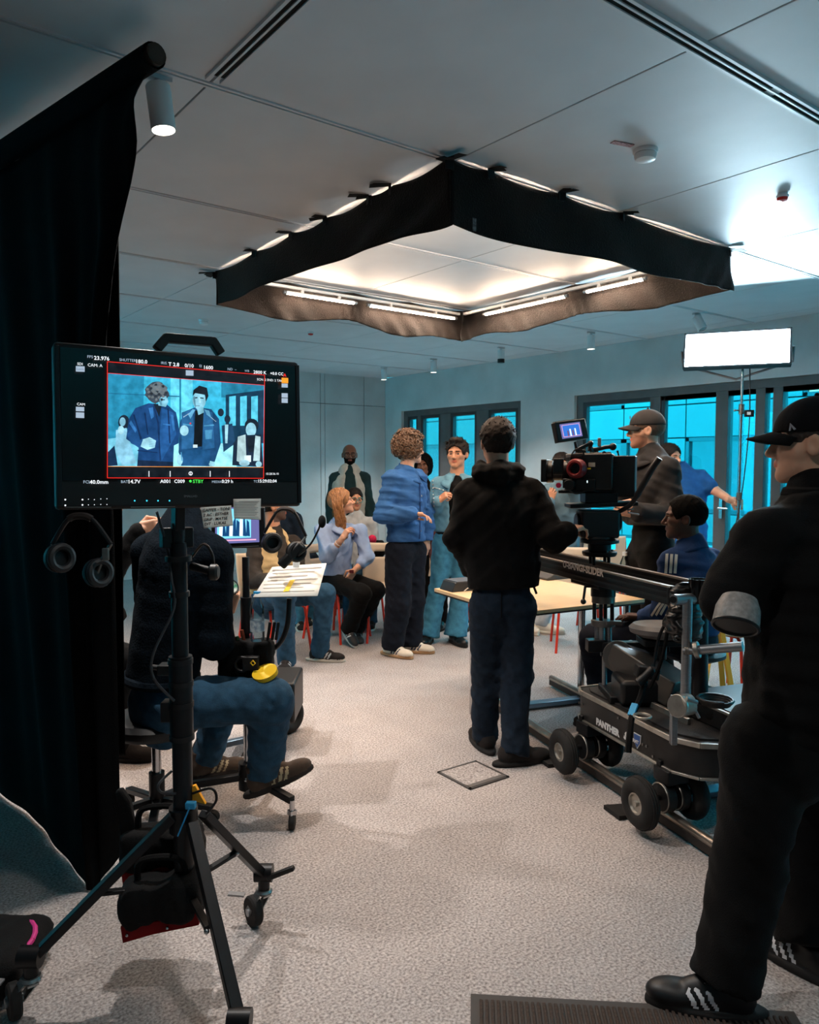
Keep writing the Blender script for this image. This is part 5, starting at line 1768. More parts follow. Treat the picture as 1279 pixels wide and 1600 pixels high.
poly((96, 205, 232), [(600, 262), (700, 270), (700, 520), (600, 500)])
poly((30, 120, 155), [(640, 265), (648, 266), (648, 660), (640, 660)])
poly((28, 110, 145), [(316, 330), (640, 345), (640, 350), (316, 336)])
poly((30, 118, 150), [(830, 280), (1024, 296), (1022, 350), (830, 352)])
poly((14, 52, 78), [(850, 340), (1023, 318), (1022, 560), (850, 560)])
for xx in (866, 916, 966):
    poly((84, 196, 226), [(xx, 348), (xx + 30, 344), (xx + 30, 480), (xx, 480)])
poly((150, 225, 240), [(560, 560), (900, 560), (900, 668), (560, 666)])
poly((110, 190, 215), [(316, 540), (470, 520), (470, 664), (316, 664)])
# woman at left
blob((22, 36, 52), 388, 465, 26, 34); blob((120, 178, 200), 382, 462, 14, 20)
poly((130, 190, 216), [(352, 500), (400, 490), (415, 560), (445, 650), (380, 660), (350, 600)])
blob((150, 200, 215), 375, 500, 14, 20); poly((14, 40, 70), [(316, 600), (345, 570), (360, 660), (316, 664)])
# seated people behind
blob((20, 34, 50), 828, 420, 14, 18); blob((22, 40, 60), 858, 450, 14, 18); poly((24, 60, 92), [(832, 480), (880, 470), (895, 560), (840, 600)])
poly((160, 215, 232), [(846, 475), (862, 475), (858, 560), (848, 560)])
# man seated at right
blob((20, 30, 44), 968, 478, 32, 30); blob((140, 196, 214), 965, 498, 24, 32)
poly((20, 36, 56), [(885, 560), (910, 525), (1010, 520), (1021, 668), (880, 660)])
poly((170, 200, 205), [(905, 530), (940, 520), (945, 660), (900, 640)]); poly((170, 200, 205), [(985, 525), (1008, 530), (1005, 640), (975, 640)])
poly((18, 28, 40), [(945, 530), (985, 530), (975, 600), (955, 600)]); poly((200, 225, 230), [(935, 615), (965, 615), (965, 645), (935, 645)])
blob((150, 195, 210), 935, 650, 24, 14); blob((140, 190, 205), 1000, 655, 14, 14)
# curly man
poly((20, 62, 112), [(398, 540), (410, 450), (440, 400), (500, 378), (585, 385), (625, 420), (640, 500), (636, 560), (615, 570), (612, 645), (450, 636), (455, 580)])
poly((30, 82, 140), [(560, 400), (612, 420), (626, 520), (560, 640), (548, 560)])
poly((14, 34, 62), [(450, 636), (612, 645), (612, 666), (448, 664)])
poly((14, 44, 86), [(528, 385), (548, 470), (556, 640), (550, 640), (540, 470), (520, 390)])
poly((16, 26, 40), [(522, 380), (560, 384), (548, 440)])
poly((120, 185, 208), [(540, 350), (582, 340), (590, 372), (578, 395), (545, 388)])
blob((56, 66, 78), 538, 330, 52, 48, 22, 0, .14); blob((92, 104, 112), 545, 312, 36, 28, 16, 0, .2)
poly((126, 188, 210), [(548, 352), (580, 345), (586, 368), (572, 392), (552, 385)])
poly((150, 205, 222), [(465, 545), (505, 532), (534, 548), (528, 580), (495, 590), (464, 575)])
poly((26, 74, 128), [(400, 520), (440, 480), (474, 545), (462, 580), (420, 560)])
# denim man
poly((22, 66, 108), [(636, 600), (640, 470), (665, 415), (715, 395), (785, 405), (820, 450), (828, 560), (800, 645), (778, 640), (650, 640)])
poly((36, 92, 140), [(650, 420), (700, 405), (712, 580), (650, 590)]); poly((36, 92, 140), [(750, 410), (790, 420), (800, 580), (745, 590)])
poly((8, 14, 22), [(712, 410), (750, 412), (742, 575), (704, 575)])
poly((24, 76, 122), [(650, 585), (780, 590), (778, 664), (648, 662)])
poly((205, 228, 235), [(702, 566), (722, 566), (722, 580), (702, 580)])
for k in range(9):
    blob((190, 220, 232), 660 + k * 5, 440 - k * 3.2, 2, 2, 6); blob((190, 220, 232), 765 + k * 5, 428 + k * 4, 2, 2, 6)
blob((132, 192, 212), 730, 365, 30, 42); poly((120, 180, 200), [(718, 395), (748, 395), (752, 420), (726, 432)])
poly((18, 24, 34), [(700, 345), (704, 318), (730, 298), (765, 308), (772, 345), (760, 372), (756, 340), (712, 332)])
poly((16, 24, 34), [(706, 352), (722, 350), (722, 355), (706, 357)]); poly((16, 24, 34), [(732, 351), (750, 353), (750, 358), (732, 356)])
poly((96, 130, 150), [(712, 388), (732, 388), (732, 392), (712, 392)])
blob((150, 205, 222), 662, 502, 20, 24); blob((140, 195, 212), 642, 635, 14, 24); blob((140, 195, 212), 788, 655, 14, 12)
blob((235, 60, 60), 690, 470, 4, 4, 8)
# folds, pockets, seams and facial shading
for pts in ([(430, 430), (436, 428), (470, 540), (462, 545)], [(585, 400), (592, 402), (600, 560), (594, 560)], [(450, 590), (540, 600), (540, 604), (450, 595)], [(480, 420), (486, 420), (500, 520), (494, 522)]):
    poly((12, 40, 80), pts)
for pts in ([(412, 470), (420, 455), (446, 500), (440, 512)], [(566, 470), (600, 475), (600, 480), (566, 476)], [(500, 400), (520, 396), (524, 440), (512, 450)], [(600, 430), (612, 432), (620, 500), (612, 505)]):
    poly((48, 110, 172), pts)
for pts in ([(656, 470), (700, 476), (698, 482), (656, 476)], [(752, 478), (796, 474), (798, 480), (752, 484)], [(756, 500), (790, 498), (786, 540), (758, 542)], [(645, 600), (650, 600), (655, 640), (650, 640)]):
    poly((70, 140, 182), pts)
for pts in ([(700, 405), (712, 408), (690, 450), (680, 430)], [(752, 405), (775, 412), (785, 445), (765, 430)]):
    poly((92, 160, 198), pts)
poly((86, 140, 162), [(548, 352), (556, 350), (562, 388), (552, 385)]); poly((84, 136, 156), [(702, 350), (710, 345), (716, 400), (708, 392)])
poly((160, 212, 228), [(728, 352), (734, 352), (738, 376), (728, 378)]); poly((30, 44, 56), [(556, 362), (574, 360), (574, 364), (556, 366)])
for k in range(26):
    blob((100, 108, 112) if k % 3 else (38, 44, 52), 538 + 46 * math.cos(k * 2.4) * (k / 26) ** .5, 326 + 42 * math.sin(k * 2.4) * (k / 26) ** .5, 7, 6, 8, k, .3)
for k in range(5):
    poly((110, 170, 192), [(500 + k * 1, 540 + k * 8), (530, 544 + k * 8), (530, 546 + k * 8), (500, 543 + k * 8)])
put('screen_picture', pic, pic_mats, mon, smooth=False)
# red frame guides and ticks
RED = emat('screen_red', (235, 40, 30), 1.0); WHT = emat('screen_white', (235, 240, 245), 1.0); ORG = emat('screen_orange', (250, 150, 40), 1.0); GRN = emat('screen_green', (70, 220, 80), 1.0); GRY = emat('screen_pale_grey', (160, 178, 196), .9); CYA = emat('led_cyan', (60, 210, 240), 1.2)
def strip(pts, m, name, w=.0016, off=.0165):
    b = MB()
    q = [MQ(x, y, off) for x, y in pts]
    for a, c in zip(q[:-1], q[1:]):
        b.beam(a, c, w, .0006, mn)
    return put(name, b, m, mon, smooth=False)
strip([(313, 189), (1027, 250), (1022, 719), (313, 717), (313, 189)], RED, 'frame_line')
strip([(316, 241), (1025, 296)], RED, 'frame_line', .0012); strip([(316, 665), (1021, 669)], ORG, 'frame_line', .0012)
for xx in (502, 598, 780, 867):
    strip([(xx, 686), (xx, 712)], WHT, 'tick_mark', .0018)
b = MB().torus(MQ(691, 697, .0165), mn, .0046, .0009, 20, 6)
put('centre_ring', b, WHT, mon); strip([(691, 688), (691, 706)], WHT, 'tick_mark', .0014)
for (xa, ya, xb, yb, m) in ((170, 209, 210, 234, GRY), (170, 394, 208, 414, GRY), (170, 419, 208, 444, GRY), (669, 228, 704, 252, GRY), (1104, 262, 1134, 286, ORG), (1104, 288, 1132, 306, GRY), (1104, 332, 1132, 352, GRY), (1104, 355, 1132, 376, GRY)):
    b = MB()
    b.add([MQ(xa, yb, .0165), MQ(xb, yb + (xb - xa) * .04, .0165), MQ(xb, ya + (xb - xa) * .04, .0165), MQ(xa, ya, .0165)], [(0, 1, 2, 3)])
    put('screen_icon', b, m, mon, smooth=False)
PPM = 1 / (1200 / 2.1 * (1 / .344))       # metres for one pixel of the enlarged view, about
def stext(s, zx, zy, hpx, m, bold=.0, name='screen_text', off=.0165):
    o = MQ(zx, zy, off)
    return text_mesh(s, hpx * PPM * 1.3, o, (MQ(zx + 60, zy + 60 * .06 * (1 if zy < 400 else .0), off) - o), mv, m, mon, name, bold=bold)
for s, x_, y_, h_, m, bo in (('FPS', 221, 172, 13, GRY, 0), ('23.976', 252, 180, 18, WHT, .00018), ('SHUTTER', 367, 186, 13, GRY, 0), ('180.0', 440, 195, 18, WHT, .00018), ('IRIS', 556, 200, 13, GRY, 0), ('T 2.8', 590, 208, 18, WHT, .00018), ('0/10', 664, 214, 18, WHT, .00018),
                          ('EI', 730, 214, 13, GRY, 0), ('1600', 748, 222, 18, WHT, .00018), ('ND  –', 858, 228, 13, GRY, 0), ('WB', 936, 235, 11, GRY, 0), ('2800 K', 976, 243, 17, WHT, .00015), ('+0.0 CC', 1052, 248, 15, WHT, .0002), ('A', 1112, 257, 17, RED, .0003),
                          ('CAM: A', 223, 210, 14, WHT, 0), ('SDI', 176, 204, 12, WHT, 0), ('CAM', 174, 387, 12, WHT, 0), ('SCN: 2 SND: 2 TAK: 1', 992, 274, 12, WHT, 0), ('Look', 173, 227, 11, emat('screen_blue_grey', (70, 90, 120), .8), 0),
                          ('FCL', 203, 742, 14, GRY, 0), ('40.0mm', 233, 744, 18, WHT, .00018), ('BAT', 374, 740, 13, GRY, 0), ('14.7V', 405, 742, 18, WHT, .00018), ('A001', 553, 740, 17, WHT, .00015), ('C009', 616, 740, 17, WHT, .00015), ('STBY', 701, 740, 17, GRN, .00015),
                          ('MEDIA', 787, 740, 12, GRY, 0), ('0:29 h', 832, 740, 17, WHT, .00015), ('TC', 977, 738, 12, GRY, 0), ('15:29:02:04', 995, 738, 16, WHT, .00015), ('15:28:36.10', 1032, 703, 11, WHT, 0)):
    stext(s, x_, y_, h_, m, bo)
put('record_dot', MB().ball(MQ(690, 732, .0165), .0036, 12, 6), GRN, mon)
stext('SMALLHD', 660, 805, 11, mat('grey_print', (120, 124, 130), .6), 0, 'maker_lettering', .003)
leds = MB()
for xx, yy in ((122, 816), (200, 816), (227, 814), (254, 816), (283, 813), (311, 812), (122, 842), (200, 840), (227, 840), (254, 839), (283, 838), (311, 838)):
    put('button_light', MB().ball(MQ(xx, yy, .002), .0012 if xx > 220 else .0022, 8, 5), WHT, mon)
for xx in (437, 492, 543, 595):
    put('button_light', MB().ball(MQ(xx, 821, .002), .0022, 8, 5), CYA, mon)
put('button_row', MB().beam(MQ(120, 850, .003), MQ(330, 850, .003), .0025, .004, mn).beam(MQ(420, 850, .003), MQ(620, 848, .003), .0025, .004, mn), STEEL, mon, smooth=False)

# notes taped under the monitor
def sheet(name, corners, m, label, cat, lift=.01):
    q = [MQ(x, y, lift) for x, y in corners]
    c = sum(q, Vector()) / 4
    t = thing(name, label, cat, c)
    def fn(s, v):
        a = q[0].lerp(q[1], s); b_ = q[3].lerp(q[2], s)
        return a.lerp(b_, v) + mn * (.006 * v * v)
    put('paper', MB().grid(fn, 6, 8), m, t, solid=.0008)
    return t
PAPER = mat('note_paper', (226, 224, 216), .8, var=.04)
nt_ = sheet('handwritten_note', [(737, 851), (875, 842), (881, 934), (749, 946)], PAPER, 'white handwritten note listing crew roles taped under the field monitor', 'note')
INK = mat('ink', (20, 20, 24), .7)
for k, (s, zx, zy) in enumerate((('GAFFER - TONI', 744, 872), ('2 AC : ESTHER', 748, 893), ('GRIP : MATSE', 750, 914), ('DIT : LUKAS', 753, 934))):
    o = MQ(zx, zy, .0125 + .0035 * ((k + 1) / 4) ** 2)
    text_mesh(s, .0115, o, MQ(zx + 100, zy - 8, .0125 + .0035 * ((k + 1) / 4) ** 2) - o, mv, INK, nt_, 'handwriting', shear=.15, bold=.0002)
nt2 = sheet('printed_label', [(885, 813), (1010, 811), (1006, 908), (886, 902)], PAPER, 'small printed paper label taped beside the handwritten note', 'label')
b = MB()
for k in range(11):
    yy = 824 + k * 7.2
    b.beam(MQ(890 + (20 if k == 0 else 0), yy, .0125 + .0035 * (k / 11) ** 2), MQ(1003 - (k * 7) % 22, yy - .5, .0125 + .0035 * (k / 11) ** 2), .0008, .0004, mn)
put('print_lines', b, INK, nt2, smooth=False)

# ---------------------------------------------------------------- rolling stand that carries it
SD = 2.30
cx_ = D(285, 1200, SD); cx_.z = 0
def SP(px, py, d=SD):
    return D(px, py, d)
ms = thing('monitor_stand', 'black rolling stand with braced legs and casters under the field monitor', 'stand', cx_)
def zc(py):
    return D(285, py, SD).z
col = lambda py: Vector((cx_.x, cx_.y, zc(py)))
put('upper_column', MB().cyl(col(1030), col(845), .024, n=20), BLACKM, ms)
put('middle_column', MB().cyl(col(1150), col(1022), .034, n=20), BLACKM, ms)
put('lower_column', MB().cyl(col(1395), col(1145), .029, n=20), BLACKM, ms)
for y_, r_ in ((870, .038), (925, .030), (1030, .0365), (1065, .0365), (1098, .0365), (1150, .037)):
    put('clamp_ring', MB().cyl(col(y_ + 4), col(y_ - 4), r_, n=20), BLACK, ms)
put('mount_plate', MB().box(col(838) - mn * .02, (.09, .05, .06), mu, mn).cyl(col(850), col(815), .02).box(mc - mn * .11 - mv * .12, (.12, .16, .03), mu, mv, mn).beam(col(826), mc - mn * .11 - mv * .15, .04, .03), BLACK, ms, bevel=.004)
put('leg_collar', MB().cyl(col(1300), col(1262), .042, n=20), BLACKM, ms)
put('brace_collar', MB().cyl(col(1400), col(1375), .038, n=20), BLACKM, ms)
put('height_knob', MB().cyl(SP(300, 885, SD - .02), SP(332, 893, SD - .06), .012).lathe([(.018, -.014), (.024, -.008), (.024, .008), (.018, .014)], SP(334, 894, SD - .06), RT, 14), BLACK, ms)
put('side_clamp', MB().box(SP(262, 1045, SD), (.05, .05, .03), RT, FH).cyl(SP(262, 1045, SD), SP(235, 1042, SD - .02), .008), BLACK, ms, bevel=.003)
put('cable_clamp', MB().box(SP(262, 1110, SD), (.03, .05, .06), RT, FH), BLACK, ms, bevel=.003)
legs = [((318, 1272, 2.34), (412, 1368, 2.62), (396, 1425, 2.62), (372, 1330, 2.49)),
        ((300, 1285, 2.27), (374, 1600, 1.99), (384, 1660, 1.99), (325, 1450, 2.12)),
        ((270, 1275, 2.28), (48, 1500, 2.18), (22, 1568, 2.18), (150, 1396, 2.24))]
for i, (a, b_, w, br) in enumerate(legs):
    pa, pb = D(*a), D(*b_)
    lg = put('leg', MB().beam(pa, pb, .034, .026), BLACKM, ms, bevel=.003)
    put('brace', MB().beam(col(1388), D(*br), .022, .012), BLACKM, lg, bevel=.002)
    put('bolt', MB().ball(D(*br) - FH * .016, .008, 10, 6), CHROME, lg)
    kn = put('knuckle', MB().cyl(pb - RT * .03 + ZV * .01, pb + RT * .03 + ZV * .01, .03, n=16).cyl(pb - ZV * .045, pb, .02, n=14), BLACKM, ms)
    # swivel caster
    wd = D(*w)
    wc = Vector((wd.x, wd.y, .05))
    ax = (RT * .8 + FH * .6) if i != 1 else RT
    top = Vector((pb.x, pb.y, pb.z - .045))
    cs = put('caster_fork', MB().lathe([(.026, 0), (.030, -.008), (.022, -.018)], top, ZV, 16).beam(top - ZV * .01 + ax * .022, wc + ax * .022, .03, .004, ax).beam(top - ZV * .01 - ax * .022, wc - ax * .022, .03, .004, ax).box(top - ZV * .018, (.03, .05, .006)), mat('zinc', (170, 172, 172), .35, metal=.9), ms)
    put('caster_wheel', MB().lathe([(.012, -.016), (.045, -.016), (.05, -.010), (.05, .010), (.045, .016), (.012, .016)], wc, ax, 26), RUBBER, cs)
    put('wheel_hub', MB().cyl(wc - ax * .024, wc + ax * .024, .013, n=14), ALU, cs)
    put('brake_pedal', MB().beam(wc + ZV * .055 - RT * .03, wc + ZV * .06 - RT * .085, .022, .006), ALU, cs)
put('leg_lever', MB().beam(D(418, 1372, 2.60), D(459, 1356, 2.58), .022, .016), BLACK, ms, bevel=.004)
put('blue_tape', MB().beam(D(296, 1262, 2.25), D(278, 1305, 2.25), .016, .004), mat('blue_tape_cloth', (40, 150, 200), .6), ms)
put('blue_tape', MB().box(D(298, 1258, 2.26), (.03, .02, .02), RT, FH), mat('blue_tape_cloth', (40, 150, 200), .6), ms, bevel=.003)
put('orange_clip', MB().prism([(-.02, .03), (.0, .035), (.018, .0), (.03, -.022), (-.005, -.012), (-.018, .0)], D(306, 1244, 2.31), RT, ZV, .014), mat('orange_plastic', (245, 165, 30), .4), ms)
cable = smooth_path([D(300, 1240, 2.3), D(330, 1232, 2.28), D(338, 1250, 2.28), D(322, 1272, 2.28)], 6)
put('cable', MB().tube(cable, .004, 6), BLACK, ms)
put('cable', MB().tube(smooth_path([D(245, 800, 2.2), D(262, 860, 2.25), D(268, 905, 2.24), D(272, 950, 2.24), D(240, 1020, 2.22), D(240, 1060, 2.22), D(272, 1095, 2.25)], 6), .0042, 6), mat('cable_dark_grey', (52, 54, 58), .4), ms)
put('cable', MB().tube(smooth_path([D(268, 1205, 2.3), D(248, 1225, 2.26), D(252, 1238, 2.26), D(275, 1240, 2.26)], 6), .004, 6), mat('cable_dark_grey', (52, 54, 58), .4), ms)
put('cable', MB().tube(smooth_path([D(300, 870, 2.28), D(318, 850, 2.26), D(332, 868, 2.26), D(334, 900, 2.26)], 6), .004, 6), mat('cable_brown', (60, 45, 40), .5), ms)
# sandbags
SANDB = cloth('black_cordura', (22, 22, 23), .2, 12); REDV = cloth('red_vinyl', (120, 20, 22), .15)
def sandbag(label, c, wdt, hgt, dpt, tilt, seed, tab=False):
    c = Vector(c)
    u = (RT + ZV * tilt).normalized(); v = (ZV - RT * tilt).normalized()
    t = thing('sandbag', label, 'sandbag', c - ZV * hgt / 2, 0, 'sandbags hung on the monitor stand')
    axm = np.array([V3(u), V3(FH), V3(v)], dtype=np.float32)
    o = gar(t, 'bag', [lambda P: d_box(P, V3(c - u * wdt * .26), axm, (wdt * .25, dpt / 2, hgt / 2), .035), lambda P: d_box(P, V3(c + u * wdt * .26), axm, (wdt * .25, dpt / 2, hgt / 2), .035)], [c], SANDB, r=max(wdt, hgt) * .62, h=.010, k=.03, wr=(.007, 26, seed))
    bt = c - v * (hgt / 2 + .012) - FH * (dpt / 2 * .8)
    st = put('red_hem', MB().prism([(-wdt / 2, -.022), (-wdt * .1, -.006), (wdt / 2, .006), (wdt / 2, .046), (0, .034), (-wdt / 2, .03)], bt, u, v, .012), REDV, t, bevel=.003)
    put('rivet', MB().ball(bt - u * (wdt * .42) - FH * .01 + v * .004, .005, 8, 5).ball(bt + u * (wdt * .1) - FH * .01 + v * .012, .005, 8, 5), CHROME, st)
    if tab:
        put('handle_tab', MB().prism([(-.02, -.09), (.03, -.09), (.022, .03), (.0, .075), (-.02, .07)], c - u * (wdt * .44) + v * (hgt / 2 + .06), u, v, .03), SANDB, t, bevel=.008)
    put('carry_strap', MB().tube(smooth_path([c - u * wdt * .3 + v * hgt * .5, c - u * .05 + v * (hgt * .5 + .06), c + u * .06 + v * (hgt * .5 + .055), c + u * wdt * .35 + v * hgt * .5], 5), .01, 6), SANDB, t)
sandbag('upper black sandbag with red hem on the monitor stand', D(255, 1322, 2.42), .24, .13, .12, .10, 5, True)
sandbag('lower black sandbag with red hem hanging near the floor', D(255, 1402, 2.30), .23, .12, .13, .12, 8)

# black case with pink piping at the left floor edge
pc = D(-40, 1508, 2.35)
t = thing('black_bag', 'black soft bag with a pink edge lying at the lower left', 'bag', (pc.x, pc.y, 0))
axm = np.array([V3(RT), V3(FH), V3(ZV)], dtype=np.float32)
bc = Vector((pc.x, pc.y, .07))
gar(t, 'bag', [lambda P: d_box(P, V3(bc), axm, (.19, .13, .06), .04)], [bc], SANDB, r=.24, h=.012, wr=(.006, 20, 4))
put('pink_piping', MB().tube([bc + RT * (.18 * math.cos(a)) + FH * (.12 * math.sin(a)) + ZV * (.05 + .01 * math.sin(3 * a)) for a in [2 * PI * k / 30 for k in range(31)]], .008, 8), mat('pink_binding', (205, 50, 130), .6), t)

# ---------------------------------------------------------------- headphones
def headphones(name, label, top, e0, e1, c0, c1, cr, band_r, nrm):
    t = thing(name, label, 'headphones', (top + c0 + c1) / 3)
    path = smooth_path([e0, e0.lerp(top, .55) + (top - (e0 + e1) / 2) * .28, top, e1.lerp(top, .55) + (top - (e0 + e1) / 2) * .28, e1], 8)
    put('headband', MB().tube(path, band_r, 8), BLACK, t)
    put('band_padding', MB().tube(path[9:-9], band_r * 1.5, 8), mat('brown_leatherette', (44, 34, 30), .6), t)
    for e, c in ((e0, c0), (e1, c1)):
        put('yoke', MB().tube([e, e.lerp(c, .5) - nrm * .006, c], .005, 8), STEEL, t)
        cup = put('ear_cup', MB().lathe([(0, -.02), (cr * .8, -.02), (cr, -.008), (cr, .004)], c, nrm, 22), BLACK, t)
        put('ear_pad', MB().torus(c + nrm * .012, nrm, cr * .78, cr * .26, 22, 8), mat('pad_leatherette', (30, 30, 32), .55), cup)
    return t
HD = 1.90
headphones('headphones', 'black over-ear headphones hanging below the left side of the monitor', D(125, 806, HD), D(82, 850, HD), D(173, 850, HD), D(92, 872, HD), D(152, 895, HD + .02), .036, .006, (RT * .75 - FH * .5 + ZV * .1).normalized())
put('adjuster', MB().box(D(165, 866, HD - .02), (.016, .01, .03), RT, FH), STEEL, bpy.data.objects['headphones'], bevel=.002)

# ---------------------------------------------------------------- stool under the crew member
so = D(243, 1130, 3.36)
st = thing('stool', 'round black padded stool with chrome post under the seated crew member', 'stool', (so.x, so.y, 0))
s0 = Vector((so.x, so.y, 0))
put('seat_pad', MB().lathe([(.05, .40), (.185, .41), (.20, .43), (.20, .455), (.18, .475), (0, .482)], s0, ZV, 30), mat('black_vinyl', (18, 18, 20), .5), st)
put('gas_lift', MB().cyl(s0 + ZV * .2, s0 + ZV * .40, .02, n=18), CHROME, st)
put('lift_sleeve', MB().cyl(s0 + ZV * .06, s0 + ZV * .22, .034, n=18), BLACKM, st)
for k in range(5):
    a = 2 * PI * k / 5 + .5
    d_ = Vector((math.cos(a), math.sin(a), 0))
    lg = put('base_leg', MB().beam(s0 + ZV * .10, s0 + d_ * .25 + ZV * .07, .035, .025), BLACKM, st, bevel=.004)
    put('caster', MB().cyl(s0 + d_ * .25 - Vector((-d_.y, d_.x, 0)) * .015 + ZV * .028, s0 + d_ * .25 + Vector((-d_.y, d_.x, 0)) * .015 + ZV * .028, .028, n=16), RUBBER, lg)

# ---------------------------------------------------------------- second stand with small monitor
QD = 3.50
qb = D(388, 1200, QD); qb.z = 0
ss = thing('small_monitor_stand', 'black rolling stand with chrome column carrying the small monitor and script sheet', 'stand', qb)
qz = lambda y: Vector((qb.x, qb.y, D(388, y, QD).z))
put('chrome_column', MB().cyl(qz(1200), qz(1040), .021, n=18), CHROME, ss)
put('upper_tube', MB().cyl(qz(1040), qz(868), .016, n=16).cyl(qz(985), qz(930), .026, n=16), BLACKM, ss)
put('hub', MB().cyl(qz(1232), qz(1190), .045, n=20).torus(qz(1206), RT * .7 - FH * .7, .035, .016, 18, 8), BLACKM, ss)
put('hub_bolt', MB().ball(qz(1212) - FH * .05, .010, 10, 6), CHROME, ss)
for (ex, ey, ed) in ((300, 1226, 3.45), (456, 1250, 3.30), (440, 1180, 4.0)):
    e_ = D(ex, ey, ed)
    e_.z = max(e_.z, .10)
    lg = put('leg', MB().beam(qz(1212), e_, .034, .03), BLACKM, ss, bevel=.004)
    put('caster_stem', MB().cyl(e_, Vector((e_.x, e_.y, .06)), .012).box(Vector((e_.x, e_.y, .075)), (.03, .03, .02)), CHROME, lg)
    put('caster_wheel', MB().lathe([(.01, -.012), (.032, -.012), (.035, -.006), (.035, .006), (.032, .012), (.01, .012)], Vector((e_.x, e_.y, .036)), RT, 22), RUBBER, lg)
# small monitor
sm0 = D(372, 825, 3.42)
smu = (RT + FH * .10).normalized(); smv = (ZV * .995 - FH * .1).normalized(); smn = smu.cross(smv)
smon = thing('small_monitor', 'small lit monitor with the same blue scene on the second stand', 'monitor', sm0 - ZV * .1)
wS, hS = .235, .185
put('housing', MB().box(sm0 - smn * .015, (wS, hS, .03), smu, smv, smn), BLACK, smon, bevel=.005)
SM = lambda px, py, off=.002: plane_hit(px, py, sm0 + smn * off, smn)
def squad(pts, m, name, off):
    put(name, MB().add([SM(x, y, off) for x, y in pts], [tuple(range(len(pts)))]), m, smon, smooth=False)
squad([(336, 850), (405, 847), (405, 790), (336, 790)], emat('screen_lilac', (110, 110, 170), .8), 'screen', .002)
squad([(339, 842), (392, 840), (392, 795), (339, 795)], emat('screen_cyan', (120, 205, 235), 1.1), 'picture', .0025)
rnd = random.Random(2)
for k in range(9):
    x0 = 342 + k * 5.3
    squad([(x0, 838 - .1 * k), (x0 + 6, 838), (x0 + 5 + rnd.uniform(-2, 2), 800 + rnd.uniform(0, 18)), (x0 + 1, 802 + rnd.uniform(0, 18))], emat('screen_deep_blue', (20, 70, 120), .9) if k % 3 else emat('screen_ice', (215, 240, 248), 1.1), 'picture_figure', .003 + .0002 * k)
squad([(339, 846), (400, 844), (400, 842), (339, 844)], emat('screen_pink', (240, 170, 200), 1.0), 'status_line', .0035)
put('bezel_buttons', MB().beam(SM(334, 857, .004), SM(404, 853, .004), .003, .004, smn), STEEL, smon, smooth=False)
bb = MB()
for k in range(5):
    bb.ball(SM(342 + k * 5, 857.5 - .2 * k, .003), .0028, 8, 5)
put('bezel_lights', bb, WHT, smon)
put('side_grip', MB().beam(SM(408, 795, -.01), SM(409, 850, -.01), .016, .03), BLACK, smon, bevel=.004)
# headset with boom microphone
hs = headphones('headset', 'black headset with boom microphone hanging on the second stand', D(447, 795, 3.40), D(413, 832, 3.42), D(478, 838, 3.40), D(424, 848, 3.40), D(462, 862, 3.38), .045, .007, (RT * .5 - FH * .8).normalized())
put('cable_block', MB().beam(D(470, 850, 3.38), D(438, 885, 3.36), .05, .04), BLACK, hs, bevel=.010)
put('microphone_boom', MB().tube(smooth_path([D(466, 868, 3.36), D(485, 850, 3.34), D(497, 828, 3.33), D(500, 818, 3.33)], 6), .0045, 8), BLACK, hs)
put('microphone_foam', MB().ball(D(503, 815, 3.33), (.017, .017, .028), 14, 10), mat('foam', (12, 12, 13), .95), hs)
# script sheet
ta, tb, tc_, td = D(425, 886, 3.55), D(510, 880, 3.60), D(496, 931, 3.30), D(395, 933, 3.28)
tcn = (ta + tb + tc_ + td) / 4
scs = thing('script_sheet', 'white schedule sheet with yellow highlight clipped on the second stand', 'paper', tcn)
sheet_f = lambda s, v: ta.lerp(tb, s).lerp(td.lerp(tc_, s), v)
put('sheet', MB().grid(sheet_f, 4, 4), PAPER, scs, solid=.001)
snv = (tb - ta).cross(td - ta).normalized()
snv = snv if snv.z > 0 else -snv
lines = MB()
for k in range(7):
    v_ = .14 + .12 * k
    hv = .008 if k not in (0, 2) else .022
    s0_, s1_ = .05 + .03 * (k % 2), .93 - .1 * (k % 3)
    lines.add([sheet_f(s0_, v_ + hv) + snv * .0022, sheet_f(s1_, v_ + hv) + snv * .0022, sheet_f(s1_, v_ - hv) + snv * .0022, sheet_f(s0_, v_ - hv) + snv * .0022], [(0, 1, 2, 3)])
put('print_lines', lines, mat('print_grey', (150, 146, 142), .8), scs, smooth=False)
put('yellow_highlight', MB().add([sheet_f(.46, .52) + snv * .003, sheet_f(.54, .50) + snv * .003, sheet_f(.52, .86) + snv * .003, sheet_f(.43, .88) + snv * .003], [(0, 1, 2, 3)]), mat('highlighter', (236, 200, 60), .8), scs, smooth=False)
put('back_board', MB().grid(lambda s, v: sheet_f(.02 + .96 * s, .02 + .96 * v) - snv * .004, 2, 2), mat('board', (150, 148, 145), .8), scs, solid=.004)
put('clip', MB().box(sheet_f(.45, .04) + snv * .008, (.03, .02, .03), RT, FH), WHITEP, scs, bevel=.003)
put('gooseneck', MB().tube(smooth_path([D(452, 935, 3.45), D(448, 980, 3.45), D(432, 1010, 3.45), D(400, 1022, 3.48)], 6), .012, 10), BLACK, scs)
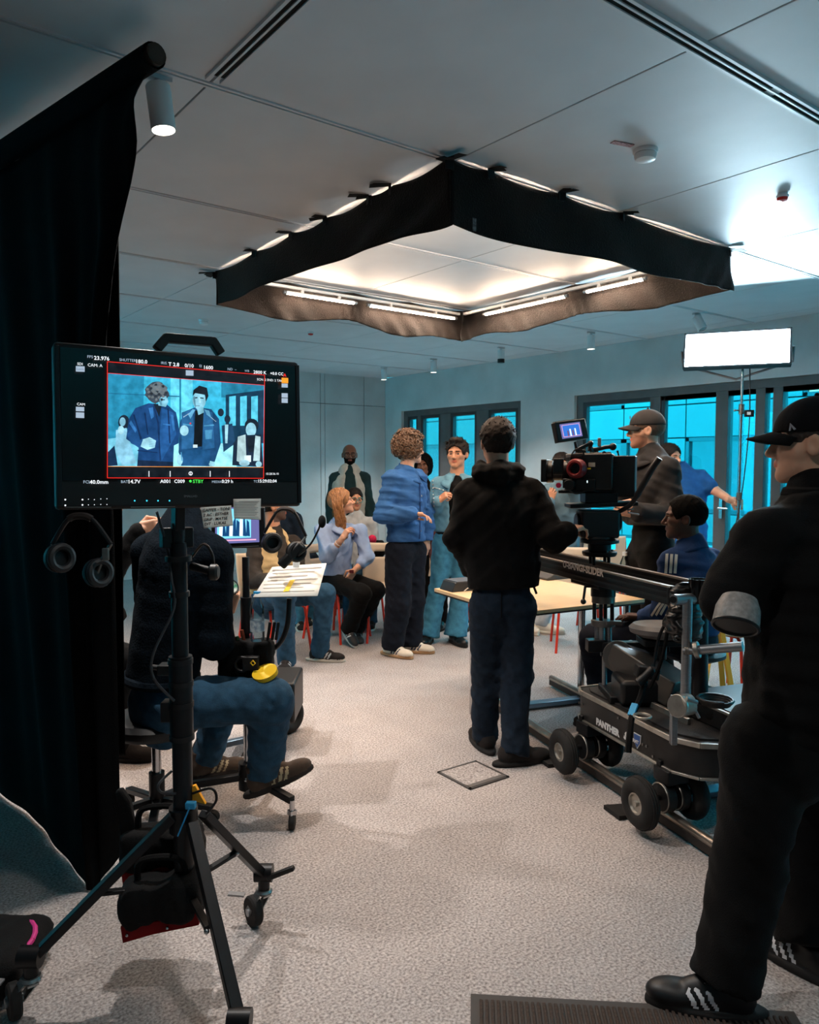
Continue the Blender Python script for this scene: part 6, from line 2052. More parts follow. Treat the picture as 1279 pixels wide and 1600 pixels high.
# bottle
bt = D(404, 990, 3.34); 
bt0 = D(402, 985, 3.33)
t = thing('water_bottle', 'clear plastic water bottle with blue cap on the second stand', 'bottle', bt0)
def bottle(t, b0, hgt, r, capm):
    put('bottle_body', MB().lathe([(0, 0), (r * .9, 0), (r, .012), (r, hgt * .45), (r * .93, hgt * .5), (r, hgt * .55), (r * .95, hgt * .7), (r * .45, hgt * .88), (r * .42, hgt * .93)], b0, ZV, 20), glass_mat('clear_pet', (222, 232, 236), .9), t)
    put('label', MB().lathe([(r * 1.01, hgt * .2), (r * 1.01, hgt * .42)], b0, ZV, 20), mat('bottle_label', (190, 200, 205), .5, col2=(120, 140, 160), vscale=40), t)
    put('screw_cap', MB().lathe([(r * .5, hgt * .90), (r * .5, hgt), (0, hgt)], b0, ZV, 16), capm, t)
bottle(t, bt0 - ZV * .045, .215, .031, mat('blue_cap', (40, 150, 205), .4))
# tool pouch below
pz = D(385, 1030, 3.42)
t = thing('tool_pouch', 'black tool pouch with yellow tape and clips on the second stand', 'pouch', pz - ZV * .09)
axm2 = np.array([V3(RT), V3(FH), V3(ZV)], dtype=np.float32)
gar(t, 'pouch', [lambda P: d_box(P, V3(pz), axm2, (.115, .06, .085), .025)], [pz], SANDB, r=.16, h=.009, wr=(.006, 30, 4))
put('tape_measure', MB().box(D(392, 1036, 3.33), (.07, .035, .06), RT, FH).torus(D(378, 1038, 3.32), FH, .03, .008, 20, 8), BLACK, t, bevel=.008)
put('yellow_mark', MB().torus(D(395, 1036, 3.30), (FH + RT * .3), .011, .003, 4, 6), mat('yellow_plastic', (235, 190, 30), .45), t)
put('tape_roll', MB().lathe([(.02, -.01), (.055, -.01), (.055, .01), (.02, .01)], D(414, 1052, 3.30), (ZV * .9 - FH * .35 + RT * -.2), 26), mat('yellow_plastic', (235, 190, 30), .45), t)
for k, (xx, yy, cc) in enumerate(((368, 1000, (110, 40, 20)), (376, 1008, (40, 90, 50)), (383, 998, (130, 60, 30)), (398, 1004, (190, 40, 40)), (372, 1015, (120, 100, 30)))):
    put('clip', MB().beam(D(xx, yy + 12, 3.40), D(xx - 6, yy - 14, 3.40), .016, .014), mat('clip_%d' % k, cc, .5), t, bevel=.003)
put('roll_of_film', MB().lathe([(0, -.02), (.02, -.02), (.02, .02), (0, .02)], D(352, 1012, 3.40), RT + ZV * .4, 14), mat('clear_wrap', (150, 150, 150), .25), t)
for xx in (425, 418, 431):
    put('pliers_handle', MB().beam(D(xx, 1000, 3.40), D(xx + 4, 972, 3.40), .012, .012), BLACK, t, bevel=.003)

# ---------------------------------------------------------------- equipment cart behind the stool
ec = G(325, 1203)
t = thing('equipment_cart', 'low equipment cart with fat pneumatic tyre behind the stool', 'cart', ec)
wc = Vector((ec.x, ec.y, .10)); wax = (RT * .75 - FH * .5).normalized()
wl = put('tyre', MB().torus(wc, wax, .072, .030, 30, 12), RUBBER, t)
put('wheel_hub', MB().lathe([(.045, -.018), (.045, .018), (.02, .024), (0, .024)], wc, wax, 20), mat('dark_hub', (40, 42, 44), .5, metal=.4), wl)
put('axle_frame', MB().beam(wc + FH * .05, wc + RT * .32 + FH * .12 + ZV * .05, .04, .03).beam(wc + RT * .32 + FH * .12 + ZV * .05, wc + RT * .2 + FH * .5 + ZV * .05, .04, .03), mat('blue_grey_steel', (130, 150, 168), .35, metal=.7), t, bevel=.004)
put('case', MB().box(wc + RT * .22 + FH * .35 + ZV * .19, (.40, .34, .22), RT, FH), BLACK, t, bevel=.012)
put('second_tyre', MB().torus(Vector((wc.x, wc.y, .10)) + RT * .34 + FH * .55, wax, .072, .030, 30, 12), RUBBER, t)
# ================================================================== DOLLY, SLIDER, FILM CAMERA
A_ = azv(-19.5); B_ = azv(70.5)
P1 = G(898, 1120, .27)
DO = P1 + B_ * .33 - A_ * .42; DO.z = 0
def DL(b, a, z):
    return DO + B_ * b + A_ * a + ZV * z
dz = 0.0
dolly = thing('camera_dolly', 'black and silver camera dolly on rails with pneumatic wheels', 'camera dolly', DO, 0)
DARK = mat('dolly_black_paint', (34, 33, 33), .42, var=.25, vscale=18, metal=.2)
outl = [(-.33, .36), (-.30, .42), (-.22, .42), (.22, .42), (.30, .42), (.33, .36), (.33, -.30), (.27, -.42), (.17, -.49), (.0, -.51), (-.17, -.49), (-.27, -.44), (-.33, -.34)]
put('chassis', MB().prism([(b, a) for b, a in outl], DL(0, 0, .345), B_, A_, .15), DARK, dolly, bevel=.006)
SILV = mat('worn_silver_trim', (168, 164, 156), .38, metal=.85, var=.15, vscale=30)
for z_ in (.415, .276):
    ring = [DL(b * 1.015, a * 1.012, z_) for b, a in outl]
    rb = MB()
    for i in range(len(ring)):
        rb.beam(ring[i], ring[(i + 1) % len(ring)], .012, .022 if z_ > .3 else .012)
    put('trim_rail', rb, SILV, dolly, bevel=.002)
put('deck_plate', MB().prism([(b * .90, a * .92) for b, a in outl], DL(0, 0, .424), B_, A_, .008), mat('deck_grip', (26, 26, 27), .7, bump=.4, bscale=300), dolly)
put('inner_rail', MB().beam(DL(-.17, .30, .44), DL(-.17, -.25, .44), .02, .03), SILV, dolly, bevel=.003)
put('raised_deck', MB().prism([(-.1, -.46), (.12, -.47), (.26, -.40), (.30, -.28), (.30, -.08), (-.1, -.08)], DL(0, 0, .475), B_, A_, .09), DARK, dolly, bevel=.006)
put('raised_deck_trim', MB().prism([(-.105, -.465), (.12, -.475), (.265, -.405), (.305, -.28), (.305, -.075), (-.105, -.075)], DL(0, 0, .515), B_, A_, .012), SILV, dolly, bevel=.003)
put('raised_deck_top', MB().prism([(-.09, -.45), (.11, -.46), (.25, -.39), (.285, -.28), (.285, -.09), (-.09, -.09)], DL(0, 0, .523), B_, A_, .006), BLACKM, dolly)
# lettering on the near side plate
sn = -B_
sp0 = DL(-.33, 0, 0) + sn * .0015
def side(px, py):
    return plane_hit(px, py, sp0, sn)
LET = mat('dolly_lettering', (206, 206, 206), .5)
o_ = side(931, 1131)
text_mesh('PANTHER', .043, o_, -A_, ZV, LET, dolly, 'lettering', bold=.003)
o_ = side(972, 1153)
text_mesh('S', .046, side(974, 1153), -A_, ZV, LET, dolly, 'lettering', shear=.4, bold=.004)
sh0 = side(996, 1157)
put('shield_badge', MB().prism([(-.026, .03), (.026, .03), (.024, -.006), (0, -.038), (-.024, -.006)], sh0 + sn * .002, -A_, ZV, .003), LET, dolly, smooth=False)
put('shield_face', MB().prism([(-.022, .026), (.022, .026), (.020, -.006), (0, -.032), (-.020, -.006)], sh0 + sn * .004, -A_, ZV, .003), mat('badge_blue', (40, 84, 150), .4), dolly, smooth=False)
text_mesh('RMT', .022, side(990, 1158) + sn * .007, -A_, ZV, LET, dolly, 'badge_lettering', bold=.001)
bolts = MB()
for bx, by in ((905, 1098), (910, 1100), (966, 1122), (1010, 1166), (1004, 1163), (940, 1140), (1020, 1182)):
    bolts.cyl(side(bx, by), side(bx, by) + sn * .004, .006, n=10)
put('bolts', bolts, STEEL, dolly)
# wheel sets
def wheelset(a, sgn):
    b = sgn * .40
    st = put('wheel_bracket', MB().box(DL(sgn * .30, a, .245), (.11, .10, .06), B_, A_).cyl(DL(sgn * .27, a, .17), DL(sgn * .27, a, .27), .03).cyl(DL(sgn * .18, a, .15), DL(sgn * .46, a, .15), .012).box(DL(sgn * .33, a + .03, .25), (.03, .03, .10), B_, A_), BLACKM, dolly, bevel=.004)
    c = DL(sgn * .455, a, .14)
    put('pneumatic_tyre', MB().torus(c, B_, .072, .038, 34, 14), RUBBER, st)
    tr = MB()
    for k in (-1, 0, 1):
        tr.torus(c + B_ * (.012 * k), B_, .1085, .003, 34, 5)
    put('tyre_tread', tr, RUBBER, st)
    put('wheel_rim', MB().lathe([(.050, -.024 * sgn), (.050, .026 * sgn), (.040, .028 * sgn), (.036, .018 * sgn), (.012, .018 * sgn), (.012, .030 * sgn), (0, .030 * sgn)], c, B_, 24), SILV, st)
    for k, bb in enumerate((.335, .265)):
        cc = DL(sgn * bb, a - .0, .15)
        put('track_wheel', MB().lathe([(.015, -.022), (.062, -.022), (.066, -.018), (.066, .018), (.062, .022), (.015, .022)], cc, B_, 28), BLACK, st)
        put('track_wheel_rim', MB().torus(cc - B_ * (.0225 * sgn) * -1, B_, .060, .003, 28, 6), SILV, st)
    put('inner_tyre', MB().torus(DL(sgn * .20, a, .145), B_, .075, .036, 30, 12), RUBBER, st)
    return st
wa_n = None
for a in (-.30, .32):
    for sgn in (-1, 1):
        wheelset(a, sgn)
put('blue_lever', MB().cyl(DL(-.09, -.50, .31), DL(-.09, -.50, .16), .018), mat('navy_rubber', (20, 40, 66), .5), dolly)
# posts and arms standing on the deck
pp = D(945, 1083, 3.86)
tp = lambda y, x=943, d=3.88: D(x, y, d)
put('thin_post', MB().cyl(tp(1086, 944), tp(1010, 944), .0125, n=16).cyl(tp(1088, 944), tp(1078, 944), .024), ALU, dolly)
put('bracket_arm', MB().beam(tp(1010, 925), D(1045, 1010, 3.80), .05, .05).box(tp(1022, 955, 3.84), (.11, .03, .02), RT, FH).box(tp(1008, 930), (.09, .07, .06), RT, FH), BLACKM, dolly, bevel=.004)
put('pivot_disc', MB().cyl(D(965, 1025, 3.80), D(968, 1024, 3.92), .075, n=28), mat('gunmetal', (92, 88, 84), .4, metal=.6), dolly, bevel=.003)
put('lift_arm', MB().beam(D(965, 1020, 3.86), D(1062, 1082, 3.60), .16, .13), mat('gunmetal', (92, 88, 84), .4, metal=.6), dolly, bevel=.006)
put('lift_arm_top', MB().beam(D(985, 1008, 3.84), D(1066, 1066, 3.60), .12, .02), mat('pale_steel', (150, 160, 172), .3, metal=.7), dolly, bevel=.003)
put('motor_cover', MB().box(D(1010, 1075, 3.70), (.30, .2, .12), RT, FH), BLACK, dolly, bevel=.02)
put('arm_foot', MB().box(D(1000, 1085, 3.80), (.36, .24, .05), RT, FH), BLACKM, dolly, bevel=.006)
put('black_column', MB().cyl(D(1093, 1098, 3.35), D(1093, 940, 3.35), .034, n=22), BLACKM, dolly)
put('silver_post', MB().cyl(D(1070, 1098, 3.15), D(1074, 935, 3.12), .020, n=18), ALU, dolly)
put('top_tube', MB().cyl(D(1052, 937, 3.10), D(1094, 935, 3.16), .0225, n=20).cyl(D(1051, 937, 3.095), D(1053, 937, 3.105), .013), ALU, dolly)
put('tube_bore', MB().cyl(D(1051, 937, 3.092), D(1052, 937, 3.10), .014, n=16), BLACK, dolly)
put('cross_bar', MB().cyl(D(1086, 1016, 3.10), D(1160, 1010, 3.0), .019, n=18).cyl(D(1086, 1016, 3.10), D(1066, 1017, 3.12), .010), ALU, dolly)
put('bar_clamp', MB().cyl(D(1084, 1016, 3.10), D(1092, 1015, 3.09), .034, n=20), SILV, dolly, bevel=.003)
sp = MB()
for k in range(7):
    sp.torus(D(1069 + k * 2.2, 1017, 3.115), RT, .014, .0025, 16, 6)
put('clamp_spring', sp, STEEL, dolly)
put('winch_plate', MB().box(D(1052, 1125, 3.10), (.025, .03, .20), RT, FH), ALU, dolly, bevel=.003)
put('winch_drum', MB().cyl(D(1060, 1103, 3.06), D(1078, 1100, 3.08), .042, n=26).cyl(D(1057, 1103, 3.055), D(1061, 1103, 3.065), .046, n=26), SILV, dolly, bevel=.003)
put('winch_crank', MB().beam(D(1078, 1095, 3.06), D(1092, 1122, 3.05), .012, .010).cyl(D(1072, 1092, 3.04), D(1088, 1098, 3.05), .010), ALU, dolly)
put('socket_ring', MB().torus(D(1003, 1119, 3.30), ZV, .035, .006, 24, 8), SILV, dolly)
put('strap', MB().tube(smooth_path([D(1008, 1060, 3.5), D(1000, 1090, 3.4), D(987, 1120, 3.33), D(983, 1150, 3.26), D(981, 1176, 3.24)], 6), .014, 6), BLKC, dolly)
put('strap_tie', MB().beam(D(992, 1100, 3.36), D(985, 1118, 3.33), .028, .012), mat('blue_tape_cloth', (40, 150, 200), .6), dolly)
put('ratchet', MB().box(D(1010, 1050, 3.45), (.10, .06, .05), RT + ZV * -.2, FH).cyl(D(995, 1068, 3.42), D(1020, 1045, 3.42), .02), BLACK, dolly, bevel=.006)
put('coiled_cable', MB().tube([D(1118, 1090, 3.2) + RT * ((.05 + .001 * a) * math.cos(a)) + FH * ((.05 + .001 * a) * math.sin(a)) + ZV * (.0012 * a - .03) for a in [k * .4 for k in range(60)]], .006, 6), BLACK, dolly)
put('cable', MB().tube(smooth_path([D(1020, 1045, 3.5), D(1028, 1000, 3.5), D(1040, 970, 3.45), D(1050, 940, 3.3)], 6), .008, 6), BLACK, dolly)
put('strap', MB().tube(smooth_path([D(1045, 960, 3.28), D(1040, 1000, 3.3), D(1030, 1040, 3.35), D(1015, 1075, 3.4)], 6), .009, 6), BLKC, dolly)
# dolly seat
sc0 = D(1032, 985, 3.72)
ds = put('dolly_seat', MB().lathe([(0, -.03), (.10, -.03), (.145, -.008), (.15, .014), (.13, .032), (0, .036)], sc0, (ZV + FH * .05), 30), mat('grey_vinyl', (112, 108, 106), .5, var=.15, vscale=10), dolly)
put('seat_stem', MB().cyl(sc0 - ZV * .03, sc0 - ZV * .14, .03).box(sc0 - ZV * .05, (.2, .14, .03), RT, FH), BLACKM, dolly, bevel=.004)
# operator's own perch on the far side
op = D(1082, 1012, 4.18)
put('operator_seat', MB().lathe([(0, -.03), (.12, -.03), (.17, -.008), (.17, .010), (.15, .02), (0, .022)], Vector((op.x, op.y, op.z - .03)), ZV, 28), mat('black_vinyl', (18, 18, 20), .5), dolly)
put('operator_seat_post', MB().cyl(Vector((op.x, op.y, op.z - .06)), Vector((op.x, op.y, .05)), .025).cyl(Vector((op.x, op.y, 0.0)), Vector((op.x, op.y, .03)), .14, n=24), BLACKM, dolly)

# rails
def rail(b, label):
    t = thing('dolly_rail', label, 'dolly rail', DL(b, 0, 0), 0, 'dolly track rails')
    put('rail_tube', MB().cyl(DL(b, 1.75, .062), DL(b, -2.2, .062), .020, n=18), mat('rail_steel', (170, 160, 150), .3, metal=.9, var=.15, vscale=20), t)
    put('rail_web', MB().beam(DL(b, 1.75, .032), DL(b, -2.2, .032), .034, .036), mat('rail_web_dark', (60, 56, 54), .5, metal=.5), t, smooth=False)
    return t
rail(-.30, 'near steel dolly rail running past the hooded man')
rail(.30, 'far steel dolly rail behind the dolly wheels')
for k, a in enumerate((1.35, .55, -.10, -.62, -1.5)):
    t = put('track_sleeper', MB().box(DL(0, a, .028), (.60, .07, .030), B_, A_), mat('blue_grey_steel', (130, 150, 168), .35, metal=.7), bevel=.004)
    tag(rebase(t, DL(0, a, .013)), ['flat steel track sleeper furthest beyond the dolly', 'flat steel track sleeper by the dolly front wheels', 'flat steel track sleeper under the middle of the dolly', 'pale steel track sleeper just behind the near wheels', 'flat steel track sleeper hidden by the foreground man'][k], 'track sleeper', 'dolly track sleepers')
for k, (a, lb) in enumerate(((.52, 'black rubber wedge on floor beside the farther dolly wheel'), (-.10, 'black rubber wedge on floor between the two near dolly wheels'))):
    t = put('rubber_wedge', MB().prism([(-.07, 0), (.07, 0), (.07, .02), (-.07, .006)], DL(-.39, a, .002), -B_, ZV, .12), RUBBER, smooth=False)
    tag(rebase(t, DL(-.39, a, 0)), lb, 'wedge', 'rail wedges')

# ---------------------------------------------------------------- slider
SO = D(942, 897, 3.90)
def SL(b, a, z):
    return SO + B_ * b + A_ * a + ZV * z
sl = thing('camera_slider', 'long black camera slider beam lettered on its side above the dolly', 'camera slider', SO)
SLB = mat('anodised_black', (24, 23, 23), .35, metal=.5, var=.2, vscale=20)
for b in (-.10, .10):
    put('slider_rail', MB().beam(SL(b, .95, 0), SL(b, -.66, 0), .030, .075), SLB, sl, bevel=.003)
    put('rail_groove', MB().beam(SL(b - .016, .95, .012), SL(b - .016, -.66, .012), .003, .010).beam(SL(b - .016, .95, -.014), SL(b - .016, -.66, -.014), .003, .010), BLACK, sl, smooth=False)
    put('rail_edge', MB().beam(SL(b, .95, .040), SL(b, -.66, .040), .026, .006), mat('bare_edge', (150, 130, 112), .35, metal=.8), sl, smooth=False)
put('end_plate', MB().beam(SL(-.12, .95, 0), SL(.12, .95, 0), .02, .08).beam(SL(-.12, -.66, 0), SL(.12, -.66, 0), .02, .08), SLB, sl, bevel=.004)
put('under_plate', MB().box(SL(0, 0, -.045), (.22, .26, .02), B_, A_), SLB, sl, bevel=.003)
text_mesh('U-BANGI-SLIDER', .050, plane_hit(879, 886, SL(-.1205, 0, 0), -B_), -A_, ZV, mat('slider_lettering', (176, 164, 154), .5), sl, 'lettering', bold=.0015)
put('pedestal_head', MB().cyl(D(942, 913, 3.9), D(942, 908, 3.9) + ZV * .03, .055, n=26).cyl(D(942, 932, 3.9), D(942, 914, 3.9), .062, n=26), BLACKM, sl, bevel=.003)
put('pedestal_collar', MB().cyl(D(942, 942, 3.9), D(942, 925, 3.9), .058, n=26), mat('gunmetal', (92, 88, 84), .4, metal=.6), sl, bevel=.003)
for k in range(4):
    a = PI / 4 + k * PI / 2 + .3
    off = RT * (.045 * math.cos(a)) + FH * (.045 * math.sin(a))
    put('pedestal_rod', MB().cyl(D(942, 942, 3.9) + off, D(942, 972, 3.9) + off, .010, n=12), BLACKM, sl)
    put('pedestal_tube', MB().cyl(D(942, 972, 3.9) + off * .62, D(942, 1006, 3.9) + off * .62, .016, n=14), ALU, sl)
put('pedestal_ring', MB().cyl(D(942, 978, 3.9), D(942, 968, 3.9), .060, n=26).box(D(958, 973, 3.85), (.08, .03, .02), RT, FH), STEEL, sl, bevel=.003)
put('tension_lever', MB().beam(D(930, 917, 3.85), D(914, 916, 3.82), .014, .012).beam(D(914, 916, 3.82), D(911, 938, 3.82), .010, .008).ball(D(911, 940, 3.82), .014, 12, 8), BLACKM, sl)

# ---------------------------------------------------------------- tripod head
CD = 4.06
hb = D(938, 862, CD)
head = thing('pan_tilt_unit', 'black geared pan and tilt unit standing on the slider', 'tripod head', hb)
put('base_plate', MB().lathe([(.085, 0), (.09, .01), (.09, .022), (.06, .03), (.06, .06), (.10, .07), (.10, .085), (.05, .10)], D(936, 868, CD), ZV, 28), BLACKM, head)
for k in range(4):
    a = PI / 4 + k * PI / 2
    off = RT * (.055 * math.cos(a)) + FH * (.055 * math.sin(a))
    put('base_stud', MB().cyl(D(936, 882, CD) + off, D(936, 866, CD) + off, .009, n=12), BLACKM, head)
put('pan_body', MB().box(D(933, 818, CD), (.20, .15, .145), RT, FH).cyl(D(933, 845, CD), D(933, 838, CD), .085, n=26), mat('head_black', (24, 27, 30), .5, var=.2, vscale=15), head, bevel=.012)
put('side_wheel', MB().cyl(D(903, 818, CD), D(899, 818, CD), .055, n=24), BLACKM, head, bevel=.004)
put('side_wheel', MB().cyl(D(962, 815, CD), D(968, 815, CD), .05, n=24), BLACKM, head, bevel=.004)
put('hand_crank', MB().beam(D(897, 822, CD - .02), D(892, 835, CD - .03), .012, .010).cyl(D(896, 838, CD - .05), D(896, 838, CD + .03), .010), BLACKM, head)
put('dials', MB().cyl(D(925, 848, CD - .08), D(925, 848, CD - .05), .008).cyl(D(935, 848, CD - .08), D(935, 848, CD - .05), .008).ball(D(948, 862, CD - .09), .006, 8, 5).ball(D(956, 860, CD - .09), .006, 8, 5), STEEL, head)
put('tilt_plate', MB().beam(D(886, 790, CD), D(990, 786, CD), .16, .022).box(D(935, 777, CD), (.17, .13, .055), RT, FH), BLACKM, head, bevel=.004)
put('pan_handle', MB().tube(smooth_path([D(966, 800, CD - .05), D(985, 788, CD - .12), D(1000, 765, CD - .16), D(1018, 733, CD - .2), D(1030, 716, CD - .22)], 6), [.012] * 10 + [.016] * 15, 10), BLACK, head)
put('handle_bracket', MB().tube([D(990, 795, CD - .1), D(980, 797, CD - .1), D(981, 801, CD - .1), D(998, 804, CD - .1)], .005, 6), CHROME, head)

# ---------------------------------------------------------------- film camera
cl = azv(-70); cs_ = azv(-160)              # lens direction, side facing the viewer
cm0 = D(925, 737, CD)
cine = thing('film_camera', 'rigged black film camera with red eyecup and tilted monitor', 'film camera', cm0 - ZV * .13)
CB = mat('camera_black', (17, 17, 18), .42, var=.3, vscale=20)
put('body', MB().box(cm0, (.22, .15, .19), cl, cs_), CB, cine, bevel=.008)
put('body_side_panel', MB().box(D(946, 735, CD) + cs_ * .078, (.085, .012, .15), cl, cs_).box(D(917, 757, CD) + cs_ * .078, (.10, .012, .06), cl, cs_), BLACK, cine, bevel=.004)
put('battery', MB().box(D(974, 744, CD), (.125, .14, .215), cl, cs_), CB, cine, bevel=.006)
vs_ = MB()
for k in range(12):
    vs_.beam(D(959, 724 + k * 2.4, CD) + cs_ * .071, D(968, 724 + k * 2.4, CD) + cs_ * .071, .002, .003, cs_)
put('battery_vents', vs_, mat('vent_grey', (48, 44, 44), .5), cine, smooth=False)
put('lens_barrel', MB().lathe([(.050, 0), (.055, .01), (.055, .05), (.048, .055), (.048, .10), (.06, .105), (.06, .14), (.055, .145)], cm0 + cl * .10, cl, 28), CB, cine)
put('matte_box', MB().prism([(-.075, -.06), (.075, -.06), (.075, .06), (-.075, .06)], cm0 + cl * .245 + ZV * .005, cs_, ZV, .03).box(D(873, 729, CD) + cs_ * .02, (.055, .012, .085), cl, cs_), CB, cine, bevel=.004)
put('filter_glass', MB().box(D(872, 729, CD) + cs_ * .03, (.04, .004, .055), cl, cs_), glass_mat('clear_pet'), cine, smooth=False)
put('eyecup', MB().lathe([(0, .0), (.027, .0), (.028, .024), (.034, .032), (.044, .03), (.052, .012), (.050, -.02), (.03, -.03)], D(904, 732, CD) + cs_ * .085, (cs_ * .9 + cl * .25), 28), mat('red_rubber', (112, 26, 28), .45), cine, label='dark red rubber eyecup')
put('eyepiece', MB().cyl(D(904, 732, CD) + cs_ * .05, D(904, 732, CD) + cs_ * .09 + (cs_ * .9 + cl * .25).normalized() * .004, .0265, n=22), mat('deep_black_glass', (6, 6, 8), .15), cine)
put('viewfinder_arm', MB().beam(D(904, 732, CD) + cs_ * .03, D(922, 722, CD), .045, .05), CB, cine, bevel=.006)
put('top_plate', MB().beam(D(887, 712, CD), D(950, 709, CD), .12, .02).beam(D(900, 706, CD), D(914, 706, CD), .05, .02), mat('tan_edge_plate', (74, 60, 52), .45), cine, bevel=.004)
put('top_handle', MB().cyl(D(931, 712, CD), D(931, 702, CD), .012).tube(smooth_path([D(918, 702, CD), D(932, 702, CD), D(945, 699, CD), D(955, 698, CD)], 4), .011, 12), BLACK, cine)
put('handle_ball', MB().ball(D(957, 698, CD), .020, 16, 10), BLACK, cine)
put('wireless_receiver', MB().box(D(936, 691, CD), (.017, .02, .045), cl, cs_).cyl(D(936, 686, CD), D(936, 684, CD), .006), mat('receiver_grey', (140, 132, 126), .4), cine, bevel=.003)
put('antenna', MB().cyl(D(967, 715, CD), D(965, 707, CD), .004).cyl(D(965, 707, CD), D(964, 704, CD), .006), BLACK, cine)
put('monitor_arm', MB().beam(D(901, 703, CD - .03), D(921, 693, CD - .03), .028, .018).ball(D(901, 703, CD - .03), .012, 12, 8).ball(D(922, 693, CD - .03), .016, 12, 8).beam(D(921, 694, CD - .02), D(926, 712, CD), .018, .018).beam(D(898, 690, CD - .03), D(901, 703, CD - .03), .014, .012), BLACK, cine, bevel=.003)
ma, mb_, mc_, md = D(864.5, 660, CD - .06), D(912, 652, CD + .02), D(921, 686, CD + .02), D(874, 691, CD - .06)
mo = (ma + mb_ + mc_ + md) / 4; m_u = (mb_ - ma + mc_ - md).normalized(); m_v = (ma - md + mb_ - mc_); m_v = (m_v - m_u * m_v.dot(m_u)).normalized(); m_n = m_u.cross(m_v)
mww = (mb_ - ma).length; mhh = (ma - md).length
tm = put('onboard_monitor', MB().box(mo - m_n * .018, (mww, mhh, .036), m_u, m_v, m_n), BLACK, cine, bevel=.004)
put('monitor_top_edge', MB().box(mo - m_n * .014 + m_v * (mhh / 2 + .001), (mww * .96, .004, .02), m_u, m_v, m_n), mat('tan_edge_plate', (74, 60, 52), .45), tm, smooth=False)
put('onboard_screen', MB().box(mo + m_n * .0015 - m_u * .006, (mww * .66, mhh * .72, .002), m_u, m_v, m_n), emat('screen_lilac', (110, 110, 170), .8), tm, smooth=False)
put('onboard_picture', MB().box(mo + m_n * .003 - m_u * .006, (mww * .54, mhh * .54, .002), m_u, m_v, m_n), emat('screen_mid_blue', (50, 110, 200), 1.0), tm, smooth=False)
fr_ = MB()
for sx in (-1, 1):
    fr_.box(mo + m_n * .0045 - m_u * .006 + m_u * (sx * mww * .28), (.002, mhh * .56, .001), m_u, m_v, m_n)
    fr_.box(mo + m_n * .0045 - m_u * .006 + m_v * (sx * mhh * .28), (mww * .56, .002, .001), m_u, m_v, m_n)
put('onboard_frame_line', fr_, emat('screen_pink', (240, 170, 200), 1.0), tm, smooth=False)
for k in range(4):
    put('onboard_figure', MB().box(mo + m_n * .0045 - m_u * (.006 + .024 - .016 * k) - m_v * (.015 - .004 * (k % 2)), (.008, .03 + .008 * (k % 2), .001), m_u, m_v, m_n), emat('screen_ice', (215, 240, 248), 1.1) if k % 2 else emat('screen_dusk', (120, 80, 110), .8), tm, smooth=False)
put('white_label', MB().box(D(927, 726, CD) + cs_ * .080, (.034, .004, .022), cl, cs_), mat('label_cream', (196, 180, 160), .6), cine, smooth=False)
put('yellow_label', MB().box(D(921, 732, CD) + cs_ * .082, (.03, .004, .008), cl, cs_), mat('yellow_plastic', (235, 190, 30), .45), cine, smooth=False)
put('red_button_strip', MB().box(D(935, 738, CD) + cs_ * .082, (.018, .006, .05), cl, cs_), mat('brick_red', (120, 44, 34), .5), cine, bevel=.002)
put('pink_button', MB().cyl(D(874, 758, CD) + cs_ * .03, D(874, 758, CD) + cs_ * .04, .014), mat('pink_knob', (200, 40, 90), .4), cine)
put('status_light', MB().ball(D(921, 752, CD) + cs_ * .085, (.008, .004, .010), 10, 6), emat('screen_ice', (215, 240, 248), 1.1), cine)
put('status_light', MB().beam(D(943, 757, CD) + cs_ * .088, D(951, 756.5, CD) + cs_ * .088, .010, .004, cs_), CYA, cine)
put('rod_support', MB().cyl(D(955, 769, CD) + cs_ * .04, D(874, 768, CD) + cs_ * .04, .008).cyl(D(955, 769, CD) - cs_ * .04, D(874, 768, CD) - cs_ * .04, .008).beam(D(884, 766, CD), D(950, 766, CD), .11, .018), BLACKM, cine, bevel=.002)
for k, pts in enumerate(([(888, 760), (900, 770), (915, 768), (925, 758)], [(940, 712), (946, 706), (950, 714), (948, 725)], [(895, 712), (902, 703), (912, 704), (916, 716)])):
    put('cable', MB().tube(smooth_path([D(x, y, CD) + cs_ * .08 for x, y in pts], 5), .004, 6), BLACK, cine)
put('follow_focus', MB().cyl(D(893, 757, CD) + cs_ * .05, D(893, 757, CD) + cs_ * .11, .028, n=22).box(D(890, 755, CD) + cs_ * .02, (.06, .06, .05), cl, cs_), CB, cine, bevel=.003)

# ================================================================== LIGHT PANEL ON STAND
pl_, pr_ = D(1071, 549, 6.25), D(1233, 541, 5.93)
pcn = (pl_ + pr_) / 2
pu = (pr_ - pl_).normalized(); pw = (pr_ - pl_).length
tl_ = math.radians(18)
pn0 = pu.cross(ZV).normalized()
pn0 = pn0 if pn0.dot(FH) < 0 else -pn0
pv = (ZV * math.cos(tl_) - pn0 * math.sin(tl_)).normalized()
pn_ = (pn0 * math.cos(tl_) + ZV * math.sin(tl_)).normalized()
phh = .275
lp_ = thing('led_light_panel', 'bright white rectangular light panel on a tall stand at right', 'light panel', pcn - ZV * .15)
LEDM = mat('led_panel_face', (250, 252, 255), .4, emit=(208, 240, 255), estr=PANEL_STR)
put('light_face', MB().box(pcn, (pw, phh, .006), pu, pv, pn_), LEDM, lp_, smooth=False)
put('panel_body', MB().box(pcn - pn_ * .03, (pw + .03, phh + .03, .045), pu, pv, pn_), BLACKM, lp_, bevel=.004)
fm = MB()
for s_ in (-1, 1):
    fm.box(pcn + pu * (s_ * (pw / 2 + .01)), (.014, phh + .03, .03), pu, pv, pn_).box(pcn + pv * (s_ * (phh / 2 + .01)), (pw + .03, .014, .03), pu, pv, pn_)
put('panel_frame', fm, BLACKM, lp_, smooth=False)
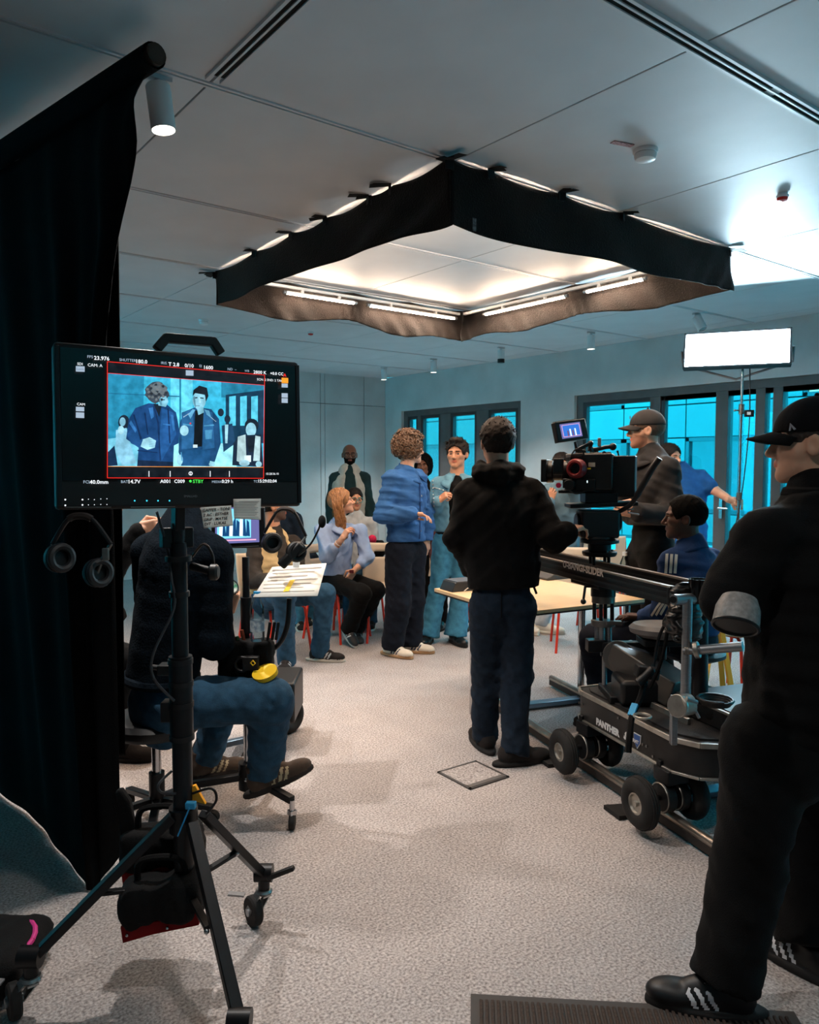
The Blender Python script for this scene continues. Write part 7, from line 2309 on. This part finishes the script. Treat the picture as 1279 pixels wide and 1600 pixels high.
put('yoke', MB().tube([pcn - pu * (pw / 2 + .03), pcn - pu * (pw / 2 + .03) - ZV * .08 - pn_ * .08, pcn - ZV * .2 - pn_ * .1, pcn + pu * (pw / 2 + .03) - ZV * .08 - pn_ * .08, pcn + pu * (pw / 2 + .03)], .01, 8), ALU, lp_)
sb = pcn - pn_ * .10
sb = D(1159, 600, 6.16)
lsd = thing('light_stand', 'tall thin chrome light stand under the bright panel', 'light stand', (sb.x, sb.y, 0))
s_at = lambda z: Vector((sb.x, sb.y, z))
put('upper_tube', MB().cyl(s_at(pcn.z - .10), s_at(1.95), .011, n=14), CHROME, lsd)
put('lower_tube', MB().cyl(s_at(2.0), s_at(.25), .015, n=14), CHROME, lsd)
put('joint_collar', MB().cyl(s_at(1.97), s_at(2.05), .022, n=14).cyl(s_at(2.0), s_at(2.0) - RT * .05, .006).ball(s_at(2.0) - RT * .055, .010, 8, 6).cyl(s_at(1.28), s_at(1.34), .022, n=14), STEEL, lsd)
for k in range(3):
    a = k * 2 * PI / 3 + .4
    d_ = Vector((math.cos(a), math.sin(a), 0))
    put('leg', MB().tube([s_at(.30), s_at(.25) + d_ * .12, d_ * .42 + s_at(.015)], .010, 10), CHROME, lsd)
ctl = D(1170, 646, 6.12)
put('driver_box', MB().box(ctl, (.07, .03, .055), RT, FH), BLACK, lsd, bevel=.004)
put('driver_label', MB().box(ctl - FH * .017 - RT * .01, (.03, .002, .025), RT, FH), WHITEP, lsd, smooth=False)
put('cable', MB().tube(smooth_path([D(1171, 575, 6.12), D(1171, 640, 6.12), D(1168, 690, 6.10), D(1160, 760, 6.12), D(1150, 815, 6.10), D(1140, 850, 6.08), D(1138, 880, 6.05)], 6), .005, 6), BLACK, lsd)
put('spare_rod', MB().cyl(D(1171, 640, 6.16), D(1171, 572, 6.16), .005), CHROME, lsd)
put('blue_strap', MB().beam(D(1130, 866, 6.1), D(1136, 872, 6.1), .05, .03), mat('blue_strap', (50, 140, 190), .6), lsd)

# ================================================================== TABLE, CHAIRS AND SMALL THINGS
ZT_ = .74
n0 = G(806, 957, ZT_); lft = G(678, 919, ZT_); rgt = G(992, 930, ZT_)
ty = (lft - n0).normalized(); tx = (rgt - n0).normalized()
tx = (tx - ty * tx.dot(ty)).normalized()
TLn, TWn = (lft - n0).length, .96
tcx = n0 + ty * (TLn / 2) + tx * (TWn / 2)
tab = thing('table', 'pale birch conference table behind the hooded man', 'table', (tcx.x, tcx.y, 0))
put('table_top', MB().box(tcx - ZV * .012, (TWn, TLn, .022), tx, ty), mat('birch_veneer', (222, 190, 148), .45, var=.06, vscale=4, stretch=(1, 12, 1)), tab, bevel=.003)
put('edge_band', MB().box(tcx - ZV * .026, (TWn - .004, TLn - .004, .012), tx, ty), mat('black_edge', (28, 26, 25), .5), tab, smooth=False)
for sx in (-1, 1):
    for sy in (-1, 1):
        c = tcx + tx * (sx * (TWn / 2 - .05)) + ty * (-TLn / 2 + (.10 if sy < 0 else TLn - .42))
        put('leg', MB().cyl(Vector((c.x, c.y, 0)), Vector((c.x, c.y, .71)), .024, n=18), CHROME, tab)
put('apron', MB().beam(tcx - tx * (TWn / 2 - .06) - ZV * .05, tcx + tx * (TWn / 2 - .06) - ZV * .05, .03, .04), CHROME, tab, smooth=False)
# conference phone
c = G(866, 903, ZT_)
t = thing('conference_phone', 'dark grey conference phone with pale keypad on the table', 'conference phone', c)
fx = azv(62); fy = azv(-28)
put('shell', MB().prism([(-.13, 0), (.13, 0), (.135, .012), (.06, .05), (.0, .062), (-.07, .045), (-.135, .014)], c + ZV * .0, fx, ZV, .17), mat('phone_grey', (66, 64, 64), .5), t, bevel=.008)
put('keypad', MB().beam(c + ZV * .060 + fx * .02 - fy * .03, c + ZV * .045 + fx * .075 - fy * .03, .06, .004), mat('keypad_pale', (150, 148, 142), .5), t, smooth=False)
put('antenna', MB().lathe([(.014, 0), (.003, .06), (0, .062)], c + ZV * .05, ZV, 10), BLACK, t)
put('red_cup', MB().lathe([(.03, 0), (.034, .03), (.03, .032), (0, .028)], c + fx * .24 + fy * .10, ZV, 16), mat('brick_red', (120, 44, 34), .5), t)
# laptop stand thing at left
c = G(716, 921, ZT_)
t = thing('tablet_on_stand', 'black tablet propped on a wire stand at the left table corner', 'tablet', c)
put('slab', MB().prism([(-.10, 0), (.12, .0), (.12, .055), (-.07, .06)], c + ZV * .0, fx, ZV, .16), mat('dark_slate', (42, 46, 52), .4), t, bevel=.004)
put('cover_flap', MB().beam(c + fx * -.06 + ZV * .062, c + fx * .13 + ZV * .062, .16, .006), mat('slate_top', (84, 92, 102), .4), t, smooth=False)
put('wire_stand', MB().tube(smooth_path([c - fx * .02 - fy * .10 + ZV * .004, c - fy * .11 + fx * .02 + ZV * .03, c + fx * .06 - fy * .10 + ZV * .004], 4), .003, 6), WHITEP, t)
# glass bottle
c = G(975, 921, ZT_)
t = thing('glass_bottle', 'clear bottle standing on the table behind the slider', 'bottle', c)
bottle(t, c, .25, .034, mat('white_cap', (220, 222, 222), .4))
# chairs
REDM = mat('red_painted_steel', (206, 52, 30), .4)
def make_chair(shellc, label):
    t = thing('chair', label, 'chair', (0, 0, 0), 0, 'shell chairs with red legs')
    def shell(u, v):                     # v: 0 seat front -> 1 back top, +Y front
        x = (u - .5)
        if v < .5:
            q = v / .5
            y = .21 - .40 * q; z = .455 - .02 * math.sin(q * PI) + .02 * q * q
        else:
            q = (v - .5) / .5
            y = -.19 - .07 * q; z = .475 + .36 * q
        w = .43 - .03 * abs(2 * v - 1) ** 3
        return Vector((x * w, y + .03 * (2 * x) ** 2 * (1 if v > .5 else 0), z + .012 * (2 * x) ** 2))
    g = MB()
    nu, nv = 16, 28
    vs = [shell(i / nu, j / nv) for i in range(nu + 1) for j in range(nv + 1)]
    fs = []
    for i in range(nu):
        for j in range(nv):
            if 23 <= j <= 24 and 4 <= i <= 11:          # hand slot in the back
                continue
            fs.append((i * (nv + 1) + j, (i + 1) * (nv + 1) + j, (i + 1) * (nv + 1) + j + 1, i * (nv + 1) + j + 1))
    g.add(vs, fs)
    put('shell', g, shellc, t, solid=.010, angle=60)
    for sx in (-1, 1):
        for sy, fy_ in ((1, .20), (-1, -.20)):
            put('leg', MB().tube([(sx * .14, fy_ * .55, .44), (sx * .18, fy_ * .85, .40), (sx * .21, fy_ * 1.1, .0)], .011, 10), REDM, t)
    put('under_frame', MB().tube([(-.15, .11, .438), (.15, .11, .438), (.15, -.11, .438), (-.15, -.11, .438), (-.15, .11, .438)], .010, 8), REDM, t)
    return t
BEIGE = mat('beige_shell', (206, 188, 166), .5, var=.04)
c0 = G(430, 1030); c0 = D(428, 940, 6.25)
ch = make_chair(BEIGE, 'beige shell chair with red legs under the tan-vested man')
ch.location = (c0.x, c0.y, 0); ch.rotation_euler = (0, 0, rz_az(130))
def chair_at(px, py, dep_, az, label):
    q = D(px, py, dep_)
    return copytree(ch, (q.x, q.y, 0), rz_az(az), label)
chair_at(526, 930, 6.95, 125, 'beige shell chair with red legs under the honey-haired woman')
chair_at(606, 930, 6.95, 172, 'empty beige shell chair with hand slot beside the curly-haired man')
chair_at(561, 930, 7.8, 165, 'beige shell chair under the person in teal glasses')
chair_at(440, 930, 7.6, 135, 'beige shell chair behind the tan vest with striped-trainer sitter')
chair_at(702, 930, 7.8, 185, 'beige shell chair behind the studded denim man')
chair_at(904, 930, 6.55, 185, 'pale shell chair with hand slot behind the film camera head')
chair_at(1150, 1000, 5.2, 150, 'shell chair with red leg between dolly and foreground man')
chair_at(940, 930, 7.6, 200, 'pale shell chair far behind the table legs')
# yellow folding ladder legs seen between dolly and man
lc = D(1118, 1000, 5.0)
t = thing('wooden_tripod', 'yellow wooden tripod legs behind the dolly push bar', 'tripod', (lc.x, lc.y, 0))
ap = lc + ZV * .25
for q in (D(1092, 1110, 4.6), D(1150, 1080, 4.8), D(1130, 1060, 5.3)):
    put('leg', MB().beam(ap, Vector((q.x, q.y, 0)), .035, .018), mat('varnished_wood', (214, 160, 40), .4), t, bevel=.003)
put('crown', MB().cyl(ap - ZV * .02, ap + ZV * .05, .05, n=18), BLACKM, t)
# crimson ball on dark bag near the empty chair
q = D(577, 848, 7.3)
t = thing('dark_bag', 'dark bag with a crimson pompom on the back chair', 'bag', q - ZV * .12)
axq = np.array([V3(RT), V3(FH), V3(ZV)], dtype=np.float32)
gar(t, 'bag', [lambda P: d_box(P, V3(q - ZV * .06 + RT * .02), axq, (.12, .06, .07), .04)], [q - ZV * .05], BLKC, r=.18, h=.012, wr=(.01, 26, 3))
put('pompom', MB().ball(q + RT * .03 + ZV * .04 - FH * .07, .042, 16, 10), mat('crimson_wool', (190, 24, 66), .9, bump=.6, bscale=80), t)
# compact camera in the photographer's hands
q = D(868, 733, 6.85)
t = thing('stills_camera', 'small dark stills camera held up by the photographer', 'camera', q - ZV * .05)
put('body', MB().box(q, (.13, .05, .09), RT, FH), BLACK, t, bevel=.008)
put('lens', MB().lathe([(.034, 0), (.034, .06), (.028, .06), (.026, .05), (0, .05)], q - FH * .02, -FH, 22), BLACK, t)
# cup on the dolly beam end
q = D(1090, 925, 3.15)
t = thing('black_cup_holder', 'black cup standing at the near end of the slider', 'cup', q)
put('cup', MB().lathe([(.03, -.045), (.036, 0), (.038, .055), (.034, .055), (.032, 0), (0, -.035)], q, ZV, 24), mat('gloss_black', (12, 12, 13), .2), t)
q2 = D(1068, 955, 3.2)
t = thing('black_bag_on_slider', 'crumpled black plastic bag tied at the near slider end', 'bag', q2 - ZV * .09)
gar(t, 'bag', [C_(q2 + ZV * .06, q2 - ZV * .05, .045, .07)], [q2], mat('black_film', (16, 16, 17), .3), r=.15, h=.008, wr=(.014, 34, 5))
# lens hood under the foreground man's arm
q = D(1150, 968, 2.02)
hx = (-RT * .30 - FH * .45 - ZV * .80).normalized()
t = thing('lens_hood', 'grey round hood with dark opening under the foreground man arm', 'lens hood', q)
put('barrel', MB().lathe([(.045, -.06), (.056, -.03), (.059, .02), (.053, .02), (.050, -.02), (0, -.03)], q, hx, 30), mat('worn_grey_paint', (120, 118, 116), .5, var=.3, vscale=80), t)
put('inner_black', MB().lathe([(.0525, .0195), (.050, -.018), (0, -.025)], q, hx, 30), BLACK, t)
put('front_ring', MB().torus(q + hx * .02, hx, .056, .005, 30, 8), BLACK, t)

# ---------------------------------------------------------------- ribbed door mat in the foreground
ma_ = G(735, 1556); mb2 = G(1240, 1584)
mx_ = (mb2 - ma_).normalized(); my_ = Vector((mx_.y, -mx_.x, 0))
my_ = my_ if my_.dot(FH) < 0 else -my_
mL, mD = (mb2 - ma_).length, .55
mcn = ma_ + mx_ * (mL / 2) + my_ * (mD / 2)
t = thing('door_mat', 'grey-brown ribbed door mat at the bottom edge of the picture', 'door mat', mcn)
put('mat_border', MB().box(mcn + ZV * .004, (mL, mD, .008), mx_, my_), mat('mat_rubber', (70, 66, 64), .8, var=.1), t, bevel=.002)
ribm = MB()
k = 0
xx = -mL / 2 + .03
rib0 = None
RIBM = mat('mat_rib', (70, 58, 52), .95, var=.3, vscale=120, bump=.6, bscale=400)
while xx < mL / 2 - .03:
    Mx = Matrix.Translation(mcn + mx_ * xx + ZV * .011)
    if rib0 is None:
        rib0 = put('rib', MB().box(mcn + mx_ * xx + ZV * .011, (.009, mD - .06, .008), mx_, my_), RIBM, t, bevel=.002)
        x00 = xx
    else:
        r = rib0.copy(); COL.objects.link(r); r.parent = t
        r.location = mx_ * (xx - x00)
    xx += .0165
